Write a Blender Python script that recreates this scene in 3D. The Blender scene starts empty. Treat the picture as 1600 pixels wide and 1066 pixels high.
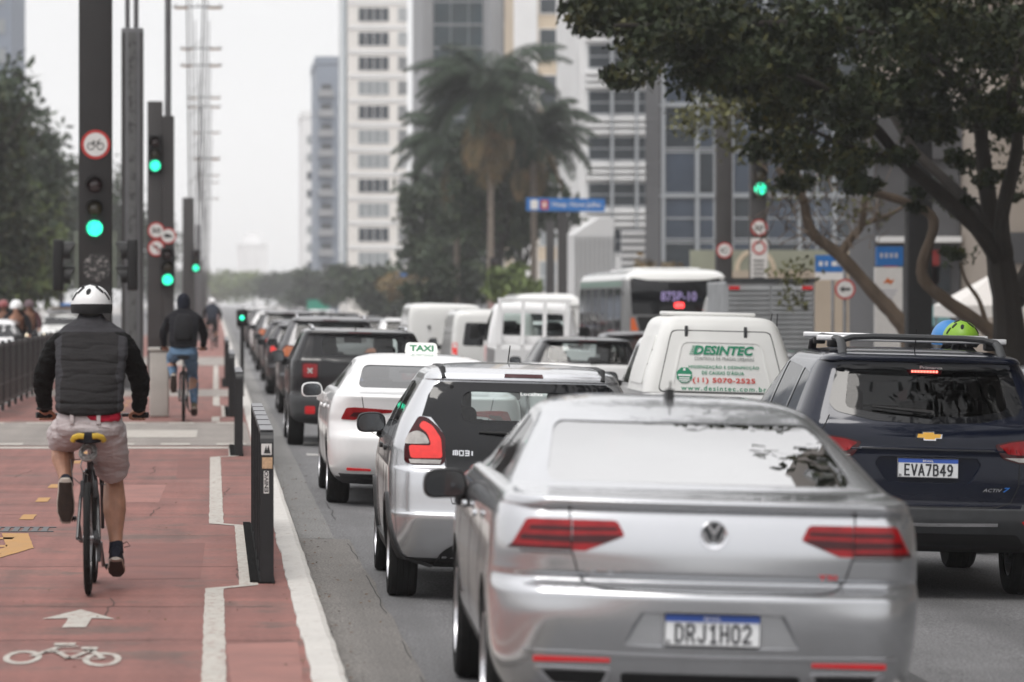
import bpy, bmesh, math, random
import numpy as np
from mathutils import Vector, Matrix, noise
R = math.radians
S = bpy.context.scene
COL = S.collection

# ------------------------------------------------------------------ camera, sky, sun, exposure
CAM_H = 1.87          # metres over the road at the kerb
FPX = 6000.0          # focal length in photo pixels (135 mm on a 36 mm frame, 1600 px wide)
VX, VY = 338.0, 470.0 # vanishing point of the avenue in photo pixels
cam = bpy.data.objects.new('camera', bpy.data.cameras.new('camera'))
COL.objects.link(cam)
cam.location = (0, 0, CAM_H)
cam.rotation_euler = (R(90), 0, 0)
cam.data.lens = 135.0
cam.data.sensor_width = 36.0
cam.data.shift_x = (800 - VX) / 1600
cam.data.shift_y = -(533 - VY) / 1600
cam.data.clip_start = 0.1
cam.data.clip_end = 6000
cam.data.dof.use_dof = True
cam.data.dof.focus_distance = 29.0
cam.data.dof.aperture_fstop = 2.9
S.camera = cam

SUN_EL, SUN_AZ = R(62), R(205)   # high, behind the camera, through thin cloud
W = bpy.data.worlds.new('World'); S.world = W; W.use_nodes = True
nt = W.node_tree; nt.nodes.clear()
sky = nt.nodes.new('ShaderNodeTexSky'); sky.sky_type = 'NISHITA'; sky.sun_disc = False
sky.sun_elevation = SUN_EL; sky.sun_rotation = SUN_AZ
sky.air_density = 1.0; sky.dust_density = 0.6; sky.ozone_density = 1.0
hs = nt.nodes.new('ShaderNodeHueSaturation'); hs.inputs['Saturation'].default_value = 0.10
bg = nt.nodes.new('ShaderNodeBackground'); bg.inputs['Strength'].default_value = 0.15
wo = nt.nodes.new('ShaderNodeOutputWorld')
nt.links.new(sky.outputs[0], hs.inputs['Color'])
# an even cloud sheet over the clear sky: about three times brighter overhead than at the horizon, faintly mottled
wc = nt.nodes.new('ShaderNodeTexCoord'); sp_ = nt.nodes.new('ShaderNodeSeparateXYZ'); nt.links.new(wc.outputs['Generated'], sp_.inputs[0])
up = nt.nodes.new('ShaderNodeMapRange'); up.inputs[3].default_value = 3.0; up.inputs[4].default_value = 10.5; nt.links.new(sp_.outputs['Z'], up.inputs[0])
cn = nt.nodes.new('ShaderNodeTexNoise'); cn.inputs['Scale'].default_value = 4.0; cn.inputs['Detail'].default_value = 5; nt.links.new(wc.outputs['Generated'], cn.inputs['Vector'])
cr = nt.nodes.new('ShaderNodeMapRange'); cr.inputs[3].default_value = .82; cr.inputs[4].default_value = 1.18; nt.links.new(cn.outputs[0], cr.inputs[0])
cm = nt.nodes.new('ShaderNodeMath'); cm.operation = 'MULTIPLY'; nt.links.new(up.outputs[0], cm.inputs[0]); nt.links.new(cr.outputs[0], cm.inputs[1])
cv = nt.nodes.new('ShaderNodeVectorMath'); cv.operation = 'SCALE'; cv.inputs[0].default_value = (1.0, .99, 1.0); nt.links.new(cm.outputs[0], cv.inputs['Scale'])
mxs = nt.nodes.new('ShaderNodeMix'); mxs.data_type = 'RGBA'; mxs.inputs['Factor'].default_value = .7
nt.links.new(hs.outputs[0], mxs.inputs['A']); nt.links.new(cv.outputs[0], mxs.inputs['B']); nt.links.new(mxs.outputs['Result'], bg.inputs['Color'])
nt.links.new(bg.outputs[0], wo.inputs['Surface'])

sl = bpy.data.lights.new('sun', 'SUN'); sl.energy = 1.0; sl.angle = R(22); sl.color = (1.0, 0.96, 0.91)
so = bpy.data.objects.new('sun', sl); COL.objects.link(so)
so.rotation_euler = (-(R(90) - SUN_EL), 0, -SUN_AZ)
so.location = (-20, -40, 120)

vs = S.view_settings
vs.view_transform = 'Standard'; vs.look = 'None'; vs.gamma = 1.0; vs.exposure = 0.54
S.cycles.max_bounces = 7; S.cycles.diffuse_bounces = 3; S.cycles.glossy_bounces = 3
S.cycles.transparent_max_bounces = 12; S.cycles.transmission_bounces = 4; S.cycles.volume_bounces = 1
S.cycles.use_denoising = True
S.cycles.caustics_reflective = False; S.cycles.caustics_refractive = False

# ------------------------------------------------------------------ materials
MATS = {}
def mat(name, color, rough=0.6, metal=0.0, var=0.0, scale=8.0, bump=0.0, bscale=60.0, coat=0.0, spec=0.5,
        emit=None, estr=0.0, dirt=None, stretch=None, ior=None, spots=None):
    """procedural principled material: base colour broken up by noise, optional bump, coat and low dirt"""
    if name in MATS: return MATS[name]
    m = bpy.data.materials.new(name); m.use_nodes = True; MATS[name] = m
    t = m.node_tree; p = t.nodes['Principled BSDF']
    c = (*color, 1) if len(color) == 3 else color
    p.inputs['Base Color'].default_value = c
    p.inputs['Roughness'].default_value = rough
    p.inputs['Metallic'].default_value = metal
    p.inputs['Specular IOR Level'].default_value = spec
    if ior: p.inputs['IOR'].default_value = ior
    if coat: p.inputs['Coat Weight'].default_value = coat; p.inputs['Coat Roughness'].default_value = 0.03
    if emit: p.inputs['Emission Color'].default_value = (*emit, 1); p.inputs['Emission Strength'].default_value = estr
    tc = t.nodes.new('ShaderNodeTexCoord'); src = tc.outputs['Object']
    if stretch:
        mp = t.nodes.new('ShaderNodeMapping'); mp.inputs['Scale'].default_value = stretch
        t.links.new(src, mp.inputs[0]); src = mp.outputs[0]
    last = None
    if var:
        n = t.nodes.new('ShaderNodeTexNoise'); n.inputs['Scale'].default_value = scale; n.inputs['Detail'].default_value = 6
        t.links.new(src, n.inputs['Vector'])
        r = t.nodes.new('ShaderNodeMapRange'); r.inputs[1].default_value = .25; r.inputs[2].default_value = .75
        r.inputs[3].default_value = 1 - var; r.inputs[4].default_value = 1 + var
        t.links.new(n.outputs[0], r.inputs[0])
        mx = t.nodes.new('ShaderNodeVectorMath'); mx.operation = 'SCALE'
        mx.inputs[0].default_value = c[:3]; t.links.new(r.outputs[0], mx.inputs['Scale'])
        last = mx.outputs[0]; t.links.new(last, p.inputs['Base Color'])
        r2 = t.nodes.new('ShaderNodeMapRange'); r2.inputs[3].default_value = max(0.02, rough - min(.12, 2 * var)); r2.inputs[4].default_value = min(1, rough + min(.12, 2 * var))
        t.links.new(n.outputs[0], r2.inputs[0]); t.links.new(r2.outputs[0], p.inputs['Roughness'])
    if spots:   # (colour, scale, threshold) irregular stains or wear with a shape of their own
        sc_, th = spots[1], spots[2]
        n = t.nodes.new('ShaderNodeTexNoise'); n.inputs['Scale'].default_value = sc_; n.inputs['Detail'].default_value = 8; n.inputs['Roughness'].default_value = .7
        t.links.new(src, n.inputs['Vector'])
        r = t.nodes.new('ShaderNodeMapRange'); r.inputs[1].default_value = th; r.inputs[2].default_value = th + .12
        t.links.new(n.outputs[0], r.inputs[0])
        mx = t.nodes.new('ShaderNodeMix'); mx.data_type = 'RGBA'
        mx.inputs['A'].default_value = c; mx.inputs['B'].default_value = (*spots[0], 1)
        if last: t.links.new(last, mx.inputs['A'])
        t.links.new(r.outputs[0], mx.inputs['Factor']); last = mx.outputs['Result']; t.links.new(last, p.inputs['Base Color'])
    if dirt:    # (colour, height): road dirt thrown up the lower panels
        sx = t.nodes.new('ShaderNodeSeparateXYZ'); t.links.new(tc.outputs['Object'], sx.inputs[0])
        n = t.nodes.new('ShaderNodeTexNoise'); n.inputs['Scale'].default_value = 5; n.inputs['Detail'].default_value = 7
        t.links.new(tc.outputs['Object'], n.inputs['Vector'])
        r = t.nodes.new('ShaderNodeMapRange'); r.inputs[1].default_value = 0.1; r.inputs[2].default_value = dirt[1]; r.inputs[3].default_value = .55; r.inputs[4].default_value = 0.02
        t.links.new(sx.outputs['Z'], r.inputs[0])
        ml = t.nodes.new('ShaderNodeMath'); ml.operation = 'MULTIPLY'; t.links.new(r.outputs[0], ml.inputs[0]); t.links.new(n.outputs[0], ml.inputs[1])
        mx = t.nodes.new('ShaderNodeMix'); mx.data_type = 'RGBA'; mx.inputs['A'].default_value = c; mx.inputs['B'].default_value = (*dirt[0], 1)
        if last: t.links.new(last, mx.inputs['A'])
        t.links.new(ml.outputs[0], mx.inputs['Factor']); t.links.new(mx.outputs['Result'], p.inputs['Base Color'])
    if bump:
        n = t.nodes.new('ShaderNodeTexNoise'); n.inputs['Scale'].default_value = bscale; n.inputs['Detail'].default_value = 4
        t.links.new(src, n.inputs['Vector'])
        b = t.nodes.new('ShaderNodeBump'); b.inputs['Strength'].default_value = bump; b.inputs['Distance'].default_value = .02
        t.links.new(n.outputs[0], b.inputs['Height']); t.links.new(b.outputs[0], p.inputs['Normal'])
    return m

def glass(name, tint, ior=1.5, rough=0.02, dust=0.0):
    """thin tinted pane: see-through by its tint, mirror by Fresnel"""
    if name in MATS: return MATS[name]
    m = bpy.data.materials.new(name); m.use_nodes = True; MATS[name] = m
    t = m.node_tree; t.nodes.clear()
    o = t.nodes.new('ShaderNodeOutputMaterial'); mx = t.nodes.new('ShaderNodeMixShader')
    tr = t.nodes.new('ShaderNodeBsdfTransparent'); tr.inputs[0].default_value = (*tint, 1)
    gl = t.nodes.new('ShaderNodeBsdfGlossy'); gl.inputs['Roughness'].default_value = rough
    f = t.nodes.new('ShaderNodeFresnel'); f.inputs['IOR'].default_value = ior
    g = t.nodes.new('ShaderNodeNewGeometry'); q = t.nodes.new('ShaderNodeMix'); q.inputs['A'].default_value = ior; q.inputs['B'].default_value = 1 / ior
    t.links.new(g.outputs['Backfacing'], q.inputs['Factor']); t.links.new(q.outputs['Result'], f.inputs['IOR'])   # a pane is the same from both sides
    trans = tr.outputs[0]
    if dust:
        tl = t.nodes.new('ShaderNodeBsdfTranslucent'); tl.inputs[0].default_value = (.7, .7, .68, 1); m2 = t.nodes.new('ShaderNodeMixShader')
        m2.inputs[0].default_value = dust; t.links.new(tr.outputs[0], m2.inputs[1]); t.links.new(tl.outputs[0], m2.inputs[2]); trans = m2.outputs[0]
    t.links.new(f.outputs[0], mx.inputs[0]); t.links.new(trans, mx.inputs[1]); t.links.new(gl.outputs[0], mx.inputs[2])
    t.links.new(mx.outputs[0], o.inputs[0])
    return m

def paint(name, color, metal=0.0, rough=.3, dirt=True):
    return mat(name, color, rough, metal, var=.015, scale=3, spec=.5 if max(color) > .2 else .25, coat=.8 if max(color) > .2 else .3, dirt=((.16, .14, .12), .75) if dirt else None)

# ------------------------------------------------------------------ objects
def link(name, me, parent=None, label=None):
    o = bpy.data.objects.new(name, me); COL.objects.link(o)
    if parent is not None: o.parent = parent
    if label: o['label'] = label
    return o
def thing(name, label, cat, loc=(0, 0, 0), rot=(0, 0, 0), group=None):
    o = link(name, None); o.location = loc; o.rotation_euler = rot
    o['label'] = label; o['category'] = cat
    if group: o['group'] = group
    return o
def tag(o, label, cat, group=None):
    o['label'] = label; o['category'] = cat
    if group: o['group'] = group
    return o
def struct(o, kind='structure'):
    o['kind'] = kind; return o
def copy_thing(root, loc=None, rot=None, label=None, group=None):
    def rec(o, par):
        c = o.copy(); COL.objects.link(c)
        if par is not None: c.parent = par
        for ch in o.children: rec(ch, c)
        return c
    r = rec(root, None)
    if loc is not None: r.location = loc
    if rot is not None: r.rotation_euler = rot
    if label: r['label'] = label
    if group: r['group'] = group
    return r

class MB:
    """collects shapes, builds one mesh object"""
    def __init__(s): s.v = []; s.f = []; s.m = []
    def add(s, vs, fs, mi=0):
        b = len(s.v); s.v += [tuple(v) for v in vs]; s.f += [tuple(i + b for i in f) for f in fs]; s.m += [mi] * len(fs); return s
    def box(s, x0, x1, y0, y1, z0, z1, mi=0, bev=0.0):
        if bev > 0:
            bm = bmesh.new(); bmesh.ops.create_cube(bm, size=1)
            bmesh.ops.scale(bm, vec=(x1 - x0, y1 - y0, z1 - z0), verts=bm.verts)
            bmesh.ops.translate(bm, vec=((x0 + x1) / 2, (y0 + y1) / 2, (z0 + z1) / 2), verts=bm.verts)
            bmesh.ops.bevel(bm, geom=bm.edges[:], offset=bev, segments=3, affect='EDGES', profile=.5)
            bm.verts.ensure_lookup_table()
            s.add([v.co[:] for v in bm.verts], [[v.index for v in f.verts] for f in bm.faces], mi); bm.free(); return s
        return s.add([(x0, y0, z0), (x1, y0, z0), (x1, y1, z0), (x0, y1, z0), (x0, y0, z1), (x1, y0, z1), (x1, y1, z1), (x0, y1, z1)],
                     [(3, 2, 1, 0), (4, 5, 6, 7), (0, 1, 5, 4), (1, 2, 6, 5), (2, 3, 7, 6), (3, 0, 4, 7)], mi)
    def obox(s, c, ex, ey, ez, mi=0):
        c, ex, ey, ez = map(Vector, (c, ex, ey, ez))
        P = [c + a * ex + b * ey + d * ez for d in (-1, 1) for a, b in ((-1, -1), (1, -1), (1, 1), (-1, 1))]
        return s.add(P, [(3, 2, 1, 0), (4, 5, 6, 7), (0, 1, 5, 4), (1, 2, 6, 5), (2, 3, 7, 6), (3, 0, 4, 7)], mi)
    def tube(s, pts, rad, n=8, mi=0, cap=True, closed=False):
        pts = [Vector(p) for p in pts]; k = len(pts)
        rad = [rad] * k if not hasattr(rad, '__len__') else rad
        vs = []; prev = None
        for i, p in enumerate(pts):
            a = pts[(i - 1) % k] if (closed or i > 0) else p; b = pts[(i + 1) % k] if (closed or i < k - 1) else p
            d = (b - a); d = d.normalized() if d.length > 1e-9 else Vector((0, 0, 1))
            if prev is None:
                u = d.cross(Vector((0, 0, 1)) if abs(d.z) < .9 else Vector((1, 0, 0))).normalized()
            else:
                u = (prev - d * prev.dot(d)); u = u.normalized() if u.length > 1e-9 else d.orthogonal().normalized()
            prev = u; w = d.cross(u)
            rr = rad[i]; ra, rb = rr if hasattr(rr, '__len__') else (rr, rr)
            for j in range(n):
                t = 2 * math.pi * j / n; vs.append(p + u * math.cos(t) * ra + w * math.sin(t) * rb)
        fs = []
        for i in range(k if closed else k - 1):
            i2 = (i + 1) % k
            for j in range(n):
                j2 = (j + 1) % n; fs.append((i * n + j, i * n + j2, i2 * n + j2, i2 * n + j))
        if cap and not closed: fs.append(tuple(range(n))[::-1]); fs.append(tuple((k - 1) * n + j for j in range(n)))
        return s.add(vs, fs, mi)
    def lathe(s, prof, axis='z', n=24, c=(0, 0, 0), mi=0, close=False):
        """prof: (radius, height) pairs revolved about an axis through c"""
        vs = []; k = len(prof)
        for r, h in prof:
            for j in range(n):
                t = 2 * math.pi * j / n; a, b = r * math.cos(t), r * math.sin(t)
                q = {'z': (a, b, h), 'x': (h, a, b), 'y': (a, h, b)}[axis]
                vs.append((q[0] + c[0], q[1] + c[1], q[2] + c[2]))
        fs = []
        for i in range(k if close else k - 1):
            i2 = (i + 1) % k
            for j in range(n):
                j2 = (j + 1) % n; fs.append((i * n + j, i * n + j2, i2 * n + j2, i2 * n + j))
        if not close:
            if prof[0][0] > 1e-6: fs.append(tuple(range(n))[::-1])
            if prof[-1][0] > 1e-6: fs.append(tuple((k - 1) * n + j for j in range(n)))
        return s.add(vs, fs, mi)
    def prism(s, poly, a0, a1, axis='y', mi=0):
        """2-D polygon extruded along an axis; poly is (x,z) for y, (y,z) for x, (x,y) for z"""
        n = len(poly)
        def q(p, a): return {'y': (p[0], a, p[1]), 'x': (a, p[0], p[1]), 'z': (p[0], p[1], a)}[axis]
        vs = [q(p, a0) for p in poly] + [q(p, a1) for p in poly]
        fs = [tuple(range(n)), tuple(range(2 * n - 1, n - 1, -1))] + [(i, i + n, (i + 1) % n + n, (i + 1) % n) for i in range(n)]
        return s.add(vs, fs, mi)
    def ball(s, c, r, n=12, m=8, mi=0):
        r = (r, r, r) if not hasattr(r, '__len__') else r
        vs = [(c[0], c[1], c[2] - r[2])]
        for i in range(1, m):
            ph = -math.pi / 2 + math.pi * i / m
            for j in range(n):
                t = 2 * math.pi * j / n
                vs.append((c[0] + r[0] * math.cos(ph) * math.cos(t), c[1] + r[1] * math.cos(ph) * math.sin(t), c[2] + r[2] * math.sin(ph)))
        vs.append((c[0], c[1], c[2] + r[2])); fs = []
        for j in range(n): fs.append((0, 1 + (j + 1) % n, 1 + j))
        for i in range(m - 2):
            for j in range(n):
                a = 1 + i * n + j; b = 1 + i * n + (j + 1) % n; fs.append((a, b, b + n, a + n))
        l = len(vs) - 1; o = 1 + (m - 2) * n
        for j in range(n): fs.append((l, o + j, o + (j + 1) % n))
        return s.add(vs, fs, mi)
    def mesh(s, mats, smooth=False, angle=35, fix=True):
        me = bpy.data.meshes.new('mesh'); me.from_pydata(s.v, [], s.f)
        for m in (mats if isinstance(mats, (list, tuple)) else [mats]): me.materials.append(m)
        me.polygons.foreach_set('material_index', s.m)
        if fix:
            bm = bmesh.new(); bm.from_mesh(me); bmesh.ops.recalc_face_normals(bm, faces=bm.faces); bm.to_mesh(me); bm.free()
        finish(me, smooth, angle)
        return me
    def build(s, name, mats, parent=None, smooth=False, angle=35, fix=True, label=None):
        return link(name, s.mesh(mats, smooth, angle, fix), parent, label)

def finish(me, smooth=True, angle=35):
    if smooth:
        me.polygons.foreach_set('use_smooth', [True] * len(me.polygons))
        try: me.set_sharp_from_angle(angle=R(angle))
        except Exception: pass
    me.update()

def evaluated(o):
    dg = bpy.context.evaluated_depsgraph_get()
    return bpy.data.meshes.new_from_object(o.evaluated_get(dg))

def cut(me, cutters):
    """boolean differences, one after another, on a temporary object"""
    o = link('work', me); tmp = []
    for c in cutters:
        q = link('work', c); tmp.append(q)
        md = o.modifiers.new('b', 'BOOLEAN'); md.operation = 'DIFFERENCE'; md.solver = 'EXACT'; md.object = q
    out = evaluated(o)
    for q in tmp + [o]: bpy.data.objects.remove(q)
    return out

def remeshed(me, voxel, smooth_it=4, fac=.5):
    o = link('work', me)
    md = o.modifiers.new('r', 'REMESH'); md.mode = 'VOXEL'; md.voxel_size = voxel
    if smooth_it:
        sm = o.modifiers.new('s', 'SMOOTH'); sm.iterations = smooth_it; sm.factor = fac
    out = evaluated(o); bpy.data.objects.remove(o)
    return out

def pchip(x, y, xx):
    h = np.diff(x); d = np.diff(y) / h; n = len(x); m = np.zeros(n)
    for i in range(1, n - 1):
        if d[i - 1] * d[i] > 0:
            w1 = 2 * h[i] + h[i - 1]; w2 = h[i] + 2 * h[i - 1]; m[i] = (w1 + w2) / (w1 / d[i - 1] + w2 / d[i])
    m[0], m[-1] = d[0], d[-1]
    k = np.clip(np.searchsorted(x, xx) - 1, 0, n - 2); t = (xx - x[k]) / h[k]
    return (2*t**3 - 3*t**2 + 1) * y[k] + (t**3 - 2*t**2 + t) * h[k] * m[k] + (-2*t**3 + 3*t**2) * y[k+1] + (t**3 - t**2) * h[k] * m[k+1]

def rnd_poly(pts, r, n=4):
    """polygon with rounded corners; r one number or one per corner"""
    out = []; k = len(pts); rs = r if hasattr(r, '__len__') else [r] * k
    for i in range(k):
        p = Vector(pts[i]); a = Vector(pts[i - 1]); b = Vector(pts[(i + 1) % k]); q = rs[i]
        if q <= 0: out.append(tuple(p)); continue
        q1 = min(q, (a - p).length * .48); q2 = min(q, (b - p).length * .48)
        s0 = p + (a - p).normalized() * q1; s1 = p + (b - p).normalized() * q2
        for j in range(n + 1):
            t = j / n; out.append(tuple((1 - t)**2 * s0 + 2 * t * (1 - t) * p + t * t * s1))
    return out

TXT = {}
def text2d(s, bold=0.0, shear=0.0, spacing=1.0):
    """text as flat vertices and faces, width and height normalised later"""
    k = (s, bold, shear, spacing)
    if k in TXT: return TXT[k]
    c = bpy.data.curves.new('text', 'FONT'); c.body = s; c.size = 1; c.offset = bold; c.shear = shear; c.space_character = spacing
    c.resolution_u = 3
    o = link('work', c); me = evaluated(o); bpy.data.objects.remove(o)
    v = np.array([q.co[:2] for q in me.vertices]); f = [tuple(p.vertices) for p in me.polygons]
    TXT[k] = (v, f); return TXT[k]
def fit_text(s, x0, x1, z0, z1, **kw):
    """vertices of text filling a box"""
    v, f = text2d(s, **kw); lo, hi = v.min(0), v.max(0)
    u = (v - lo) / (hi - lo); return np.stack([x0 + u[:, 0] * (x1 - x0), z0 + u[:, 1] * (z1 - z0)], 1), f
def wall_text(name, s, x0, x1, z0, z1, y, m, parent, label=None, **kw):
    v, f = fit_text(s, x0, x1, z0, z1, **kw)
    b = MB(); b.add([(p[0], y, p[1]) for p in v], f); return b.build(name, m, parent, fix=False, label=label)

SLOPE = 0.025
def ground(x):
    """the carriageway falls away from the median kerb"""
    return -SLOPE * (min(max(x, .7), 7.0) - .7)
def px(x, y, d):
    return ((x - VX) * d / FPX, d, CAM_H - (y - VY) * d / FPX)
# ------------------------------------------------------------------ vehicle bodies
PW = 2.4
class Shape:
    """body as stacked plan outlines: rows z, rear y, front y, half width, corner width, corner depth, bow"""
    def __init__(s, rows, cf=.34, Df=.55, bowf=.14, sub=5):
        a = np.array(rows, float); n = len(a); t = np.arange(n); tt = np.linspace(0, n - 1, (n - 1) * sub + 1)
        s.T = np.stack([np.interp(tt, t, a[:, 0])] + [pchip(t, a[:, k], tt) for k in range(1, 7)], 1)
        s.T[:, 0] = pchip(t, a[:, 0], tt); s.cf, s.Df, s.bowf = cf, Df, bowf
        s.L = a[:, 2].max(); s.H = a[:, 0].max()
    def row(s, z):
        return np.array([z] + [np.interp(z, s.T[:, 0], s.T[:, k]) for k in range(1, 7)])
    def _p(s, r):
        z, yr, yf, w, cr, Dr, bow = r; ln = max(yf - yr, .02)
        Dr = min(Dr, .45 * ln); cr = min(cr, .9 * w); bow = min(bow, .05 * ln); bf = min(s.bowf, .1 * ln)
        return z, yr, yf, w, cr, Dr, bow, min(s.cf, .8 * w), min(s.Df, .4 * ln), bf
    def rear(s, x, z):
        z, yr, yf, w, cr, Dr, bow, cf, Df, bf = s._p(s.row(z)); ax = abs(x); k = w - cr
        if ax <= k: return yr + bow * (ax / max(k, 1e-3))**2
        v = min((ax - k) / cr, 1); return yr + bow + Dr * (1 - (1 - v**PW)**(1 / PW))
    def front(s, x, z):
        z, yr, yf, w, cr, Dr, bow, cf, Df, bf = s._p(s.row(z)); ax = abs(x); k = w - cf
        if ax <= k: return yf - bf * (ax / max(k, 1e-3))**2
        v = min((ax - k) / cf, 1); return yf - bf - Df * (1 - (1 - v**PW)**(1 / PW))
    def side(s, y, z):
        z, yr, yf, w, cr, Dr, bow, cf, Df, bf = s._p(s.row(z))
        y0 = yr + bow; y1 = yf - bf
        if y < y0 + Dr: u = min(max((y0 + Dr - y) / Dr, 0), 1); return w - cr + cr * (1 - u**PW)**(1 / PW)
        if y > y1 - Df: u = min(max((y - y1 + Df) / Df, 0), 1); return w - cf + cf * (1 - u**PW)**(1 / PW)
        return w
    def loop(s, r, inset=0.0):
        z, yr, yf, w, cr, Dr, bow, cf, Df, bf = s._p(r); h = []
        k = w - cr; nr, nc, ns = 8, 9, 16
        for i in range(nr): x = k * i / nr; h.append((x, yr + bow * (x / max(k, 1e-3))**2))
        for i in range(nc):
            a = math.pi / 2 * i / nc; h.append((k + cr * math.sin(a)**(2 / PW), yr + bow + Dr * (1 - math.cos(a)**(2 / PW))))
        ya, yb = yr + bow + Dr, yf - bf - Df
        for i in range(ns): h.append((w, ya + (yb - ya) * i / ns))
        kf = w - cf
        for i in range(nc):
            a = math.pi / 2 * (1 - i / nc); h.append((kf + cf * math.sin(a)**(2 / PW), yf - bf - Df * (1 - math.cos(a)**(2 / PW))))
        for i in range(nr + 1): x = kf * (1 - i / nr); h.append((x, yf - bf * (x / max(kf, 1e-3))**2))
        pts = h + [(-x, y) for x, y in h[-2:0:-1]]
        if inset:
            cy = (yr + yf) / 2; fx = max(.1, 1 - inset / w); fy = max(.1, 1 - 2 * inset / max(yf - yr, .1))
            pts = [(x * fx, cy + (y - cy) * fy) for x, y in pts]
        return [(x, y, z) for x, y in pts]
    def shell(s, z0=None, z1=None, inset=0.0, step=1):
        T = s.T
        if z0 is not None:
            mid = T[(T[:, 0] > z0 + .01) & (T[:, 0] < z1 - .01)][::step]; T = np.vstack([s.row(z0), mid, s.row(z1)])
        b = MB(); vs = []; n = 0
        for r in T: l = s.loop(r, inset); n = len(l); vs += l
        fs = [(i * n + j, i * n + (j + 1) % n, (i + 1) * n + (j + 1) % n, (i + 1) * n + j) for i in range(len(T) - 1) for j in range(n)]
        fs += [tuple(range(n))[::-1], tuple((len(T) - 1) * n + j for j in range(n))]
        return b.add(vs, fs)
    # lay flat outlines on the skin
    def P(s, kind, a, b, off, sg=1):
        e = .006
        if kind == 'rear':
            y = s.rear(a, b); gx = (s.rear(a + e, b) - s.rear(a - e, b)) / (2 * e); gz = (s.rear(a, b + e) - s.rear(a, b - e)) / (2 * e)
            n = Vector((max(min(gx, 4), -4), -1, max(min(gz, 4), -4))).normalized(); return Vector((a, y, b)) + n * off
        if kind == 'front':
            y = s.front(a, b); gx = (s.front(a + e, b) - s.front(a - e, b)) / (2 * e); gz = (s.front(a, b + e) - s.front(a, b - e)) / (2 * e)
            n = Vector((-max(min(gx, 4), -4), 1, -max(min(gz, 4), -4))).normalized(); return Vector((a, y, b)) + n * off
        x = s.side(a, b); gy = (s.side(a + e, b) - s.side(a - e, b)) / (2 * e); gz = (s.side(a, b + e) - s.side(a, b - e)) / (2 * e)
        n = Vector((1, -max(min(gy, 4), -4), -max(min(gz, 4), -4))).normalized(); p = Vector((x, a, b)) + n * off
        return Vector((sg * p.x, p.y, p.z))

def flat_fill(poly, holes=(), step=.05):
    bm = bmesh.new(); E = []
    for lp in [poly] + list(holes):
        vs = [bm.verts.new((p[0], p[1], 0)) for p in lp]
        E += [bm.edges.new((vs[i], vs[(i + 1) % len(vs)])) for i in range(len(vs))]
    bmesh.ops.triangle_fill(bm, use_beauty=True, use_dissolve=False, edges=E)
    A = np.array(poly); lo, hi = A.min(0), A.max(0)
    for ax in (0, 1):
        c = lo[ax] + step
        while c < hi[ax] - .2 * step:
            co = [0, 0, 0]; no = [0, 0, 0]; co[ax] = c; no[ax] = 1
            bmesh.ops.bisect_plane(bm, geom=bm.verts[:] + bm.edges[:] + bm.faces[:], plane_co=co, plane_no=no, dist=1e-5); c += step
    bmesh.ops.remove_doubles(bm, verts=bm.verts, dist=1e-5)
    bmesh.ops.recalc_face_normals(bm, faces=bm.faces)
    bm.verts.index_update()
    v = np.array([q.co[:2] for q in bm.verts]); f = [[q.index for q in g.verts] for g in bm.faces]
    be = [(e.verts[0].index, e.verts[1].index) for e in bm.edges if len(e.link_faces) == 1]
    bm.free(); return v, f, be

def lay(b, sh, kind, poly, holes=(), off=.004, thick=.006, step=.05, sg=1, mi=0, vf=None):
    """one outline laid on the body skin with a little thickness"""
    v, f, be = vf if vf else flat_fill(poly, holes, step)
    top = [sh.P(kind, p[0], p[1], off, sg) for p in v]; n = len(top)
    if thick <= 0: b.add(top, f, mi); return
    bot = [sh.P(kind, p[0], p[1], off - thick, sg) for p in v]
    b.add(top + bot, f + [tuple(i + n for i in g[::-1]) for g in f] + [(i, j, j + n, i + n) for i, j in be], mi)

def lay_text(sh, kind, s, x0, x1, z0, z1, off, m, name, parent, label=None, **kw):
    v, f = fit_text(s, x0, x1, z0, z1, **kw); b = MB()
    b.add([sh.P(kind, p[0], p[1], off) for p in v], f); return b.build(name, m, parent, fix=False, label=label)

def mirror(poly): return [(-x, z) for x, z in poly[::-1]]
def scaled(poly, d):
    A = np.array(poly); c = (A.min(0) + A.max(0)) / 2; h = (A.max(0) - A.min(0)) / 2
    return [tuple(c + (p - c) * (1 + d / h)) for p in A]
def strip(pts, w):
    """a polyline widened into an outline"""
    P = [Vector(p) for p in pts]; a, b = [], []
    for i, p in enumerate(P):
        d = (P[min(i + 1, len(P) - 1)] - P[max(i - 1, 0)]).normalized(); n = Vector((-d.y, d.x)) * w / 2
        a.append(tuple(p + n)); b.append(tuple(p - n))
    return a + b[::-1]

M_TYRE = mat('tyre', (.013, .013, .013), .9, spec=.2, var=.3, scale=20, bump=.3, bscale=90, dirt=None)
M_RIM = mat('rim_alloy', (.55, .55, .57), .3, 1.0, var=.1)
M_BLACKPL = mat('black_plastic', (.012, .012, .0125), .5, var=.2, scale=12, bump=.1, bscale=300, spec=.3)
M_GREYPL = mat('grey_plastic', (.05, .052, .055), .55, spec=.3, var=.15, scale=12, bump=.1, bscale=300)
M_DARKIN = mat('dark_interior', (.03, .03, .032), .8, var=.2)
M_SEAT = mat('seat_fabric', (.05, .05, .055), .9, var=.25, scale=30)
M_GAP = mat('panel_gap', (.012, .012, .013), .8)
M_CHROME = mat('chrome', (.75, .75, .77), .12, 1.0, var=.05)
M_RED = mat('tail_lens', (.26, .005, .008), .2, coat=.15, spec=.3, var=.25, scale=14)
M_REDDK = mat('tail_lens_dark', (.045, .003, .005), .2, coat=.15, spec=.3, var=.2, scale=14)
M_REDLIT = mat('tail_lens_lit', (.36, .012, .012), .2, coat=.3, emit=(1, .03, .02), estr=.36, var=.3, scale=22)
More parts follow.
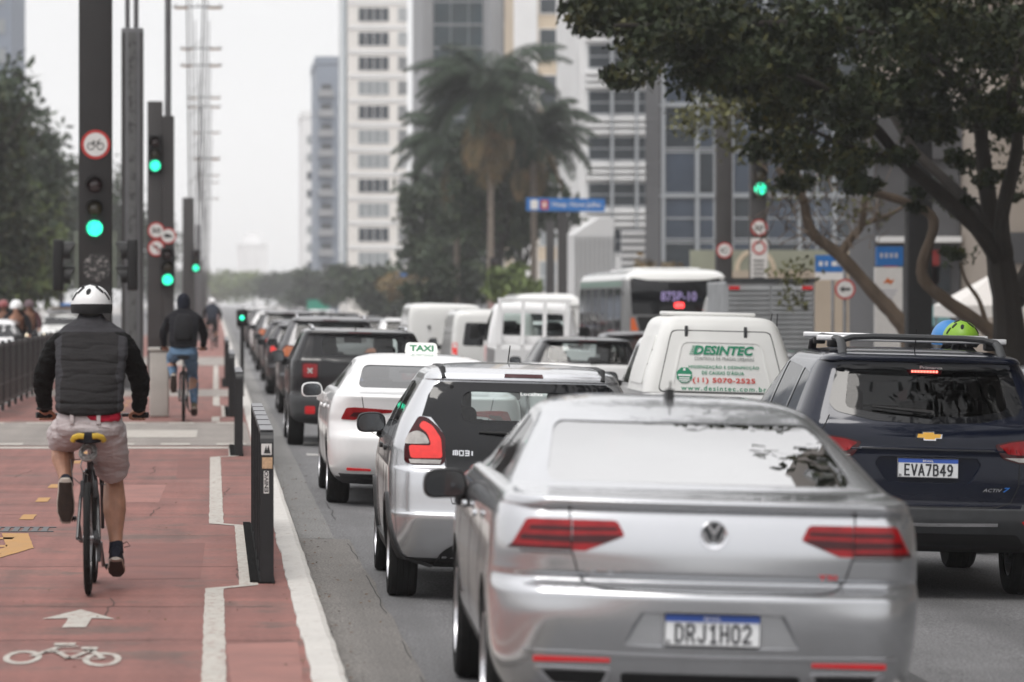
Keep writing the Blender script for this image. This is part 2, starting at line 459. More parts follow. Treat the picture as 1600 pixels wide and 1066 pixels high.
M_REDREF = mat('reflector_red', (.45, .01, .015), .2, coat=1.0, emit=(1, .02, .02), estr=.12)  # faint glow of its own stands in for light thrown back
M_LENSCLR = mat('lens_clear', (.42, .40, .38), .15, coat=.5, var=.3, scale=18)
M_GLBLK = mat('black_glass', (.006, .0065, .008), .04, ior=1.42)
M_MIRRG = mat('mirror_glass', (.10, .105, .11), .05, 1.0)  # dark base puts a dim reflection into the pane's colour
M_PLATEW = mat('plate_white', (.72, .73, .74), .35, var=.06, scale=20)
M_PLATEB = mat('plate_blue', (.03, .10, .45), .35)
M_PLATEK = mat('plate_characters', (.02, .02, .025), .5)
M_WHITETX = mat('white_lettering', (.8, .8, .8), .5)
G_CLEAR = glass('glass_light', (.78, .84, .83), 1.5)
G_TINT = glass('glass_tinted', (.42, .45, .46), 1.5)
G_DARK = glass('glass_dark', (.08, .085, .09), 1.33)

G_SED = glass('glass_sedan', (.07, .075, .08), 30.0, .02)
G_SCREEN = glass('windscreen_glass', (.80, .86, .85), 1.5, .02, .14)
G_TAXI = glass('glass_taxi', (.35, .38, .40), 2.6, .02)
WHEELS = {}
def wheel(parent, x, y, r, w, sg, kind='alloy'):
    k = (round(r, 3), round(w, 3), kind, sg)
    if k not in WHEELS:
        b = MB(); h = w / 2
        b.lathe([(r * .62, -h * .9), (r * .80, -h), (r * .93, -h * .98), (r * .985, -h * .8), (r, -h * .45), (r * .985, -h * .42), (r * .985, -h * .36), (r, -h * .33),
                 (r, -.03 * h), (r * .985, 0), (r, .03 * h), (r, h * .33), (r * .985, h * .36), (r * .985, h * .42), (r, h * .45), (r * .985, h * .8), (r * .93, h * .98), (r * .8, h), (r * .62, h * .9)], 'x', 40, close=True)
        ty = b.mesh(M_TYRE, True, 25)
        b = MB(); o = sg * h
        b.lathe([(r * .64, o * .98), (r * .60, o * .97), (r * .575, o * .7), (r * .56, -o * .8), (r * .62, -o * .8), (r * .63, o * .9)], 'x', 36, close=True)
        for i in range(5 if kind == 'alloy' else 8):
            a = 2 * math.pi * i / (5 if kind == 'alloy' else 8); d = Vector((0, math.cos(a), math.sin(a))); t = Vector((0, -math.sin(a), math.cos(a)))
            for e in (-.35, .35) if kind == 'alloy' else (0,):
                b.obox(Vector((o * .72, 0, 0)) + d * r * .33 + t * r * .06 * e * 3, (.012, 0, 0), d * r * .27, t * r * (.035 if kind == 'alloy' else .07))
        b.lathe([(0, o * .8), (r * .13, o * .78), (r * .14, o * .5), (0, o * .4)], 'x', 16)
        b.lathe([(0, o * .3), (r * .5, o * .3), (r * .5, o * .2), (0, o * .2)], 'x', 24, mi=1)
        WHEELS[k] = (ty, b.mesh([M_RIM, M_BLACKPL], True, 30))
    ty, ri = WHEELS[k]
    o = link('wheel', ty, parent); o.location = (x, y, r - .006); link('rim', ri, o); return o

def seat(parent, x, y, z, w=.5, m=None, head=True):
    b = MB(); b.box(x - w / 2, x + w / 2, y - .05, y + .45, z - .35, z - .2, bev=.04)
    b.box(x - w / 2, x + w / 2, y - .12, y + .02, z - .3, z + .16, bev=.05)
    if head: b.box(x - .13, x + .13, y - .13, y - .03, z + .2, z + .37, bev=.045); b.tube([(x - .06, y - .07, z + .1), (x - .06, y - .07, z + .26)], .008, 6); b.tube([(x + .06, y - .07, z + .1), (x + .06, y - .07, z + .26)], .008, 6)
    return b.build('seat', m or M_SEAT, parent, True, 40)

GLY = {'D': [[(.12, 0), (.12, 1), (.55, 1), (.85, .78), (.85, .22), (.55, 0), (.12, 0)]], 'R': [[(.12, 0), (.12, 1), (.62, 1), (.84, .88), (.84, .60), (.62, .48), (.12, .48)], [(.48, .48), (.86, 0)]], 'J': [[(.78, 1), (.78, .2), (.62, .02), (.30, .02), (.14, .2)]],
       '1': [[(.25, .78), (.55, 1), (.55, 0)], [(.28, 0), (.82, 0)]], 'H': [[(.12, 0), (.12, 1)], [(.86, 0), (.86, 1)], [(.12, .5), (.86, .5)]], '0': [[(.34, 0), (.12, .22), (.12, .78), (.34, 1), (.64, 1), (.86, .78), (.86, .22), (.64, 0), (.34, 0)]], '2': [[(.12, .80), (.32, 1), (.64, 1), (.84, .82), (.84, .62), (.12, .03), (.88, .03)]],
       'E': [[(.84, 1), (.14, 1), (.14, 0), (.86, 0)], [(.14, .52), (.72, .52)]], 'V': [[(.08, 1), (.49, 0), (.90, 1)]], 'A': [[(.06, 0), (.49, 1), (.92, 0)], [(.24, .30), (.74, .30)]], '7': [[(.10, 1), (.88, 1), (.40, 0)]], 'B': [[(.14, 0), (.14, 1), (.62, 1), (.80, .88), (.80, .66), (.62, .54), (.14, .54)], [(.62, .54), (.86, .42), (.86, .14), (.64, 0), (.14, 0)]],
       '4': [[(.68, 0), (.68, 1), (.08, .30), (.92, .30)]], '9': [[(.22, 0), (.60, .06), (.84, .45), (.84, .80), (.64, 1), (.34, 1), (.14, .80), (.14, .62), (.34, .44), (.64, .44), (.82, .58)]]}
def plate_text(s, x0, x1, z0, z1, y, parent):
    """bold pressed characters built from strokes"""
    b = MB(); n = len(s); cw = (x1 - x0) / n; H = z1 - z0; st = .0115
    for i, c in enumerate(s):
        for ln in GLY[c]:
            P = [(x0 + cw * (i + .09 + q[0] * .80), z0 + st / 2 + q[1] * (H - st)) for q in ln]
            for a, c2 in zip(P, P[1:]):
                d = Vector((c2[0] - a[0], c2[1] - a[1])); L = d.length; d /= L; e = st * .40
                q = strip([(a[0] - d.x * e, a[1] - d.y * e), (c2[0] + d.x * e, c2[1] + d.y * e)], st); b.add([(p[0], y, p[1]) for p in q], [(0, 1, 2, 3)]); y -= .00002
    return b.build('plate_characters', M_PLATEK, parent, fix=False)
def plate(parent, c, tilt=0, text=None, w=.40, h=.13):
    """registration plate at c facing backwards"""
    b = MB(); b.box(-w / 2, w / 2, -.004, .006, -h / 2, h / 2, bev=.003)
    p = b.build('number_plate', M_PLATEW, parent); p.location = c; p.rotation_euler = (tilt, 0, 0)
    b = MB(); b.box(-w / 2 + .004, w / 2 - .004, -.0055, -.003, h / 2 - .032, h / 2 - .004); b.build('blue_band', M_PLATEB, p)
    b = MB(); t = .006
    for q in ((-w/2 + .001, w/2 - .001, h/2 - .005, h/2 - .001), (-w/2 + .001, w/2 - .001, -h/2 + .001, -h/2 + .004), (-w/2 + .001, -w/2 + .004, -h/2 + .004, h/2 - .005), (w/2 - .004, w/2 - .001, -h/2 + .004, h/2 - .005)):
        b.box(q[0], q[1], -.0075, -.003, q[2], q[3])
    b.build('plate_frame', M_PLATEK, p)
    if text:
        plate_text(text, -w * .40, w * .42, -h * .41, h * .20, -.0062, p)
        wall_text('country_name', 'BRASIL', -.035, .035, h / 2 - .026, h / 2 - .012, -.0066, M_WHITETX, p, bold=.01)
        wall_text('country_code', 'BR', -w * .475, -w * .43, -h * .44, -h * .32, -.0062, M_PLATEK, p, bold=.02)
    return p

def door_mirror(parent, sh, sg, y, z, m, out=.17, w=.24, h=.15, glassm=None):
    """housing on a short arm, pane facing backwards"""
    x = sg * (sh.side(y, z) + out)
    b = MB(); pr = rnd_poly([(-w * .5 * sg, -h * .42), (w * .48 * sg, -h * .5), (w * .5 * sg, h * .3), (w * .25 * sg, h * .5), (-w * .42 * sg, h * .5)][::sg], .06, 5)
    n = len(pr); vs = []
    for dy, s_ in ((-.045, .93), (-.02, 1.0), (.03, .97), (.08, .8), (.105, .45)): vs += [(x + p[0] * s_, y + dy, z + p[1] * s_) for p in pr]
    fs = [(i * n + j, i * n + (j + 1) % n, (i + 1) * n + (j + 1) % n, (i + 1) * n + j) for i in range(4) for j in range(n)] + [tuple(range(n)), tuple(4 * n + j for j in range(n))]
    b.add(vs, fs); b.tube([(x - sg * w * .3, y + .03, z - h * .35), (sg * (sh.side(y, z - .05) - .03), y + .06, z - .08)], [(.035, .05), (.04, .05)], 8)
    o = b.build('door_mirror', m, parent, True, 40)
    b = MB(); pg = [(x + p[0] * .86, z + p[1] * .84) for p in pr]; b.prism(pg, y - .0475, y - .044); b.build('mirror_glass', glassm or M_MIRRG, o)
    return o

def body(parent, sh, m, arches, cav=None, rear_win=None, front_win=None, side_wins=(), extra=(), lining=None, name='body'):
    """skin with hollow cabin, window openings and wheel arches; arches: (y, radius)"""
    me = sh.shell().mesh(m, False, fix=True); cs = []
    if cav: cs.append(sh.shell(cav[0], cav[1], cav[2], 2).mesh(m))
    e = MB()
    if rear_win: e.prism(rear_win, -1, sh.rear(0, max(q[1] for q in rear_win)) + .3)
    if front_win: e.prism(front_win, sh.front(0, max(q[1] for q in front_win)) - .35, 7)
    for ex in extra: e.add(ex[0], ex[1])
    if e.v: cs.append(e.mesh(m))
    e = MB()
    for sw in side_wins: e.prism(sw, -2, 2, 'x')
    if e.v: cs.append(e.mesh(m))
    e = MB()
    for y, r in arches:
        for sg in (-1, 1): e.lathe([(0, sg * .52), (r, sg * .52), (r, sg * 1.5), (0, sg * 1.5)], 'x', 30, c=(0, y, r * .86))
    if e.v: cs.append(e.mesh(m))
    me = cut(me, cs)
    me.materials.clear(); me.materials.append(m); me.materials.append(lining or M_DARKIN)
    for p in me.polygons:
        x, y, z = p.center; r = sh.row(z)
        inner = abs(x) < sh.side(y, z) - .014 and y > sh.rear(x, z) + .014 and y < sh.front(x, z) - .014 and r[0] > sh.T[0, 0] + .01 and z < sh.H - .02
        p.material_index = 1 if inner or (p.normal.z < -.75 and z < .5) else 0
    finish(me, True, 32)
    return link(name, me, parent)

def wiper(parent, sh, x0, z0, x1, z1):
    b = MB(); a = sh.P('rear', x0, z0, .03); c = sh.P('rear', x1, z1, .02)
    m_ = a.lerp(c, .5); b.tube([a, m_ + Vector((0, -.012, 0)), c], [.016, .011, .006], 8)
    b.tube([sh.P('rear', x0, z0, .0), a], .02, 10)
    return b.build('wiper', M_BLACKPL, parent, True)
def shapes(name, m, parent, sh, kind, polys, off=.004, thick=.006, step=.05, sg=1, label=None, angle=40):
    b = MB()
    for p in polys: lay(b, sh, kind, p, (), off, thick, step, sg)
    return b.build(name, m, parent, True, angle, label=label)
def glaze(name, m, parent, sh, kind, poly, sg=1, off=-.004, grow=.012):
    b = MB(); lay(b, sh, kind, scaled(poly, grow), (), off, 0, .06, sg); return b.build(name, m, parent, True, 60, fix=False)
# ------------------------------------------------------------------ the avenue: ground, carriageways, bike lane, pavement
def sheet(name, xs_zs, y0, y1, m, ny=40, jitter=None, kind='structure'):
    """a strip along the avenue from a cross-section of (x, z) pairs"""
    b = MB(); n = len(xs_zs); ys = [y0 + (y1 - y0) * (i / ny)**2 for i in range(ny + 1)] if ny > 1 else [y0, y1]
    vs = [(x + (jitter(x, y) if jitter else 0), y, z) for y in ys for x, z in xs_zs]
    fs = [(i * n + j, i * n + j + 1, (i + 1) * n + j + 1, (i + 1) * n + j) for i in range(len(ys) - 1) for j in range(n - 1)]
    o = b.add(vs, fs).build(name, m, fix=False)
    if kind: o['kind'] = kind
    return o
KERB_R = 12.9
LANE_Z = .11

def asphalt(name, col):
    m = mat(name, col, .82, var=.16, scale=1.3, bump=.5, bscale=140)
    t = m.node_tree; p = t.nodes['Principled BSDF']; src = p.inputs['Base Color'].links[0].from_socket
    tc = t.nodes.new('ShaderNodeTexCoord')
    v = t.nodes.new('ShaderNodeTexNoise'); v.inputs['Scale'].default_value = 70; v.inputs['Detail'].default_value = 3
    t.links.new(tc.outputs['Object'], v.inputs['Vector'])
    r = t.nodes.new('ShaderNodeMapRange'); r.inputs[1].default_value = .3; r.inputs[2].default_value = .7; r.inputs[3].default_value = .35; r.inputs[4].default_value = 1.75
    t.links.new(v.outputs[0], r.inputs[0])
    # darker wheel tracks and drips run along the lanes
    mp = t.nodes.new('ShaderNodeMapping'); mp.inputs['Scale'].default_value = (1.6, .035, 1); t.links.new(tc.outputs['Object'], mp.inputs[0])
    w = t.nodes.new('ShaderNodeTexNoise'); w.inputs['Scale'].default_value = 1.0; w.inputs['Detail'].default_value = 5; t.links.new(mp.outputs[0], w.inputs['Vector'])
    r2 = t.nodes.new('ShaderNodeMapRange'); r2.inputs[1].default_value = .3; r2.inputs[2].default_value = .7; r2.inputs[3].default_value = .78; r2.inputs[4].default_value = 1.2
    t.links.new(w.outputs[0], r2.inputs[0])
    q = t.nodes.new('ShaderNodeMath'); q.operation = 'MULTIPLY'; t.links.new(r.outputs[0], q.inputs[0]); t.links.new(r2.outputs[0], q.inputs[1])
    s = t.nodes.new('ShaderNodeVectorMath'); s.operation = 'SCALE'; t.links.new(src, s.inputs[0]); t.links.new(q.outputs[0], s.inputs['Scale'])
    t.links.new(s.outputs[0], p.inputs['Base Color']); return m
M_ASPH = asphalt('asphalt', (.135, .134, .137))
M_GUTTER = asphalt('gutter_concrete', (.18, .177, .172))
M_COARSE = asphalt('coarse_gutter', (.16, .15, .14))
M_CROSS = asphalt('crossing_concrete', (.25, .225, .205))
M_PAVE = asphalt('paving', (.30, .285, .27))

def lane_paint():
    """worn brick-red surfacing: long tyre streaks, cross joints, faded patches"""
    m = mat('red_surfacing', (.212, .085, .069), .75, var=.14, scale=.9, bump=.25, bscale=110, spots=((.13, .075, .062), 1.1, .52))
    t = m.node_tree; p = t.nodes['Principled BSDF']; src = p.inputs['Base Color'].links[0].from_socket
    tc = t.nodes.new('ShaderNodeTexCoord'); fac = None
    for sc, lo, hi in (((5, .25, 1), .84, 1.14), ((.25, 2.2, 1), .86, 1.12), ((26, 26, 1), .86, 1.14)):
        mp = t.nodes.new('ShaderNodeMapping'); mp.inputs['Scale'].default_value = sc; t.links.new(tc.outputs['Object'], mp.inputs[0])
        w = t.nodes.new('ShaderNodeTexNoise'); w.inputs['Scale'].default_value = 1; w.inputs['Detail'].default_value = 6; t.links.new(mp.outputs[0], w.inputs['Vector'])
        r = t.nodes.new('ShaderNodeMapRange'); r.inputs[1].default_value = .32; r.inputs[2].default_value = .68; r.inputs[3].default_value = lo; r.inputs[4].default_value = hi
        t.links.new(w.outputs[0], r.inputs[0])
        if fac is None: fac = r.outputs[0]
        else:
            q = t.nodes.new('ShaderNodeMath'); q.operation = 'MULTIPLY'; t.links.new(fac, q.inputs[0]); t.links.new(r.outputs[0], q.inputs[1]); fac = q.outputs[0]
    s = t.nodes.new('ShaderNodeVectorMath'); s.operation = 'SCALE'; t.links.new(src, s.inputs[0]); t.links.new(fac, s.inputs['Scale'])
    t.links.new(s.outputs[0], p.inputs['Base Color']); return m
M_RED_LANE = lane_paint()
M_MARK = mat('worn_white_paint', (.42, .40, .36), .7, var=.1, scale=4, spots=((.24, .13, .11), 18, .52))
M_MARKR = mat('road_white_paint', (.48, .47, .45), .7, var=.1, scale=4, spots=((.16, .16, .16), 14, .55))
M_KERB = mat('kerb_white_paint', (.52, .50, .47), .7, var=.08, scale=5, spots=((.34, .29, .26), 16, .55), bump=.2, bscale=60)
M_YELL = mat('worn_yellow_paint', (.40, .21, .06), .7, var=.12, scale=6, spots=((.28, .13, .09), 24, .62))
M_GRATE = mat('grate_iron', (.10, .10, .105), .6, .4, var=.3, scale=20)

b = MB(); b.add([(-900, -80, -.3), (900, -80, -.3), (900, 1490, -.3), (-900, 1490, -.3)], [(0, 1, 2, 3)]); struct(b.build('ground', M_PAVE, fix=False))
sheet('road', [(.50, 0), (.62, 0), (7, -SLOPE * 6.3), (KERB_R + .1, -SLOPE * 6.3)], -6, 1400, M_ASPH, 60)
sheet('opposite_road', [(-14.0, 0), (-3.7, 0)], -6, 1400, M_ASPH, 40)
rnd = random.Random(5)
def wob(x, y): return .014 * noise.noise(Vector((x * 3, y * 1.7, 0))) + .010 * noise.noise(Vector((x, y * 7, 3)))
sheet('gutter', [(.617, .004), (.93, -.002)], 30.2, 400, M_GUTTER, 60, lambda x, y: 0 if x < .7 else wob(x, y))
sheet('gutter_patch', [(.617, .006), (1.04, -.004)], 6, 30.15, M_COARSE, 60, lambda x, y: 0 if x < .7 else 2.5 * wob(x, y))
# bike lane on the median, its kerbs
sheet('bike_lane', [(-3.62, 0), (-3.60, LANE_Z), (.47, LANE_Z), (.48, 0)], -6, 1400, M_RED_LANE, 60)
sheet('kerb', [(.440, LANE_Z - .03), (.445, LANE_Z + .012), (.575, LANE_Z + .016), (.605, LANE_Z + .006), (.62, LANE_Z - .03), (.627, -.03)], 6, 900, M_KERB, 900, lambda x, y: (.7 * wob(x, y) + .006 * noise.noise(Vector((x, y * 23, 9)))) if x < .5 else wob(x, y) * .5)
sheet('median_kerb', [(-3.76, -.02), (-3.74, LANE_Z), (-3.58, LANE_Z + .004)], 6, 900, M_GUTTER, 40)
for y0, y1 in ((46.5, 55.5), (70.5, 76), (104, 120)):
    sheet('crossing_paving', [(-3.5, LANE_Z + .004), (.43, LANE_Z + .004)], y0, y1, M_CROSS, 4)
sheet('pavement', [(KERB_R, -.2), (KERB_R, .0), (KERB_R + .15, .01), (60, .06)], -6, 900, M_PAVE, 10)
sheet('far_pavement', [(-60, .06), (-14.1, .02), (-14, .01), (-14, -.05)], -6, 900, M_PAVE, 10)

def marking(name, polys, z, m, zf=None):
    """flat painted outlines with slightly ragged edges"""
    b = MB()
    for pl in polys:
        out = []; n = len(pl)
        for i in range(n):
            a = Vector(pl[i]); c = Vector(pl[(i + 1) % n]); k = max(1, int((c - a).length / .12))
            for j in range(k):
                q = a.lerp(c, j / k); w = .007
                out.append((q.x + w * noise.noise(Vector((q.x * 9, q.y * 9, 1))), q.y + w * 3 * noise.noise(Vector((q.x * 9, q.y * 9, 7)))))
        v, f, be = flat_fill(out, (), 5)
        b.add([(p[0], p[1], zf(p[0]) + .004 if zf else z) for p in v], f)
    return struct(b.build(name, m, fix=False))
LZ = LANE_Z + .004
def gp(x, y, z=LANE_Z):
    """pixel on the lane surface to ground plan"""
    d = FPX * (CAM_H - z) / (y - VY); return ((x - VX) * d / FPX, d)
# edge line with its detours round the railings
line = []
def edge(dn, df):       # detour round one railing between two depths
    return [(-.012, dn - .45), (.20, dn - .18), (.20, df - .2), (-.0, df + .1)]
path = [(-.012, 8)] + edge(23.9, 30.2) + edge(43.6, 46.2)[:3]
marking('lane_edge_line', [strip(path, .115)], LZ, M_MARK)
marking('lane_edge_line', [strip([(-.01, 55.8), (-.01, 58.0), (.14, 58.3), (.14, 64), (0, 64.4), (0, 70.3)], .115)], LZ, M_MARK)
marking('lane_edge_line', [strip([(-.01, 76.2), (-.01, 103.8)], .115)], LZ, M_MARK)
marking('lane_edge_line', [strip([(-3.2, 8), (-3.2, 46)], .1)], LZ, M_MARK)
marking('direction_arrow', [[(-.83, 20.66), (-.70, 20.66), (-.69, 21.25), (-.555, 21.18), (-.77, 21.85), (-.96, 21.2), (-.82, 21.25)]], LZ, M_MARK)
def ringp(cx, cy, rx, ry, n=28): return [(cx + rx * math.cos(2 * math.pi * i / n), cy + ry * math.sin(2 * math.pi * i / n)) for i in range(n)]
# bicycle painted sideways: two wheels, frame, bars, saddle
bm_ = MB()
for cx, cy in ((-.955, 18.92), (-.56, 18.82)):
    v, f, e = flat_fill(ringp(cx, cy, .095, .36), [ringp(cx, cy, .063, .25)[::-1]], 5); bm_.add([(p[0], p[1], LZ) for p in v], f)
struct(bm_.build('bicycle_symbol', M_MARK, fix=False))
marking('bicycle_symbol', [strip([(-.91, 18.95), (-.80, 19.45), (-.70, 19.5)], .035), strip([(-.86, 19.2), (-.64, 19.2)], .035), strip([(-.82, 19.3), (-.72, 18.85), (-.56, 18.82)], .035), strip([(-.72, 18.85), (-.62, 19.3)], .035), strip([(-.56, 18.85), (-.64, 19.35)], .035),
                           [(-.83, 19.55), (-.72, 19.55), (-.72, 19.68), (-.83, 19.68)], [(-.68, 19.32), (-.60, 19.32), (-.60, 19.45), (-.68, 19.45)]], LZ + .003, M_MARK)
for d in (31.2, 33.9, 36.4, 39.2, 41.8, 44.4):
    marking('centre_dash', [[(-1.585, d - .36), (-1.475, d - .36), (-1.475, d + .36), (-1.585, d + .36)]], LZ, M_YELL)
for d in (57, 59.5, 62, 64.5, 67): marking('centre_dash', [[(-1.585, d - .4), (-1.475, d - .4), (-1.475, d + .4), (-1.585, d + .4)]], LZ, M_YELL)
# yellow hatched nose of the refuge
tri = [(-1.30, 27.3), (-1.42, 29.0), (-1.62, 29.0), (-1.50, 27.4), (-1.78, 25.6), (-1.66, 25.2)]
marking('hatched_nose', [tri] + [strip([(-2.6, d), (-1.5, d)], .22) for d in (26.6, 27.5, 28.4)], LZ, M_YELL)
b = MB()
for i in range(14): b.box(-2.3 + .074 * i, -2.3 + .074 * i + .045, 29.25, 29.75, LANE_Z, LANE_Z + .006)
b.box(-2.32, -1.24, 29.2, 29.26, LANE_Z, LANE_Z + .007); b.box(-2.32, -1.24, 29.74, 29.8, LANE_Z, LANE_Z + .007)
tag(b.build('drain_grate', M_GRATE), 'flat iron drain grate beside the yellow hatching in the bike lane', 'drain grate')
for d, x0 in ((46.9, -3.4), (55.0, -3.4), (70.9, -3.4)):
    for k in range(6): marking('crossing_block', [[(x0 + k * .68, d - .32), (x0 + k * .68 + .36, d - .32), (x0 + k * .68 + .36, d + .32), (x0 + k * .68, d + .32)]], LANE_Z + .009, M_MARK)
marking('crossing_edge', [[(-3.4, 45.6), (.3, 45.6), (.3, 46.2), (-3.4, 46.2)]], LZ, M_MARK)
marking('lane_patch', [[(-1.4, 49.2), (-.25, 49.2), (-.25, 52.0), (-1.4, 52.0)]], LANE_Z + .008, M_MARK)
rz = lambda x: ground(x)
def road_marking(polys):
    b = MB()
    for pl in polys:
        v, f, be = flat_fill(pl, (), .9); b.add([(p[0], p[1], ground(p[0]) + .004) for p in v], f)
    return struct(b.build('road_marking', M_MARKR, fix=False))
road_marking([[(1.1, 46.6), (12.6, 46.6), (12.6, 47.1), (1.1, 47.1)]]); road_marking([[(1.1, 50.3), (12.6, 50.3), (12.6, 51.0), (1.1, 51.0)]])
for x in (3.35, 6.35, 9.45):
    road_marking([[(x - .05, d), (x + .05, d), (x + .05, d + 2), (x - .05, d + 2)] for d in list(range(10, 46, 6)) + list(range(56, 240, 6))])
# patches of grit and leaves along the kerb
b = MB(); lr = random.Random(9)
for i in range(260):
    d = lr.uniform(17, 44); x = lr.choice([lr.uniform(.64, .95), lr.gauss(.40, .05), lr.uniform(-1.3, .5)]) if i % 3 else lr.gauss(.70, .06)
    s_ = lr.uniform(.006, .022); a = lr.uniform(0, 6.28); z = LANE_Z + .006 if x < .44 else .012
    P = [(x + s_ * math.cos(a + t) * (1 if k % 2 else .5), d + s_ * 1.6 * math.sin(a + t) * (1 if k % 2 else .5), z + lr.uniform(0, .01)) for k, t in enumerate((0, 1.57, 3.14, 4.71))]
    b.add(P, [(0, 1, 2, 3)])
o = b.build('fallen_leaves', mat('leaf_litter', (.11, .065, .035), .9, var=.5, scale=30), fix=False); o['kind'] = 'stuff'

M_JOINT = mat('dark_joint', (.06, .035, .03), .9, var=.3, scale=20)
jr = random.Random(12)
for d in (19.9, 22.1, 25.4, 28.7, 31.6, 33.2, 36.9, 40.2, 43.4):
    P = []; x = -3.3
    while x < .42: P.append((x, d + jr.uniform(-.04, .04))); x += jr.uniform(.12, .3)
    marking('surface_joint', [strip(P, .016)], LANE_Z + .0022, M_JOINT)
for k in range(9):      # short wandering cracks in the red surfacing
    x, d = jr.uniform(-2.2, .3), jr.uniform(17.5, 40); P = []
    for i in range(8): P.append((x, d)); x += jr.uniform(-.03, .03); d += jr.uniform(.08, .35)
    marking('surface_crack', [strip(P, .008)], LANE_Z + .0024, M_JOINT)
M_CRACK = mat('road_crack', (.02, .02, .02), .9)
P = []; d = 17.0
while d < 46: P.append((1.02 + .03 * noise.noise(Vector((d * 1.3, 0, 5))), d)); d += .18
for i0, i1 in ((0, 13), (17, 24), (33, 52), (60, 71), (88, 104)):
    b = MB(); v, f, e = flat_fill(strip(P[i0:i1], .006), (), 50); b.add([(p[0], p[1], ground(p[0]) + .007) for p in v], f); struct(b.build('gutter_crack', M_CRACK, fix=False))
M_PATCH = asphalt('asphalt_patch', (.06, .06, .062))
for x0, x1, y0, y1 in ((3.1, 3.6, 16, 24), (1.4, 2.0, 27.5, 33.0), (3.2, 4.2, 31, 37), (1.3, 1.75, 40, 44)):
    pl = [(x0, y0), (x1, y0 + .2), (x1 + .05, y1), (x0 - .03, y1 - .15)]; b = MB(); v, f, e = flat_fill(pl, (), .8); b.add([(p[0], p[1], ground(p[0]) + .0035) for p in v], f); struct(b.build('asphalt_patch', M_PATCH, fix=False))
M_LPATCH = mat('red_patch', (.175, .072, .06), .8, var=.2, scale=3, bump=.2, bscale=90); M_LPATCH2 = mat('faded_red_patch', (.27, .125, .105), .8, var=.2, scale=3, bump=.2, bscale=90)
for x0, x1, y0, y1, m_ in ((-.62, -.1, 24.2, 27.9, M_LPATCH), (-2.5, -1.7, 20, 23.4, M_LPATCH2), (-1.3, -.5, 33.4, 36.7, M_LPATCH2), (-.4, .0, 38, 43, M_LPATCH), (.07, .40, 17.5, 19.8, M_LPATCH2)):
    marking('surface_patch', [[(x0, y0), (x1, y0 + .1), (x1 + .02, y1), (x0 - .02, y1 - .12)]], LANE_Z + .0014, m_)
# ------------------------------------------------------------------ buildings
M_WINDK = mat('window_dark', (.030, .038, .046), .12, var=.35, scale=.6, ior=1.5)
M_WINMID = mat('window_blind', (.26, .28, .29), .5, var=.25, scale=2.5, stretch=(8, 8, .4))
M_GLBLUE = mat('curtain_glass', (.028, .05, .062), .08, var=.3, scale=.35, ior=1.5)
M_GLDK = mat('curtain_glass_grey', (.05, .065, .09), .10, var=.4, scale=.4, ior=1.5)
M_WHITEW = mat('white_render', (.76, .73, .69), .8, var=.07, scale=.35, spots=((.5, .47, .43), .5, .62))
M_WHITEC = mat('white_concrete', (.70, .70, .70), .8, var=.08, scale=.3)
M_GREYC = mat('grey_concrete', (.27, .275, .285), .8, var=.1, scale=.3)
M_BEIGEW = mat('beige_render', (.52, .43, .32), .8, var=.1, scale=.3)
M_BEIGE2 = mat('warm_stone', (.36, .31, .265), .8, var=.12, scale=.5)
M_MULL = mat('mullion', (.34, .36, .38), .5, .3, var=.1)
M_DKBR = mat('dark_cladding', (.075, .075, .08), .6, var=.2, scale=.5)
M_BLUEG = mat('blue_grey_wall', (.20, .23, .28), .8, var=.1, scale=.3)

def building(name, label, x0, x1, y0, y1, h, wm, group=None):
    t = thing(name, label, 'building', (x0, y0, 0), group=group)
    b = MB(); w, d = x1 - x0, y1 - y0
    b.box(0, w, 0, d, 0, h); b.build('wall', wm, t)
    b = MB(); b.box(-.15, w + .15, -.15, d + .15, h - .6, h + .5); b.build('parapet', wm, t)
    return t
WM = {}
def win_mesh(w, h, nx, ny, fm, gm, side):
    k = (round(w, 2), round(h, 2), nx, ny, fm.name, gm.name, side)
    if k in WM: return WM[k]
    def B(b, x0, x1, y0, y1, z0, z1):   # side windows face -x
        if side: b.box(y0, y1, -x1, -x0, z0, z1)
        else: b.box(x0, x1, y0, y1, z0, z1)
    f = .07; b = MB()
    B(b, 0, w, -.10, 0, 0, f); B(b, 0, w, -.10, 0, h - f, h); B(b, 0, f, -.099, 0, f, h - f); B(b, w - f, w, -.099, 0, f, h - f)
    for i in range(1, nx): B(b, w * i / nx - f / 2, w * i / nx + f / 2, -.098, 0, f, h - f)
    for j in range(1, ny): B(b, f, w - f, -.097, 0, h * j / ny - f / 2, h * j / ny + f / 2)
    fr = b.mesh(fm); b = MB(); B(b, f, w - f, -.05, -.002, f, h - f); WM[k] = (fr, b.mesh(gm)); return WM[k]
def windows(t, cols, zs, h, fm, gms, nx=2, ny=1, side=False, seed=0, depth=0):
    """each window its own frame with a pane; cols are (start, width) along the face"""
    r = random.Random(seed)
    for z in zs:
        for c, w in cols:
            fr, pn = win_mesh(w, h, nx, ny, fm, r.choice(gms), side)
            f = link('window', fr, t); f.location = (0, c + w, z) if side else (c, 0, z); 
            if side: f.location = (0, c + w, z)
            link('pane', pn, f)
def bands(t, name, x0, x1, zs, h, dep, m, side=False):
    for z in zs:
        b = MB()
        if side: b.box(-dep, 0, x0, x1, z, z + h)
        else: b.box(x0, x1, -dep, 0, z, z + h)
        b.build(name, m, t)

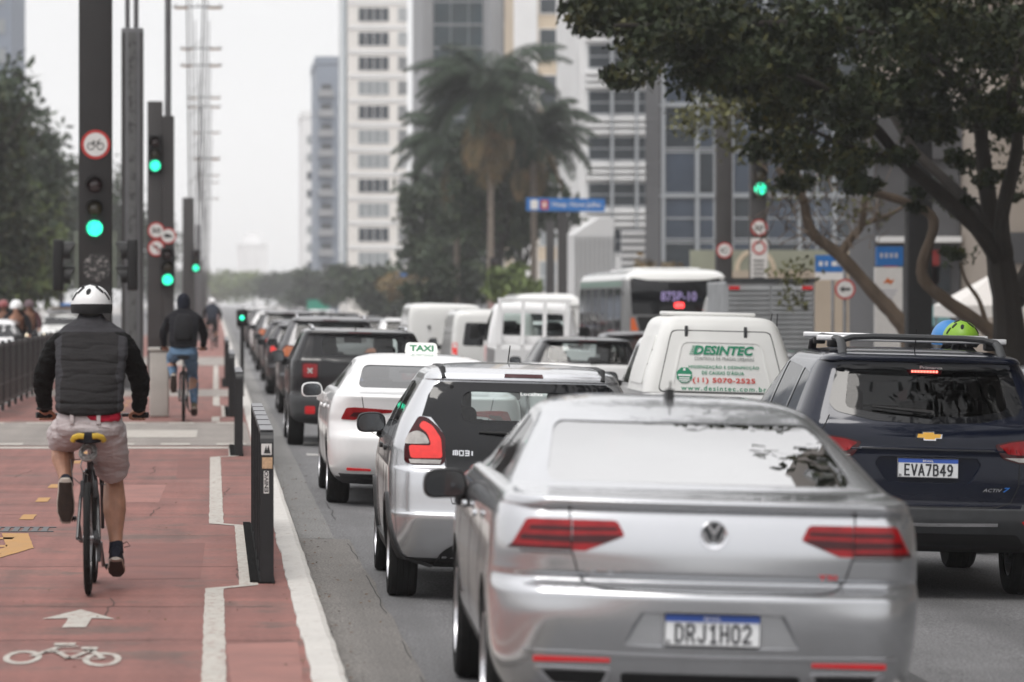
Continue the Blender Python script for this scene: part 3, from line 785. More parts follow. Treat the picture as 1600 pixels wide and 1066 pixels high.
# tall white block with paired windows
B1 = building('office_tower', 'tall white tower with one wide and one narrow window column', 15.0, 21.6, 435, 470, 52, M_WHITEW)
windows(B1, [(1.05, 3.55), (5.55, 1.1)], [3.0 + 2.77 * k for k in range(17)], 1.65, M_WHITEC, [M_WINDK, M_WINDK, M_WINMID, M_WINMID], 4, 1, seed=3)
bands(B1, 'floor_ledge', .0, 6.6, [2.2 + 2.77 * k for k in range(17)], .35, .12, M_WHITEC)
bands(B1, 'glazed_strip', 6, 26, [2.2], 36, .25, mat('strip_glass', (.14, .19, .22), .2, var=.2, scale=.5), side=True)
B2 = building('apartment_tower', 'grey-blue tower with stacked balconies left of the white tower', 14.6, 18.2, 560, 590, 37, M_BLUEG)
windows(B2, [(.7, 1.5)], [3 + 2.9 * k for k in range(11)], 1.5, M_GREYC, [M_WINDK], 2, 1)
for k in range(11):
    b = MB(); b.box(.3, 2.5, -1.0, 0, 2.6 + 2.9 * k, 2.85 + 2.9 * k); b.box(.3, 2.5, -1.0, -.94, 2.85 + 2.9 * k, 3.6 + 2.9 * k); b.build('balcony', M_GREYC, B2)
B3 = building('pale_tower', 'faintest narrow pale tower at the far left of the right-hand row', 14.3, 18.5, 640, 665, 33, M_WHITEC)
windows(B3, [(.8, 1.0), (2.4, 1.0)], [4 + 3 * k for k in range(9)], 1.4, M_GREYC, [M_WINDK, M_WINMID], 1, 1)
# dark glass tower behind the palm
B4 = building('glass_tower', 'dark teal glass tower with pale grid behind the palm', 18.9, 25.2, 352, 370, 55, M_GREYC)
for k in range(22):
    f = 6.0 + 2.12 * k
    fr, pn = win_mesh(4.9, 2.06, 3, 1, M_MULL, M_GLBLUE, False); w = link('window', fr, B4); w.location = (.95, 0, f); link('pane', pn, w)
bands(B4, 'plain_pier', 0, .9, [3.0], 50, .3, M_GREYC)
B5 = building('grey_tower', 'grey concrete tower with a rounded dark bay behind the palm top', 24.4, 29.0, 340, 380, 60, M_GREYC)
b = MB(); b.lathe([(1.5, 8), (1.5, 52)], 'z', 20, c=(2.5, 0, 0)); b.build('round_bay', M_DKBR, B5, True)
for k in range(14): b = MB(); b.lathe([(1.58, 8 + 3 * k), (1.58, 8.5 + 3 * k)], 'z', 20, c=(2.5, 0, 0)); b.build('bay_ledge', M_GREYC, B5, True)
B6 = building('beige_tower', 'beige tower with paired dark windows right of the palm', 24.0, 29.2, 310, 320, 55, M_BEIGEW)
windows(B6, [(2.05, 1.45)], [2.5 + 3.75 * k for k in range(13)], 2.6, M_WHITEC, [M_WINDK, M_WINMID], 1, 2, seed=5)
bands(B6, 'pale_fin', 0, 1.9, [3], 48, .25, M_WHITEC)
# white louvred block
B7 = building('louvred_block', 'white block with fluted side and bands of white louvres', 24.0, 32.5, 250, 268, 30, M_WHITEC)
for k in range(8):
    z = 5.0 + 3.0 * k
    for x in (.15, 1.75, 3.35): fr, pn = win_mesh(1.5, 1.55, 1, 2, M_MULL, M_WINDK, False); w = link('window', fr, B7); w.location = (x + .05, 0, z); link('pane', pn, w)
    for j in range(3): b = MB(); b.box(0, 5.2, -.5 - .05 * j, 0, z + 1.75 + .42 * j, z + 1.95 + .42 * j); b.build('louvre', M_WHITEC, B7)
b = MB()
for k in range(22): b.box(-.3, 0, .2 + .8 * k, .6 + .8 * k, 3, 29)
b.build('fluting', M_WHITEC, B7)
for x in (1.7, 3.3): b = MB(); b.box(x - .06, x + .06, -.75, 0, 3, 29); b.build('vertical_fin', M_MULL, B7)
# big dark glass office on the right
B8 = building('glass_office', 'wide dark glass office with thin pale mullions behind the tree', 21.0, 40, 182, 188, 26, M_DKBR)
cw = 1.62
for k in range(11):
    z = 2.6 + 2.15 * k
    for i in range(8):
        fr, pn = win_mesh(cw - .08, 2.05, 2 if i % 3 == 1 else 1, 2 if k % 2 else 1, M_MULL, [M_GLDK, M_WINDK][(i + k) % 3 == 0], False); w = link('window', fr, B8); w.location = (.2 + cw * i, 0, z); link('pane', pn, w)
for i in range(11): b = MB(); b.box(.10 + cw * i, .20 + cw * i, -.35, 0, 2.5, 26); b.build('mullion', M_MULL, B8)
for k in range(0, 11, 2): b = MB(); b.box(0, 19, -.2, 0, 2.48 + 2.15 * k, 2.58 + 2.15 * k); b.build('transom', M_MULL, B8)
# low structures in front of it
t = thing('podium_wall', 'low beige podium wall with rounded niches behind the box truck', 'wall', (16.2, 131, 0))
b = MB(); b.box(0, 7.2, 0, .5, 0, 2.9); b.build('wall', mat('podium_stone', (.40, .335, .265), .85, var=.1, scale=.6), t)
b = MB(); b.box(0, 7.2, .1, .4, 2.9, 3.6); b.build('upper_band', mat('podium_green', (.25, .26, .2), .8, var=.2, scale=1), t)
for x in (2.2, 5.2): b = MB(); b.lathe([(.55, -.03), (.7, -.03), (.7, 0), (.55, 0)], 'y', 24, c=(x, .1, 2.95), close=True); b.build('niche_arch', M_BEIGEW, t)
t = thing('ribbed_kiosk', 'white box with vertical ribs left of the bus roof', 'kiosk', (17.9, 192, 0))
b = MB(); b.box(0, 2.0, 0, 5, 0, 5.2); b.prism([(0, 5.2), (2.0, 5.2), (2.0, 6.0), (1.2, 6.0)], 0, 5); b.build('shell', M_WHITEC, t)
for k in range(9): b = MB(); b.box(.04 + .23 * k, .12 + .23 * k, -.12, 0, 0, 5.1); b.build('rib', M_GREYC, t)
t = thing('slatted_screen', 'white horizontally slatted screen wall beside the ribbed box', 'screen', (20.05, 190, 0))
b = MB(); b.box(0, 2.2, .1, .3, 0, 5.4); b.build('backing', M_GREYC, t)
for k in range(14): b = MB(); b.box(0, 2.2, -.05, .1, .3 + .37 * k, .5 + .37 * k); b.build('slat', M_WHITEC, t)
# right edge: beige block over shops
B9 = building('shop_block', 'beige block over dark shop fronts behind the big tree', 19.6, 40, 97, 103, 9.5, M_BEIGE2)
b = MB(); b.box(-.02, 12, -.25, 0, 6.95, 7.2); b.build('cornice', M_WHITEC, B9)
b = MB(); b.box(.2, 12, -.06, 0, 2.8, 3.6); b.build('dark_fascia', M_DKBR, B9)
B10 = building('corner_shop', 'dark shop front with red and teal panels beyond the pavement', 17.3, 19.55, 101, 105, 6.2, M_DKBR)
for x, w, z, h, m_ in ((.25, .35, 1.3, 1.5, mat('shop_red', (.35, .03, .03), .6)), (.9, 1.1, 1.2, .55, mat('shop_teal', (.16, .33, .35), .6)), (.8, 1.2, 2.1, .7, M_WINDK), (.1, .55, 2.95, .3, M_WHITEC), (1.3, .4, 2.3, .9, mat('shop_red', (0, 0, 0)))):
    b = MB(); b.box(x, x + w, -.08, 0, z, z + h); b.build('shop_panel', m_, B10)
b = MB(); b.box(.05, 2.2, -.5, 0, 3.4, 3.55); b.build('awning', M_WHITEC, B10)
B11 = building('stone_block', 'grey-beige block with plain wall behind the white totem', 21.9, 24.4, 126, 130, 10, M_BEIGE2)
windows(B11, [(.4, .7), (1.5, .7)], [5.2, 7.6], 1.2, M_WHITEC, [M_WINDK], 1, 1)
# left far tower and the pale block at the end of the avenue
B12 = building('slab_tower', 'blue-grey tower at the far left above the trees', -31, -21.4, 400, 430, 60, M_BLUEG)
windows(B12, [(5.4, 3.6), (.8, 3.6)], [8 + 3.1 * k for k in range(15)], 1.5, M_GREYC, [M_WINDK, M_WINMID], 3, 1, seed=8)
B13 = building('hazy_tower', 'palest block at the very end of the avenue', 7, 16.5, 1250, 1290, 20, M_WHITEC)
b = MB(); b.box(2, 7, 5, 30, 20, 24); b.build('roof_house', M_WHITEC, B13)
B14 = building('left_block', 'long low facade across the far pavement behind the trees', -40, -21, 150, 330, 9, M_GREYC)
windows(B14, [(17.0, 1.4), (14.5, 1.4)], [2.5, 5.2], 1.4, M_WHITEC, [M_WINDK], 2, 1)
for i, (x0, x1, y, h, m_, l) in enumerate(((5.0, 10.0, 700, 6.0, M_WHITEC, 'low white hazy building at the foot of the avenue trees'), (21, 30, 520, 14, M_GREYC, 'hazy grey block between the palm and the white tower'))):
    bb = building('hazy_block', l, x0 + (8 if i == 0 else 0), x1 + (8 if i == 0 else 0), y, y + 20, h, m_)
    windows(bb, [(1, 1.2), (3, 1.2)], [2.5], 1.4, M_GREYC, [M_WINDK], 1, 1)
B15 = building('stone_office', 'stone office block beside the big tree, out of the frame to the right', 20.0, 42, 5, 92, 64, mat('brown_stone', (.17, .15, .135), .8, var=.15, scale=.4))
windows(B15, [(4 + 10.4 * k, 6.5) for k in range(8)], [5 + 4.9 * k for k in range(12)], 2.6, M_GREYC, [M_WINDK], 2, 1, side=True)
# ------------------------------------------------------------------ trees
def leaf_mat(name, col, var=.5, scale=1.6, col2=None):
    m = mat(name, col, .6, var=var, scale=scale, spec=.2)
    t = m.node_tree; p = t.nodes['Principled BSDF']
    if col2:
        src = p.inputs['Base Color'].links[0].from_socket; tc = t.nodes.new('ShaderNodeTexCoord')
        n = t.nodes.new('ShaderNodeTexNoise'); n.inputs['Scale'].default_value = scale * 2.3; n.inputs['Detail'].default_value = 3; t.links.new(tc.outputs['Object'], n.inputs['Vector'])
        r = t.nodes.new('ShaderNodeMapRange'); r.inputs[1].default_value = .52; r.inputs[2].default_value = .72; t.links.new(n.outputs[0], r.inputs[0])
        mx = t.nodes.new('ShaderNodeMix'); mx.data_type = 'RGBA'; t.links.new(src, mx.inputs['A']); mx.inputs['B'].default_value = (*col2, 1); t.links.new(r.outputs[0], mx.inputs['Factor'])
        t.links.new(mx.outputs['Result'], p.inputs['Base Color'])
    return m
L_DARK = leaf_mat('leaf_dark', (.022, .031, .013), .6, 1.3, (.07, .066, .018))
L_FAR = leaf_mat('leaf_far', (.030, .044, .024), .5, .5, (.065, .08, .035))
L_LIT = leaf_mat('leaf_fresh_lit', (.085, .115, .035), .5, .8, (.14, .17, .05))  # fresh green; on the left row its paleness stands for sunlight
L_PALM = leaf_mat('leaf_palm', (.022, .036, .020), .5, .8)
L_DRY = leaf_mat('leaf_dry', (.16, .12, .06), .5, .8, (.24, .15, .07))
L_BARE = leaf_mat('leaf_sparse', (.13, .13, .055), .4, 1.2)
M_BARK = mat('bark_dark', (.024, .019, .015), .9, var=.35, scale=5, bump=.8, bscale=16, stretch=(1, 1, .35))
M_BARKL = mat('bark_tan', (.13, .095, .068), .9, var=.3, scale=5, bump=.6, bscale=18, stretch=(1, 1, .35))
M_PTRUNK = mat('palm_trunk', (.20, .165, .135), .9, var=.25, scale=6, bump=.5, bscale=12)

def leaves(clusters, size, seed=0, aspect=1.7, droop=.25):
    """leaf-shaped faces scattered through ellipsoid clumps: (x,y,z, rx,ry,rz, count)"""
    rg = np.random.default_rng(seed); V = []; F = []; base = 0
    for x, y, z, rx, ry, rz, n in clusters:
        d = rg.normal(size=(n, 3)); d /= np.linalg.norm(d, axis=1)[:, None]; rr = rg.uniform(.15, 1, n)**.45
        c = np.array([x, y, z]) + d * rr[:, None] * np.array([rx, ry, rz]) * (1 + .22 * rg.normal(size=(n, 1)))
        a = rg.normal(size=(n, 3)); a[:, 2] -= droop * 2; a /= np.linalg.norm(a, axis=1)[:, None]
        u = rg.normal(size=(n, 3)); u[:, 2] *= .6; u -= a * (u * a).sum(1)[:, None]; u /= np.linalg.norm(u, axis=1)[:, None]
        nn = np.cross(a, u); s = size * rg.uniform(.6, 1.35, n)[:, None]
        P = np.stack([c - a * s * aspect / 2, c + u * s * .42 - a * s * .1, c + a * s * aspect / 2 + nn * s * .15, c - u * s * .42 - a * s * .1], 1).reshape(-1, 3)
        V.append(P); F.append((np.arange(n * 4) + base)); base += n * 4
    V = np.concatenate(V); k = len(V) // 4
    me = bpy.data.meshes.new('leaves'); me.vertices.add(len(V)); me.vertices.foreach_set('co', V.ravel().astype(np.float32))
    me.loops.add(k * 4); me.loops.foreach_set('vertex_index', np.concatenate(F).astype(np.int32))
    me.polygons.add(k); me.polygons.foreach_set('loop_start', np.arange(0, k * 4, 4, dtype=np.int32))
    me.update(calc_edges=True); return me
def crown(t, clusters, size, m, seed, name='crown', origin=(0, 0, 0), **kw):
    cl = [(c[0] - origin[0], c[1] - origin[1], c[2] - origin[2], *c[3:]) for c in clusters]
    me = leaves(cl, size, seed, **kw); me.materials.append(m); return link(name, me, t)
def limb(b, pts, r0, r1, rg=None, wob=.0):
    n = len(pts); P = []; k = 5
    Q = [Vector(p) for p in pts]
    for i in range(n - 1):
        p0, p1, p2, p3 = Q[max(i - 1, 0)], Q[i], Q[i + 1], Q[min(i + 2, n - 1)]
        for j in range(k):
            t = j / k; P.append(.5 * ((2 * p1) + (-p0 + p2) * t + (2 * p0 - 5 * p1 + 4 * p2 - p3) * t * t + (-p0 + 3 * p1 - 3 * p2 + p3) * t**3))
    P.append(Q[-1]); N = len(P)
    b.tube(P, [r0 + (r1 - r0) * i / (N - 1) + (.06 * r0 * math.sin(i * 2.1) if i % 2 else 0) for i in range(N)], 9)
def blob_clusters(rg, c, r, n, per, squash=.8):
    out = []
    for i in range(n):
        d = Vector((rg.gauss(0, 1), rg.gauss(0, 1), rg.gauss(0, 1))).normalized() * r * rg.uniform(.25, .95)
        q = r * rg.uniform(.22, .45); out.append((c[0] + d.x, c[1] + d.y, c[2] + d.z * squash, q, q, q * .75, int(per * rg.uniform(.6, 1.3))))
    return out
def simple_tree(name, label, x, y, h, r, size, m, seed, per=110, n=26, group=None, trunk_r=.22, low=.35, bark=None):
    rg = random.Random(seed); t = thing(name, label, 'tree', (x, y, 0), group=group)
    b = MB(); limb(b, [(0, 0, -.3), (rg.uniform(-.2, .2), 0, h * .25), (rg.uniform(-.3, .3), .1, h * .6)], trunk_r, trunk_r * .5)
    for k in range(5): a = rg.uniform(0, 6.28); limb(b, [(0, 0, h * rg.uniform(.22, .45)), (.4 * r * math.cos(a), .4 * r * math.sin(a), h * .6), (.8 * r * math.cos(a), .8 * r * math.sin(a), h * .75)], trunk_r * .5, .04)
    b.build('trunk', bark or M_BARK, t, True)
    zc = h * (1 + low) / 2; cl = blob_clusters(rg, (0, 0, zc), 1, n, per)
    cl = [(c[0] * r, c[1] * r, zc + (c[2] - zc) * h * (1 - low) / 2 * 1.15, c[3] * r, c[4] * r, c[5] * h * (1 - low) / 2 * 1.1, c[6]) for c in cl]
    crown(t, cl, size, m, seed); return t

# the great tree over the carriageway, right
def big_tree():
    D = 63.0; o = Vector(px(1582, 560, D)); o.z = 0
    t = thing('street_tree', 'great dark tree leaning over the traffic with a forked trunk', 'tree', tuple(o))
    L = lambda x, y, d=D: tuple(Vector(px(x, y, d)) - o)
    b = MB(); limb(b, [(.05, 0, -.3), L(1580, 560), L(1574, 480), L(1562, 400)], .30, .22)
    limb(b, [L(1564, 410), L(1527, 356, 62.5), L(1454, 290, 62), L(1412, 254, 61.5), L(1360, 194, 61), L(1270, 130, 60), L(1150, 90, 59)], .165, .04)
    limb(b, [L(1570, 400), L(1540, 345), L(1480, 285, 64), L(1425, 230, 65), L(1380, 150, 66), L(1340, 60, 67)], .13, .04)
    limb(b, [L(1562, 410), L(1548, 336), L(1536, 240), L(1527, 157), L(1500, 40, 64), L(1450, -80, 65)], .17, .06)
    limb(b, [L(1570, 400), L(1566, 336, 62), L(1590, 226, 61), L(1580, 147, 60), L(1610, 40, 60)], .15, .05)
    limb(b, [L(1527, 157), L(1450, 90, 61), L(1300, 40, 60), L(1100, 40, 59), L(960, 40, 58)], .09, .03)
    limb(b, [L(1412, 254, 61.5), L(1330, 230, 61), L(1260, 200, 60.5)], .07, .02)
    limb(b, [L(1585, 470), L(1630, 380, 64), L(1690, 250, 65), L(1720, 100, 66)], .18, .06)
    b.build('trunk', M_BARK, t, True)
    rg = random.Random(4); cl = []; S_ = D / FPX
    # irregular layers of foliage: (x, y, rx, ry, density)
    for x, y, rx, ry, k in ((960, 30, 70, 42, 1), (1010, 60, 70, 45, 1), (1070, 60, 90, 62, 1.3), (1130, 85, 70, 45, 1), (1180, 50, 120, 65, 1.5), (1240, 90, 90, 55, 1.3), (1310, 50, 130, 70, 1.6), (1440, 50, 130, 75, 1.6), (1560, 60, 110, 85, 1.5),
                        (900, 20, 35, 20, .3), (1000, -40, 150, 60, 1.3), (1200, -60, 180, 70, 1.6), (1420, -70, 180, 70, 1.6), (1600, -60, 120, 80, 1.3), (1360, 150, 100, 45, 1.0), (1450, 165, 90, 40, .9), (1545, 170, 70, 50, .8), (1280, 170, 80, 50, .9),
                        (1230, 215, 55, 45, .55), (1290, 225, 60, 55, .6), (1215, 165, 50, 40, .6), (1260, 262, 40, 28, .3), (1340, 215, 50, 40, .4), (1420, 215, 50, 35, .35), (1500, 235, 45, 35, .3), (1585, 215, 35, 40, .35),
                        (1330, 290, 22, 18, .10), (1540, 300, 25, 25, .12), (1500, 330, 20, 18, .10), (1495, 385, 24, 16, .12), (1425, 300, 24, 20, .1), (1590, 300, 22, 40, .15), (1660, 150, 120, 120, 1.3), (1000, 110, 45, 25, .4), (1075, 130, 40, 22, .4), (1190, 130, 60, 30, .6)):
        n = max(2, int(11 * k))
        for i in range(n):
            d = D + rg.uniform(-6, 6) * min(1, k + .3); p = Vector(px(x + rg.gauss(0, .5) * rx, y + rg.gauss(0, .5) * ry, d)) - o
            q = S_ * min(rx, ry) * rg.uniform(.35, .75); cl.append((p.x, p.y, p.z, q * 1.3, q * 1.3, q * .7, int(190 * k**.3 * rg.uniform(.6, 1.2))))
    crown(t, cl, .092, L_DARK, 11)
    tufts = [(*(Vector(px(x, y, D - 2)) - o), r * S_, r * S_, r * S_ * .7, n) for x, y, r, n in ((1215, 190, 40, 160), (1245, 235, 38, 170), (1300, 245, 34, 120), (1190, 150, 36, 120), (905, 28, 30, 60), (1340, 235, 30, 90), (1010, 95, 40, 110), (1280, 150, 45, 120))]
    crown(t, tufts, .095, leaf_mat('leaf_olive_lit', (.062, .066, .022), .5, 1.5, (.12, .10, .03)), 12, 'outer_tufts')  # brighter olive puts the light on these tufts into their colour
big_tree()
def bare_tree():
    D = 75.0; o = Vector(px(1420, 560, D)); o.z = 0; L = lambda x, y, d=D: tuple(Vector(px(x, y, d)) - o)
    t = thing('street_tree', 'half-bare tan tree with sinuous branches behind the box truck', 'tree', tuple(o))
    b = MB(); limb(b, [(0, 0, -.2), L(1420, 530), L(1400, 495), L(1370, 462), L(1312, 399), L(1268, 362), L(1254, 310), L(1233, 285), L(1215, 262)], .19, .06)
    limb(b, [L(1312, 399), L(1330, 372), L(1346, 352), L(1351, 310), L(1346, 270)], .10, .04)
    limb(b, [L(1254, 310), L(1240, 250), L(1190, 205), L(1140, 175), L(1105, 165)], .05, .02)
    limb(b, [L(1346, 352), L(1400, 330), L(1440, 300)], .05, .02)
    rg = random.Random(2)
    for i in range(170):
        x, y = rg.uniform(1180, 1380), rg.uniform(230, 390); a = rg.uniform(-2.6, -.4); l = rg.uniform(18, 70)
        limb(b, [L(x, y, D + rg.uniform(-1.5, 1.5)), L(x + l * .5 * math.cos(a) + rg.uniform(-8, 8), y + l * .5 * math.sin(a)), L(x + l * math.cos(a), y + l * math.sin(a), D + rg.uniform(-2, 2))], .013, .004)
    b.build('trunk', M_BARKL, t, True)
    cl = [(*(Vector(px(x, y, D)) - o), r * .0125, r * .0125, r * .009, n) for x, y, r, n in ((1110, 180, 58, 330), (1145, 165, 48, 260), (1080, 195, 34, 110), (1165, 225, 44, 160), (1240, 430, 40, 120), (1245, 470, 28, 60), (1225, 300, 40, 60), (1300, 300, 60, 70), (1350, 330, 50, 50), (1205, 190, 35, 60))]
    crown(t, cl, .085, L_BARE, 21)
bare_tree()
t = thing('street_tree', 'low brown limb tree twisting up from the pavement by the great tree', 'tree', (13.1, 66, 0)); o = Vector((13.1, 66, 0)); L = lambda x, y, d=66: tuple(Vector(px(x, y, d)) - o)
b = MB(); limb(b, [(.1, 0, -.2), L(1555, 540), L(1543, 514), L(1475, 467), L(1440, 425), L(1459, 345), L(1412, 315), L(1338, 289), L(1354, 247)], .15, .05); limb(b, [L(1543, 514), L(1530, 470), L(1510, 440), L(1500, 410)], .05, .02); b.build('trunk', M_BARKL, t, True)
crown(t, [(*(Vector(px(x, y, 66)) - o), .3, .3, .22, 45) for x, y in ((1345, 245), (1325, 280), (1500, 400), (1480, 310))], .09, L_DARK, 31)

# palm with drooping crown
def palm(label, x, y, h, R_, n, seed, m=L_PALM, dry=6, tr=.17):
    rg = random.Random(seed); t = thing('palm_tree', label, 'palm', (x, y, 0))
    b = MB(); limb(b, [(0, 0, -.2), (.05, 0, h * .5), (0, 0, h)], tr * 1.15, tr * .8); b.build('trunk', M_PTRUNK, t, True)
    b = MB(); b.tube([(0, 0, h - .3), (0, 0, h + .9)], [tr * .9, tr * .5], 10); b.ball((-.25, -.2, h - .1), (.2, .2, .35)); b.build('crown_shaft', L_DRY, t, True)
    for grp, cnt, mm in (('frond', n, m), ('dry_frond', dry, L_DRY)):
        for i in range(cnt):
            a = rg.uniform(0, 6.28); el = rg.uniform(-.1, 1.35) if grp == 'frond' else rg.uniform(-1.3, -.6); ln = R_ * rg.uniform(.85, 1.2)
            b = MB(); P = []; pos = Vector((0, 0, h + .3)); e = el
            for k in range(11): P.append(pos.copy()); pos += Vector((math.cos(a) * math.cos(e), math.sin(a) * math.cos(e), math.sin(e))) * ln / 10; e -= (.17 if grp == 'frond' else .1)
            b.tube(P, [.035 - .0028 * k for k in range(11)], 5)
            for k in range(1, 11):
                d = (P[k] - P[k - 1]).normalized(); sd = d.cross(Vector((0, 0, 1))).normalized()
                for s_ in (-1, 1):
                    for q in range(5):
                        c = P[k - 1].lerp(P[k], q / 5); L_ = ln * .27 * math.sin(math.pi * min(1, (k + q / 5) / 11.5) * .9 + .25)
                        e2 = c + sd * s_ * L_ * .75 + Vector((0, 0, -L_ * rg.uniform(.35, .8))) + d * L_ * .3
                        m2 = (c + e2) / 2; b.add([c - d * .02, m2 - d * .045, e2, m2 + d * .045], [(0, 1, 2, 3)])
            b.build(grp, mm, t, fix=False)
    return t
palm('tall palm with a broad drooping crown in front of the glass tower', 14.25, 200, 12.7, 4.6, 58, 3, dry=9)
palm('palm leaning out left behind the tall palm', 13.35, 214, 10.3, 3.9, 44, 16, dry=5)
palm('palm with dense crown right of the tall palm', 16.9, 205, 10.4, 3.7, 44, 19, dry=4)
palm('shorter palm left of the tall palm', 14.1, 244, 8.4, 3.2, 34, 6, dry=3)
GTR = 'street trees beyond the bus'
simple_tree('street_tree', 'dark bushy tree filling the space under the tall palm', 15.6, 210, 11.2, 3.6, .34, L_FAR, 41, 170, 34, GTR)
simple_tree('street_tree', 'tall loose tree behind the shorter palm', 13.9, 238, 9.6, 3.0, .34, L_FAR, 51, 110, 26, GTR)
simple_tree('street_tree', 'broad dark tree left of the palm trunk', 14.0, 235, 6.9, 3.2, .36, L_FAR, 42, 140, 28, GTR)
simple_tree('street_tree', 'dark tree right of the palm behind the long blue board', 17.0, 214, 9.8, 2.5, .32, L_FAR, 43, 90, 20, GTR)
simple_tree('street_tree', 'russet half-bare bush left of the lone green light', 13.6, 262, 4.4, 3.0, .3, L_DRY, 44, 60, 22, GTR)
simple_tree('street_tree', 'fresh green small tree under the lone green light', 12.9 + .5, 178, 3.9, 1.5, .24, L_LIT, 45, 120, 18, GTR)
simple_tree('street_tree', 'dark low tree left of the lone green light', 12.8, 215, 4.0, 2.4, .3, L_FAR, 46, 130, 22, GTR, low=.1)
simple_tree('street_tree', 'dark tree by the foot of the white tower', 14.5, 330, 5.2, 3.6, .4, L_FAR, 47, 120, 24, GTR, low=.1)
simple_tree('street_tree', 'small dry bush above the bus roof', 17.6, 150, 3.9, 1.7, .2, L_DRY, 48, 60, 16, GTR, low=.2)
for i, (x, y, h, r, l) in enumerate(((16, 400, 6, 5, 'hazy tree at the foot of the grey-blue tower'), (14.5, 520, 6.5, 5, 'hazier tree beyond it under the pale tower'), (14, 700, 8, 8, 'very hazy tree line piece left of the pale tower'), (8, 820, 9, 10, 'pale green tree crown closing the avenue'), (0, 900, 9.5, 10, 'palest tree crown at the middle of the closing row'), (-10, 850, 13, 9, 'hazy tree crown left of the closing row'))):
    simple_tree('far_tree', l, x, y, h, r, .6, L_LIT if i in (3, 4) else L_FAR, 60 + i, 110, 26, 'hazy trees at the end of the avenue', low=.08)
# far pavement, left
GL = 'trees along the far pavement'
for i, (x, y, h, r, m_, l) in enumerate(((-9.8, 150, 12.7, 3.5, L_DARK, 'closest dark tree at the left edge with heavy low crown'), (-10.8, 172, 14.4, 3.3, L_FAR, 'tall dark tree second from the left edge'), (-9.2, 182, 7.7, 2.6, L_LIT, 'yellow-green tree coloured as if sunlit in front of the dark left row'), (-10.6, 205, 13.5, 2.9, L_FAR, 'dark tree just left of the broad signal column'),
                                      (-12, 235, 15.9, 3.3, L_DARK, 'rounded dark tree behind the broad signal column'), (-11, 275, 12.4, 3.7, L_FAR, 'grey-green tree between the columns'), (-10, 330, 13.8, 4.2, L_FAR, 'hazy tree behind the slim columns'), (-9, 410, 15.2, 5.1, L_FAR, 'hazier tree ending the left row'), (-14, 140, 11.0, 3.9, L_DARK, 'dark tree beside the long low facade'))):
    simple_tree('street_tree', l, x, y, h, r, .30, m_, 80 + i, 190, 34, GL, low=.05, trunk_r=.25)

# two unseen trees added above the frame so their crowns shade the right-hand lanes
for i, (x, y, l) in enumerate(((13.3, 19, 'unseen tree added to shade the lanes beside the viewer'), (13.4, 36, 'unseen tree added to shade the lanes short of the great tree'))):
    t = thing('street_tree', l, 'tree', (x, y, 0)); rg = random.Random(300 + i)
    b = MB(); limb(b, [(0, 0, -.3), (-.1, .2, 2.5), (-.5, .1, 5)], .3, .2)
    for k in range(6): a = rg.uniform(2.2, 4.1); limb(b, [(-.4, .1, 4.6), (-.4 + 2.2 * math.cos(a), 2.2 * math.sin(a), 6.5), (-.4 + 5.5 * math.cos(a), 5.5 * math.sin(a), 7.6)], .13, .04)
    b.build('trunk', M_BARK, t, True)
    crown(t, [(rg.uniform(-8.2, 3), rg.uniform(-7.5, 7.5), rg.uniform(7.0, 9.6), 1.5, 1.5, .8, 260) for k in range(58)], .16, L_DARK, 310 + i)
# ------------------------------------------------------------------ street furniture
M_BLKMET = mat('black_metal', (.014, .014, .015), .42, .2, var=.3, scale=6, spots=((.06, .06, .06), 30, .66))
M_CAPMET = mat('pale_cap_metal', (.22, .22, .23), .45, .6, var=.2, scale=10)  # paler metal for the strip along each frame top
M_COL = mat('dark_column', (.021, .019, .019), .55, .2, var=.2, scale=2, spots=((.035, .033, .032), 3, .6))
M_COL2 = mat('steel_column', (.13, .13, .135), .5, .3, var=.15, scale=2)
M_COL3 = mat('brown_grey_column', (.042, .039, .039), .6, .1, var=.15, scale=2)
M_GALV = mat('galvanised', (.30, .30, .31), .5, .6, var=.15, scale=5)
M_LGREEN = mat('lamp_green_lit', (.0, .4, .25), .3, emit=(.04, 1.0, .53), estr=2.2)
t_ = M_LGREEN.node_tree; v_ = t_.nodes.new('ShaderNodeTexVoronoi'); v_.inputs['Scale'].default_value = 55; tc_ = t_.nodes.new('ShaderNodeTexCoord'); t_.links.new(tc_.outputs['Object'], v_.inputs['Vector'])
r_ = t_.nodes.new('ShaderNodeMapRange'); r_.inputs[1].default_value = .1; r_.inputs[2].default_value = .6; r_.inputs[3].default_value = 3.2; r_.inputs[4].default_value = .7; t_.links.new(v_.outputs['Distance'], r_.inputs[0]); t_.links.new(r_.outputs[0], t_.nodes['Principled BSDF'].inputs['Emission Strength'])   # the diodes of the lamp
M_LOFF_R = mat('lamp_red_off', (.035, .012, .012), .25, coat=.6)
M_LOFF_Y = mat('lamp_amber_off', (.05, .04, .015), .25, coat=.6)
M_LOFF = mat('lamp_dark', (.016, .018, .016), .25, coat=.6)
M_SIGNR = mat('sign_red', (.45, .03, .025), .5, var=.08)
M_SIGNW = mat('sign_white', (.68, .66, .64), .5, var=.06)
M_SIGNK = mat('sign_black', (.02, .02, .02), .5)
M_SIGNB = mat('sign_blue', (.015, .14, .42), .45, var=.1)
M_SIGNG = mat('sign_green', (.0, .26, .17), .45, var=.1)
M_CONC = mat('pale_concrete', (.42, .40, .37), .85, var=.15, scale=3, bump=.2, spots=((.30, .32, .24), 2.2, .58))
M_RUST = mat('dull_pink', (.32, .2, .19), .8, var=.2)

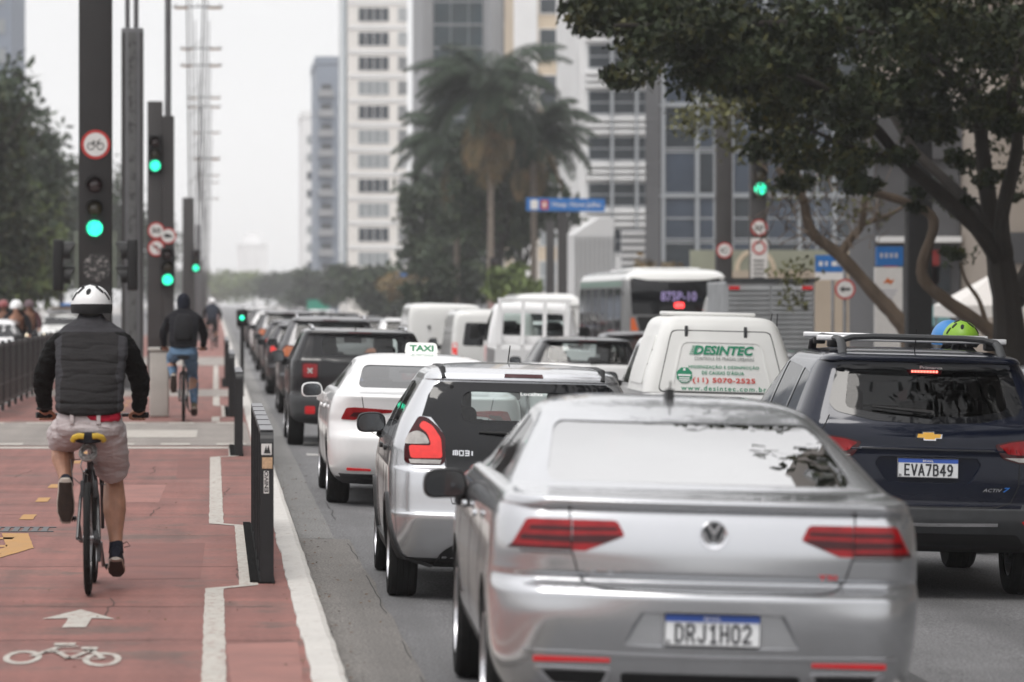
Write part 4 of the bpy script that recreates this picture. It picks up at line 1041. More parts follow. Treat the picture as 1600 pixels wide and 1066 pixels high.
def railing(n, x, y, label, stickers=False, group='black railings along the kerb', pitch=1.06):
    """row of inverted-U flat-bar frames on a toothed base strip; origin at the near foot"""
    t = thing('railing', label, 'railing', (x, y, LANE_Z), group=group)
    fr = None
    for k in range(n):
        if fr is None:
            b = MB(); w, L, H, th, r = .042, .98, 1.0 - LANE_Z + .06, .022, .09
            out = [(0, 0), (0, H - r)] + [(r - r * math.cos(a), H - r + r * math.sin(a)) for a in np.linspace(.2, math.pi / 2, 6)] + [(L - r + r * math.sin(a), H - r + r * math.cos(a)) for a in np.linspace(0, math.pi / 2 - .2, 6)] + [(L, H - r), (L, 0)]
            inn = [(L - th, 0), (L - th, H - r)] + [(L - r + (r - th) * math.sin(a), H - r + (r - th) * math.cos(a)) for a in np.linspace(math.pi / 2, 0, 6)] + [(r - (r - th) * math.cos(a), H - r + (r - th) * math.sin(a)) for a in np.linspace(math.pi / 2, 0, 6)] + [(th, 0)]
            b.prism(out + inn, -w, w, 'x'); b.box(-.03, .03, th, L - th, .30, .315)
            bars = b.mesh(M_BLKMET)
            b = MB(); b.box(-w * .96, w * .96, .06, L - .06, H + .0005, H + .006); capm = b.mesh(M_CAPMET)
            b = MB(); b.box(-.02, .02, -.006, .006, .316, H - th); barm = b.mesh(M_BLKMET); fr = True
        f = link('frame', bars, t); f.location = (0, k * pitch, 0)
        c = link('cap_strip', capm, f)
        for i in range(5): q = link('upright_bar', barm, f); q.location = (0, .16 * (i + 1), 0)
    b = MB(); b.box(-.05, .05, -.02, n * pitch, 0.0, .012)
    for i in range(int(n * pitch / .12)): b.box(-.105, -.05, .03 + .12 * i, .03 + .12 * i + .05, .0, .02)
    b.build('base_strip', mat('matt_black', (.01, .01, .01), .9, spec=.1), t)
    if stickers:
        for nm, z0, z1, x0, x1, m_ in (('sticker', .80, .87, -.035, .03, M_SIGNW), ('sticker', .715, .785, -.03, .034, mat('sticker_tan', (.5, .33, .2), .6, var=.3, scale=60)), ('sticker', .56, .70, -.02, .012, M_SIGNW)):
            b = MB(); b.box(x0, x1, -.0035, -.0005, z0, z1); o = b.build(nm, m_, t)
            if z0 == .56:
                v, f = fit_text('ENIVO', .005, .135, -.012, .012, bold=.03); b = MB(); b.add([(-.004 - p[1], -.0055, .565 + p[0]) for p in v], f); b.build('sticker_lettering', M_SIGNK, o, fix=False)
            elif z0 == .80:
                b = MB(); b.prism([(-.02, .81), (-.005, .86), (.0, .83), (.01, .862), (.022, .81)], -.006, -.0038); b.build('sticker_drawing', M_SIGNK, o)
    return t
railing(6, .315, 23.9, 'black railing with stickers on its end post, nearest the silver hatchback', True)
railing(3, .26, 43.5, 'second black railing beyond the stickered one, ending at the crossing')
railing(5, .24, 58.2, 'third black railing along the kerb, just past the crossing')
railing(8, .22, 78, 'far black railing along the kerb, smallest of the four on that side')
def panel_railing(y0, n, label):
    t = thing('railing', label, 'railing', (-3.42, y0, LANE_Z), group='black railings of the far kerb')
    b = MB(); b.box(-.03, .03, 0, .07, 0, 1.12); b.box(-.02, .02, .07, 1.9, 1.02, 1.08); b.box(-.02, .02, .07, 1.9, .12, .17); b.box(-.02, .02, .07, 1.9, .42, .45)
    for i in range(13): b.box(-.012, .012, .16 + .135 * i, .16 + .135 * i + (.075 if i % 3 else .1), .17, 1.02)
    me = b.mesh(M_BLKMET)
    for k in range(n): f = link('panel', me, t); f.location = (0, k * 1.97, 0)
panel_railing(57.5, 12, 'black panelled railing at the far edge of the bike lane, closest stretch')
panel_railing(82.5, 14, 'black panelled railing at the far edge of the bike lane, hazier far stretch')

def lamp_disc(parent, name, x, y, z, r, m, visor=True):
    b = MB(); b.lathe([(0, -.035), (r * .6, -.03), (r, 0), (r, .02), (0, .02)], 'y', 24, c=(x, y, z)); o = b.build(name, m, parent, True, 60)
    if visor:
        b = MB(); n = 18; vs = []
        for j in range(n + 1):
            a = math.pi * (-.18 + 1.36 * j / n); ca, sa = math.cos(a), math.sin(a)
            L = .10 + .10 * max(sa, 0)
            for rr, yy in ((r * 1.08, 0), (r * 1.12, -L), (r * 1.17, -L), (r * 1.13, 0)): vs.append((x + rr * ca, y + yy, z + rr * sa))
        b.add(vs, [(i * 4 + k, i * 4 + (k + 1) % 4, (i + 1) * 4 + (k + 1) % 4, (i + 1) * 4 + k) for i in range(n) for k in range(4)])
        b.build('visor', M_BLACKPL, o, True, 50)
    return o
def signal(label, x, y, zs, r, lit, rotz=0, housing=True, order=None, group='traffic lights along the avenue'):
    t = thing('traffic_light', label, 'traffic light', (x, y, 0), (0, 0, rotz), group)
    if housing:
        b = MB(); b.box(-r * 1.35, r * 1.35, .0, .16, min(zs) - r * 1.4, max(zs) + r * 1.4, bev=.03); b.build('housing', M_BLACKPL, t, True)
    names = order or [('red_lens', M_LOFF_R), ('amber_lens', M_LOFF_Y), ('green_lens', M_LGREEN)]
    for i, z in enumerate(zs):
        nm, m_ = names[i]; lamp_disc(t, nm, 0, 0, z, r, m_)
    return t
def round_sign(label, x, y, z, dia, draw, group='round red-ringed signs'):
    t = thing('traffic_sign', label, 'traffic sign', (x, y, z), group=group); r = dia / 2
    b = MB(); b.lathe([(0, 0), (r, 0), (r, .01), (0, .01)], 'y', 36); b.build('plate', M_SIGNR, t)
    b = MB(); b.lathe([(0, -.003), (r * .80, -.003), (r * .80, -.0005), (0, -.0005)], 'y', 36); b.build('face', M_SIGNW, t)
    b = MB()
    if draw == 'bike':
        for sx in (-.32, .32):
            b.lathe([(r * .20, -.007), (r * .26, -.007), (r * .26, -.004), (r * .20, -.004)], 'y', 24, c=(sx * r, 0, -.12 * r), close=True)
        for pl in ([(-.32, -.12), (-.16, .18), (.2, .18), (.32, -.12)], [(-.16, .18), (.02, -.12), (.2, .18)], [(-.2, .26), (-.1, .26)], [(.2, .18), (.22, .32), (.34, .32)]):
            b.prism([(p[0] * r, p[1] * r) for p in strip(pl, .05)], -.007, -.004)
    elif draw == 'left':
        b.prism([(p[0] * r, p[1] * r) for p in [(-.5, 0), (-.15, .3), (-.15, .11), (.45, .11), (.45, -.11), (-.15, -.11), (-.15, -.3)]], -.007, -.004)
    elif draw == 'turn':
        b.prism([(p[0] * r, p[1] * r) for p in strip([(.2, -.45), (.2, .05), (.1, .15), (-.1, .15)], .16)], -.007, -.004); b.prism([(p[0] * r, p[1] * r) for p in [(-.42, .15), (-.1, .38), (-.1, -.08)]], -.007, -.004)
    elif draw == 'truck':
        b.prism([(p[0] * r, p[1] * r) for p in [(-.45, -.2), (.1, -.2), (.1, .25), (-.45, .25)]], -.007, -.004); b.prism([(p[0] * r, p[1] * r) for p in [(.13, -.2), (.45, -.2), (.45, .02), (.3, .15), (.13, .15)]], -.007, -.004)
    else:
        v, f = fit_text(draw, -r * .5, r * .5, -r * .32, r * .32, bold=.03); b.add([(p[0], -.006, p[1]) for p in v], f)
    b.build('symbol', M_SIGNK, t, fix=False)
    if draw == 'turn':
        b = MB(); b.prism([(p[0] * r, p[1] * r) for p in strip([(-.56, .56), (.56, -.56)], .12)], -.0095, -.0072); b.build('bar', M_SIGNR, t)
    return t
def post(name, label, cat, x, y, w, dep, h, m, z0=LANE_Z, cap=True, group=None, z_base=None):
    t = thing(name, label, cat, (x, y, z0), group=group)
    b = MB(); b.box(-w / 2, w / 2, 0, dep, 0, h - z0, bev=min(.02, w * .1)); b.build('shaft', m, t, True)
    b = MB(); b.box(-w * .7, w * .7, -.1, dep + .1, 0, .05); b.build('base_plate', M_GALV, t)
    b = MB(); b.box(-w * .5 + .02, w * .5 - .02, -.004, -.001, .9, 2.0); b.build('access_door', m, t)
    return t
GT = 'dark signal columns on the median'
c1 = post('signal_column', 'broad dark column with bicycle sign and green light behind the helmeted cyclist', 'signal column', -1.89, 60, .52, .26, 10, M_COL, group=GT)
b = MB()
for sg in (-1, 1): b.box(sg * .262 - .0, sg * .262 + sg * .075, .02, .2, 1.95, 2.85)
b.build('side_bracket', mat('bracket_green_grey', (.16, .18, .15), .6, .3, var=.2), c1)
b = MB(); b.lathe([(0, -.004), (.22, -.004), (.22, -.001), (0, -.001)], 'y', 28, c=(0.02, 0, 2.28)); b.build('torn_poster', mat('torn_poster', (.03, .03, .03), .8, spots=((.3, .28, .27), 14, .5)), c1)
signal('three-lens traffic light glowing green on the broad dark column', -1.90, 59.97, (3.68, 3.31, 3.0), .125, 2, housing=False)
for sg in (-1, 1):
    signal('black hooded light on the %s flank of the broad dark column' % ('left' if sg < 0 else 'right'), -1.89 + sg * .50, 60.1, (2.62, 2.24), .15, 0, rotz=-sg * R(90), order=[('red_lens', M_LOFF_R), ('green_lens', M_LOFF)], group=None)
round_sign('round bicycle sign on the broad dark column', -1.885, 59.98, 4.31, .46, 'bike')
c2 = post('lamp_column', 'steel column with patterned centre strip and twin tubes rising from its top', 'lamp column', -1.64, 75, .43, .3, 7.2, M_COL2, group=None)
b = MB(); b.box(-.215, -.15, -.02, 0, .1, 7.0); b.box(.15, .215, -.02, 0, .1, 7.0); b.build('edge_flange', M_COL3, c2)
b = MB(); b.box(-.075, .075, -.03, -.001, .3, 7.0); b.build('centre_strip', mat('pattern_strip', (.10, .10, .10), .6, spots=((.035, .035, .035), 7, .5)), c2)
for dx in (-.10, .07): b = MB(); b.tube([(dx, .15, 7.0), (dx, .15, 14)], .05, 10); b.build('tube', M_COL2, c2, True)
c3 = post('signal_column', 'brown-grey column with stepped top carrying a green light and red-ringed signs', 'signal column', -1.375, 86, .34, .3, 6.34, M_COL3, group=GT)
b = MB(); b.box(.17, .43, .0, .3, 0, 5.9); b.build('lower_shaft', M_COL3, c3)
b = MB(); b.tube([(.29, .15, 5.9), (.29, .15, 14)], .075, 10); b.build('tube', M_COL2, c3, True)
signal('green traffic light on the brown-grey column with the stepped top', -1.37, 85.9, (5.42, 5.16, 4.89), .12, 2)
signal('lower green traffic light half hidden at the foot of the brown-grey column', -1.09, 85.9, (2.9, 2.62, 2.34), .12, 2)
round_sign('upper of the two stacked round signs on the brown-grey column', -1.345, 85.97, 3.44, .38, '50')
round_sign('lower of the two stacked round signs on the brown-grey column', -1.345, 85.97, 3.05, .38, 'turn')
round_sign('round sign at the edge of the brown-grey column, beside the stacked pair', -1.08, 85.97, 3.32, .37, 'truck')
c4 = post('signal_column', 'slim hazy column farther along the median with a tiny green light', 'signal column', -1.1, 150, .45, .3, 5.9, M_COL3, group=GT)
post('signal_column', 'narrow pale column just behind the slim hazy one on the median', 'signal column', -.78, 168, .26, .3, 5.2, M_COL2, group=GT)
signal('tiny green traffic light on the slim hazy column', -.80, 149.9, (3.7, 3.42, 3.15), .12, 2)
tb = thing('concrete_block', 'pale concrete block with graffiti smears beside the far cyclist', 'concrete block', (-.86, 58, LANE_Z))
b = MB(); b.box(-.15, .14, 0, .5, 0, 1.0, bev=.03); b.build('block', M_CONC, tb, True); b = MB(); b.box(-.17, .16, -.02, .52, 1.0, 1.05, bev=.01); b.build('cap', M_CONC, tb, True)
# lamp masts down the median: two legs spreading upward, cross-arms with fittings
GM = 'lamp masts down the median'
mast0 = None
for i, (d, h, arms) in enumerate(((173, 17, (15.0, 19.6)), (206, 17, (15.3, 14.4)), (250, 17, (15.0, 14.4)), (300, 17, (14.9, 12.9)), (360, 17, (15.0, 13.5)), (430, 17, (15.0, 13.2)))):
    t = thing('lamp_mast', ['nearest lamp mast on the median with spread legs and cross-arms', 'second lamp mast down the median', 'third lamp mast down the median', 'fourth lamp mast down the median', 'fifth lamp mast down the median', 'last and faintest lamp mast down the median'][i], 'lamp mast', (-.82, d, LANE_Z), group=GM)
    for sg in (-1, 1):
        b = MB(); b.tube([(sg * .12 - .2, 0, 0), (sg * .18 - .2, 0, 6), (sg * .46 - .1, 0, 20)], [.05, .04, .03], 8); b.build('leg', M_COL3, t, True)
    for z in arms:
        b = MB(); b.tube([(-1.15, 0, z), (1.15, 0, z)], .035, 6)
        for k in range(5): q = -1.0 + .5 * k; b.tube([(q, 0, z), (q, 0, z + .16)], .02, 5)
        a = b.build('cross_arm', M_COL3, t)
        for sg in (-1, 1):
          b = MB(); b.box(sg * .75 - .3, sg * .75 + .3, -.12, .12, z - .1, z - .03, bev=.02)
          b.build('light_fitting', mat('lamp_fitting_tan', (.35, .24, .16), .6), a)
    for z in (4, 7, 10, 13):
        b = MB(); b.tube([(-.5, 0, z), (.3, 0, z + .6)], .014, 5); b.build('brace', M_COL3, t)
# pedestrian signal on a short post
tp = thing('pedestrian_signal', 'small green pedestrian light on a short post at the kerb', 'pedestrian signal', (.47, 70, LANE_Z))
b = MB(); b.tube([(0, .06, 0), (0, .06, 1.6)], .035, 8); b.build('post', M_BLKMET, tp, True); b = MB(); b.box(-.1, .1, -.02, .1, 1.3, 1.6, bev=.02); b.build('housing', M_BLACKPL, tp, True); lamp_disc(tp, 'green_lens', 0, -.02, 1.45, .045, M_LGREEN, False)
# right pavement
GR = 'dark columns on the right pavement'
post('street_column', 'plain dark column with a small round sign right of the bus', 'street column', 13.23, 100, .42, .3, 6.7, M_COL3, z0=0, group=GR)
round_sign('small round sign on the plain dark column right of the bus', 13.23, 99.97, 3.18, .42, 'C')
post('street_column', 'dark column under the bright green light right of the bus', 'street column', 14.13, 100, .44, .3, 5.8, M_COL3, z0=0, group=GR)
signal('bright green traffic light above the two round signs right of the bus', 14.15, 99.9, (5.5, 5.14, 4.78), .15, 2)
round_sign('round 60 sign under the bright green light', 14.13, 99.97, 3.77, .44, '60')
t = thing('notice_board', 'tall white panel with a round emblem under the 60 sign', 'sign panel', (14.13, 99.96, 0))
b = MB(); b.box(-.22, .22, 0, .02, 2.3, 3.5); b.build('board', M_SIGNW, t)
b = MB(); b.lathe([(.13, -.012), (.18, -.012), (.18, -.001), (.13, -.001)], 'y', 24, c=(0, 0, 3.25), close=True); b.build('ring', M_SIGNR, t)
b = MB()
for k in range(5): b.box(-.15, .13, -.006, -.001, 2.45 + .11 * k, 2.49 + .11 * k)
b.build('printed_lines', M_SIGNK, t)
post('street_column', 'thick black column between the white panel sign and the big tree', 'street column', 13.2, 72, .46, .4, 9, mat('black_column', (.012, .012, .013), .5, var=.3), z0=0, group=GR)
t = thing('sign_post', 'round left-arrow sign on a thin post behind the box truck', 'traffic sign', (13.1, 80, 0)); b = MB(); b.tube([(0, .05, 0), (0, .05, 2.6)], .04, 8); b.build('post', M_GALV, t, True)
b = MB(); r = .215; b.lathe([(0, 0), (r, 0), (r, .01), (0, .01)], 'y', 32, c=(0, 0, 2.11)); b.build('plate', M_SIGNR, t)
b = MB(); b.lathe([(0, -.003), (r * .8, -.003), (r * .8, -.0005), (0, -.0005)], 'y', 32, c=(0, 0, 2.11)); b.build('face', M_SIGNW, t)
b = MB(); b.prism([(p[0] * r, p[1] * r + 2.11) for p in [(-.55, 0), (-.15, .32), (-.15, .12), (.5, .12), (.5, -.12), (-.15, -.12), (-.15, -.32)]], -.007, -.004); b.build('arrow', M_SIGNK, t)
t = thing('street_name_sign', 'small blue and white street sign on a post among the bare branches', 'street sign', (13.6, 85, 0)); b = MB(); b.tube([(.05, .05, 0), (.05, .05, 3.1)], .035, 8); b.build('post', M_GALV, t, True)
b = MB(); b.box(-.34, .32, 0, .02, 2.5, 2.88); b.build('blue_board', M_SIGNB, t); b = MB(); b.box(-.34, .32, -.0, .02, 2.33, 2.497); b.build('white_board', M_SIGNW, t)
b = MB()
for k, w in enumerate((.08, .05, .12, .09)): b.box(-.26 + .14 * k, -.26 + .14 * k + w, -.005, -.001, 2.64, 2.74)
b.build('printed_marks', M_SIGNW, t)
t = thing('information_totem', 'white information totem with blue head and orange mark left of the thick black column', 'totem', (13.66, 78, 0))
b = MB(); b.box(-.28, .28, 0, .12, .1, 2.55); b.build('panel', M_SIGNW, t); b = MB(); b.box(-.25, .29, -.004, .124, 2.58, 2.97); b.build('blue_head', M_SIGNB, t)
b = MB(); b.prism([(-.12, 2.22), (-.02, 2.34), (.03, 2.28), (.12, 2.30), (.04, 2.2), (-.03, 2.24)], -.006, -.001); b.build('orange_mark', mat('orange_mark', (.6, .15, .03), .5), t)
b = MB()
for k in range(3): b.box(-.17, .17 - .04 * k, -.004, -.001, 2.06 - .07 * k, 2.09 - .07 * k)
for k in range(4): b.box(-.18 + .1 * k, -.18 + .1 * k + .06, -.008, -.0042, 2.74, 2.84)
b.build('printed_marks', mat('print_grey', (.45, .45, .5), .6), t)
# overhead blue destination board
t = thing('direction_sign', 'long blue overhead direction board in front of the palm', 'direction sign', (12.84, 142, 0))
b = MB(); b.box(-1.45, 1.45, 0, .04, 4.98 + .2, 5.46 + .2); bo = b.build('board', M_SIGNB, t)
bo.rotation_euler = (0, R(.8), 0)
b = MB(); b.box(-1.3, -1.02, -.006, -.001, 5.24, 5.58); b.build('white_symbol', M_SIGNW, bo)
b = MB(); b.box(-.92, -.64, -.006, -.001, 5.24, 5.58); rs = b.build('emblem_field', M_SIGNR, bo); b = MB(); b.box(-.81, -.75, -.009, -.0062, 5.29, 5.53); b.box(-.87, -.69, -.0095, -.0062, 5.38, 5.44); b.build('cross', M_SIGNW, rs)
wall_text('board_lettering', 'Hosp. Nove Julho', -.5, 1.3, 5.3, 5.52, -.006, M_SIGNW, bo, bold=.01)
b = MB(); b.box(-.2, .15, .06, .3, 0, 5.6); b.build('column', M_COL3, t)
post('street_column', 'dark column under the left end of the long blue board', 'street column', 11.85 + 1.2, 150, .32, .3, 5.0, M_COL3, z0=0, group=GR)
for lbl, x, y, d, w, h, m_ in (('small blue sign below the palm', 641, 433.5, 270, 2.1, .55, M_SIGNB), ('teal green direction sign above the far traffic', 497, 478, 480, 2.7, 1.5, M_SIGNG)):
    X, Y, Z = px(x, y, d); t = thing('direction_sign', lbl, 'direction sign', (X, Y, 0)); b = MB(); b.box(-w / 2, w / 2, 0, .05, Z - h / 2, Z + h / 2); b.build('board', m_, t); b = MB(); b.tube([(0, .1, -.1), (0, .1, Z)], .09, 8); b.build('post', M_GALV, t, True)
t = post('street_column', 'dusty column with a green light below the palm', 'street column', 13.35, 184, .5, .3, 3.5, M_COL3, z0=0, group=GR)
b = MB(); b.box(-.26, .26, -.02, .32, 0, 2.2); b.build('painted_foot', M_RUST, t)
signal('lone green traffic light below the palm', 13.35, 183.9, (3.7, 3.35, 3.0), .18, 2)
# white market tent by the big tree
t = thing('market_tent', 'white peaked market tent behind the big tree', 'tent', (16.8, 82, 0.02))
b = MB(); s_ = 1.25; n = 12; P = []
for i in range(4): a, c = [(-s_, -s_), (s_, -s_), (s_, s_), (-s_, s_)][i], [(-s_, -s_), (s_, -s_), (s_, s_), (-s_, s_)][(i + 1) % 4]; b.add([(*a, 1.75), (*c, 1.75), (0, 0, 2.55)], [(0, 1, 2)]); b.add([(*a, 1.75), (*c, 1.75), (*c, 1.5), (*a, 1.5)], [(0, 1, 2, 3)])
b.build('canopy', mat('tent_cloth', (.72, .69, .66), .8, var=.05), t, fix=False)
for x in (-1.2, 1.2):
    for y in (-1.2, 1.2): b = MB(); b.tube([(x, y, 0), (x, y, 1.75)], .025, 8); b.build('leg', M_GALV, t)
# ------------------------------------------------------------------ cars
def place(root, X, d, yaw=0.0, up=0.0):
    sl_ = math.atan(SLOPE) if .7 < X < 7 else 0
    root.location = (X, d, ground(X) + up); root.rotation_mode = 'XYZ'
    root.rotation_euler = (0, sl_, -R(yaw)); return root

def make_car(name, label, cat, sh, m, sp, group=None):
    root = thing(name, label, cat, group=group)
    wy, fy, r, w, wx = sp['wheels']; ar = sp.get('arch', r + .05)
    b = body(root, sh, m, [(wy, ar), (fy, ar)], sp.get('cav'), sp.get('rear_win'), sp.get('front_win'), sp.get('side_wins', ()), sp.get('extra', ()))
    if sp.get('recess'):      # the recess keeps the paint
        x0, x1, z0, z1, dep = sp['recess']
        for p in b.data.polygons:
            x, y, z = p.center
            if x0 < x < x1 and z0 < z < z1 and y < sh.rear(x, z) + dep: p.material_index = 0
    for fn, zm in sp.get('zones', ()):
        b.data.materials.append(zm); k = len(b.data.materials) - 1
        for p in b.data.polygons:
            if p.material_index != 1 and fn(*p.center): p.material_index = k
    for y in (wy, fy):
        for sg in (-1, 1): wheel(root, sg * wx, y, r, w, sg, sp.get('rim', 'alloy'))
    if sp.get('rear_win'): glaze('rear_window', sp.get('rear_glass', G_TINT), root, sh, 'rear', sp['rear_win'])
    if sp.get('front_win'): glaze('windscreen', G_SCREEN, root, sh, 'front', sp['front_win'])
    for sw in sp.get('side_wins', ()):
        for sg in (-1, 1): glaze('side_window', sp.get('side_glass', G_TINT), root, sh, 'side', sw, sg)
    if sp.get('seats'):
        ry, fy2, sz = sp['seats']
        for x in (-.38, .38): seat(root, x, fy2, sz, .5)
        if sp.get('bench', True):
            q = MB(); q.box(-.62, .62, ry - .08, ry + .08, sz - .35, sz + .1, bev=.05); q.box(-.62, .62, ry, ry + .5, sz - .38, sz - .22, bev=.04)
            for x in (-.38, .38): q.box(x - .13, x + .13, ry - .1, ry, sz + .1, sz + .26, bev=.05)
            q.build('rear_bench', M_SEAT, root, True, 40)
        q = MB(); q.box(-.68, .68, fy2 + .75, fy2 + 1.1, sz - .25, sz + .08, bev=.05)
        q.tube([(-.38 + .18 * math.cos(t), fy2 + .62 + .08 * math.sin(t), sz + .0 + .17 * math.sin(t)) for t in np.linspace(0, 2 * math.pi, 20, endpoint=False)], .016, 6, closed=True)
        q.build('dashboard', M_DARKIN, root, True, 40)
        q = MB(); q.box(-.12, .12, fy2 + .7, fy2 + .73, sh.H - .21, sh.H - .14, bev=.01); q.build('inside_mirror', M_DARKIN, root, True)
    for f in sp.get('lamps', ()):
        lname, polys, lm, overs = f
        for s_ in (1, -1):
            pp = polys if s_ == 1 else [mirror(q) for q in polys]
            lo = shapes(lname, lm, root, sh, 'rear', pp, .006, .03, .035)
            for oname, op, om, oo in overs: shapes(oname, om, lo, sh, 'rear', op if s_ == 1 else [mirror(q) for q in op], oo, .008, .035)
    for ln in sp.get('gaps', ()):
        q = MB(); lay(q, sh, 'rear', strip(ln, .007), (), .0012, .002, .04); q.build('panel_seam', M_GAP, root)
    for ln in sp.get('side_gaps', ()):
        for sg in (-1, 1): q = MB(); lay(q, sh, 'side', strip(ln, .007), (), .0012, .002, .05, sg); q.build('panel_seam', M_GAP, root)
    if sp.get('mirror'):
        y, z = sp['mirror'][:2]
        for sg in (-1, 1): door_mirror(root, sh, sg, y, z, sp.get('mirror_mat', M_BLACKPL), **sp.get('mirror_kw', {}))
    for hy, hz in sp.get('handles', ()):
        for sg in (-1, 1):
            q = MB(); lay(q, sh, 'side', rnd_poly([(hy - .09, hz - .015), (hy + .09, hz - .015), (hy + .09, hz + .015), (hy - .09, hz + .015)], .014), (), .03, .02, .06, sg)
            q.build('door_handle', sp.get('handle_mat', m), root, True)
    return root
def frustum(o, i, y0, y1):
    n = len(o); vs = [(p[0], y0, p[1]) for p in o] + [(p[0], y1, p[1]) for p in i]
    return vs, [tuple(range(n)), tuple(range(2 * n - 1, n - 1, -1))] + [(k, k + n, (k + 1) % n + n, (k + 1) % n) for k in range(n)]

P_SILVER = paint('paint_silver', (.53, .54, .56), .8, .2)
P_SILVER2 = paint('paint_silver_cool', (.58, .59, .61), .75, .24)
P_WHITE = paint('paint_white', (.80, .80, .80), 0, .3)
P_BLACK = paint('paint_black', (.012, .012, .014), 0, .2)
P_NAVY = paint('paint_navy', (.0015, .0045, .016), .15, .12)
P_GREY = paint('paint_grey', (.10, .10, .105), .6, .3)
P_DGREY = paint('paint_dark_grey', (.045, .045, .05), .5, .3)

def silver_sedan():
    sh = Shape([
        [.20, .30, 4.50, .78, .30, .45, .03], [.28, .12, 4.66, .84, .30, .45, .05], [.38, .055, 4.74, .885, .28, .45, .06], [.45, .035, 4.765, .90, .28, .45, .06],
        [.60, .005, 4.77, .91, .28, .45, .06], [.695, .0, 4.76, .914, .28, .45, .07], [.72, .012, 4.75, .914, .28, .45, .07], [.745, .055, 4.745, .913, .26, .43, .07], [.765, .072, 4.73, .912, .25, .42, .07],
        [.795, .052, 4.70, .910, .25, .42, .07], [.88, .055, 4.60, .905, .24, .40, .06], [1.00, .085, 4.30, .893, .22, .38, .06], [1.05, .105, 3.98, .872, .22, .36, .06], [1.058, .075, 3.95, .868, .22, .36, .06], [1.08, .070, 3.88, .858, .22, .36, .06],
        [1.092, .10, 3.8, .848, .2, .34, .05], [1.10, .24, 3.72, .835, .18, .3, .04], [1.112, .50, 3.66, .82, .14, .25, .03], [1.13, .57, 3.58, .805, .12, .22, .07],
        [1.25, .96, 3.32, .725, .12, .22, .08], [1.36, 1.39, 3.05, .645, .12, .22, .08], [1.405, 1.66, 2.92, .61, .12, .25, .02], [1.44, 1.90, 2.78, .54, .15, .25, .02], [1.462, 2.12, 2.62, .38, .15, .2, .02], [1.468, 2.28, 2.5, .15, .08, .1, .01]])
    rec_o = [(-.43, .49), (-.315, .65), (.315, .65), (.43, .49)]; rec_i = [(-.36, .505), (-.285, .632), (.285, .632), (.36, .505)]
    lampA = [(-.845, .878), (-.83, .895), (-.775, .995), (-.755, 1.0), (-.592, 1.0), (-.592, .876)]
    lampB = [(-.586, .876), (-.586, 1.0), (-.41, 1.0), (-.395, .992), (-.372, .948), (-.375, .938), (-.53, .876)]
    seam = [(-.60, 1.075), (-.588, .88), (-.555, .775), (-.515, .737), (-.45, .724), (0, .718), (.45, .724), (.515, .737), (.555, .775), (.588, .88), (.60, 1.075)]
    sp = dict(wheels=(1.02, 3.81, .335, .225, .79), arch=.385, cav=(.55, 1.405, .075, 2.0),
              rear_win=rnd_poly([(-.665, 1.135), (.665, 1.135), (.58, 1.365), (-.58, 1.365)], .05), rear_glass=G_SED,
              front_win=rnd_poly([(-.66, 1.14), (.66, 1.14), (.56, 1.375), (-.56, 1.375)], .05),
              side_wins=[rnd_poly([(1.28, 1.12), (2.26, 1.11), (2.26, 1.37), (1.72, 1.345)], .03), rnd_poly([(2.34, 1.11), (3.42, 1.10), (2.95, 1.34), (2.34, 1.37)], .03)], side_glass=G_DARK,
              extra=[frustum(rec_o, rec_i, -.03, .05)], recess=(-.45, .45, .48, .66, .09), seats=(1.75, 2.6, .95),
              lamps=[('tail_lamp', [lampA], M_RED, [('lens_band', [[(-.80, .915), (-.79, .935), (-.592, .935), (-.592, .908)], [(-.845, .878), (-.835, .892), (-.592, .892), (-.592, .876)]], M_REDDK, .009), ('lens_band', [[(-.765, .955), (-.755, .972), (-.592, .972), (-.592, .955)]], M_REDDK, .009)]),
                     ('trunk_lamp', [lampB], M_RED, [('lens_band', [[(-.586, .908), (-.586, .938), (-.385, .944), (-.39, .935), (-.45, .91)]], M_REDDK, .009), ('lens_band', [[(-.586, .956), (-.586, .97), (-.40, .973), (-.40, .96)]], M_REDDK, .009)]),
                     ('bumper_reflector', [[(-.735, .425), (-.735, .447), (-.42, .447), (-.42, .432)]], M_REDREF, []),
                     ('exhaust_trim', [rnd_poly([(-.74, .405), (-.66, .325), (-.44, .325), (-.41, .405)], .02)], M_CHROME, [('exhaust_mouth', [rnd_poly([(-.70, .394), (-.645, .34), (-.455, .34), (-.43, .394)], .015)], M_BLACKPL, .009)])],
              gaps=[seam, [(-.592, .88), (-.592, .998)], [(.592, .88), (.592, .998)], [(-.84, .735), (-.7, .70), (0, .69), (.7, .70), (.84, .735)][:0] or [(-.80, .868), (-.58, .866)], [(.58, .866), (.80, .868)]],
              side_gaps=[[(2.3, .3), (2.3, 1.1)], [(3.35, .35), (3.4, 1.07)], [(1.35, 1.1), (1.42, .75), (1.5, .5)]],
              mirror=(3.0, 1.0), mirror_kw=dict(out=.11, w=.23, h=.15), handles=[(1.75, .93), (2.75, .92)])
    c = make_car('parked_sedan'.replace('parked', 'silver'), 'silver sedan with plate DRJ1H02, out of focus, closest to the camera', 'car', sh, P_SILVER, sp)
    shapes('chrome_strip', M_CHROME, c, sh, 'rear', [strip([(-.78, .468), (0, .462), (.78, .468)], .010)], .006, .008)
    shapes('rear_diffuser', M_BLACKPL, c, sh, 'rear', [rnd_poly([(-.38, .39), (-.33, .21), (.33, .21), (.38, .39)], .03)], .004, .01)
    # deck spoiler lip underside seam
    # the round badge: ring and the two stacked letters
    y = sh.rear(0, .955); b = MB()
    b.lathe([(.047, -.012), (.055, -.016), (.057, -.008), (.057, .004), (.047, .004)], 'y', 36, c=(0, y - .002, .955), close=True)
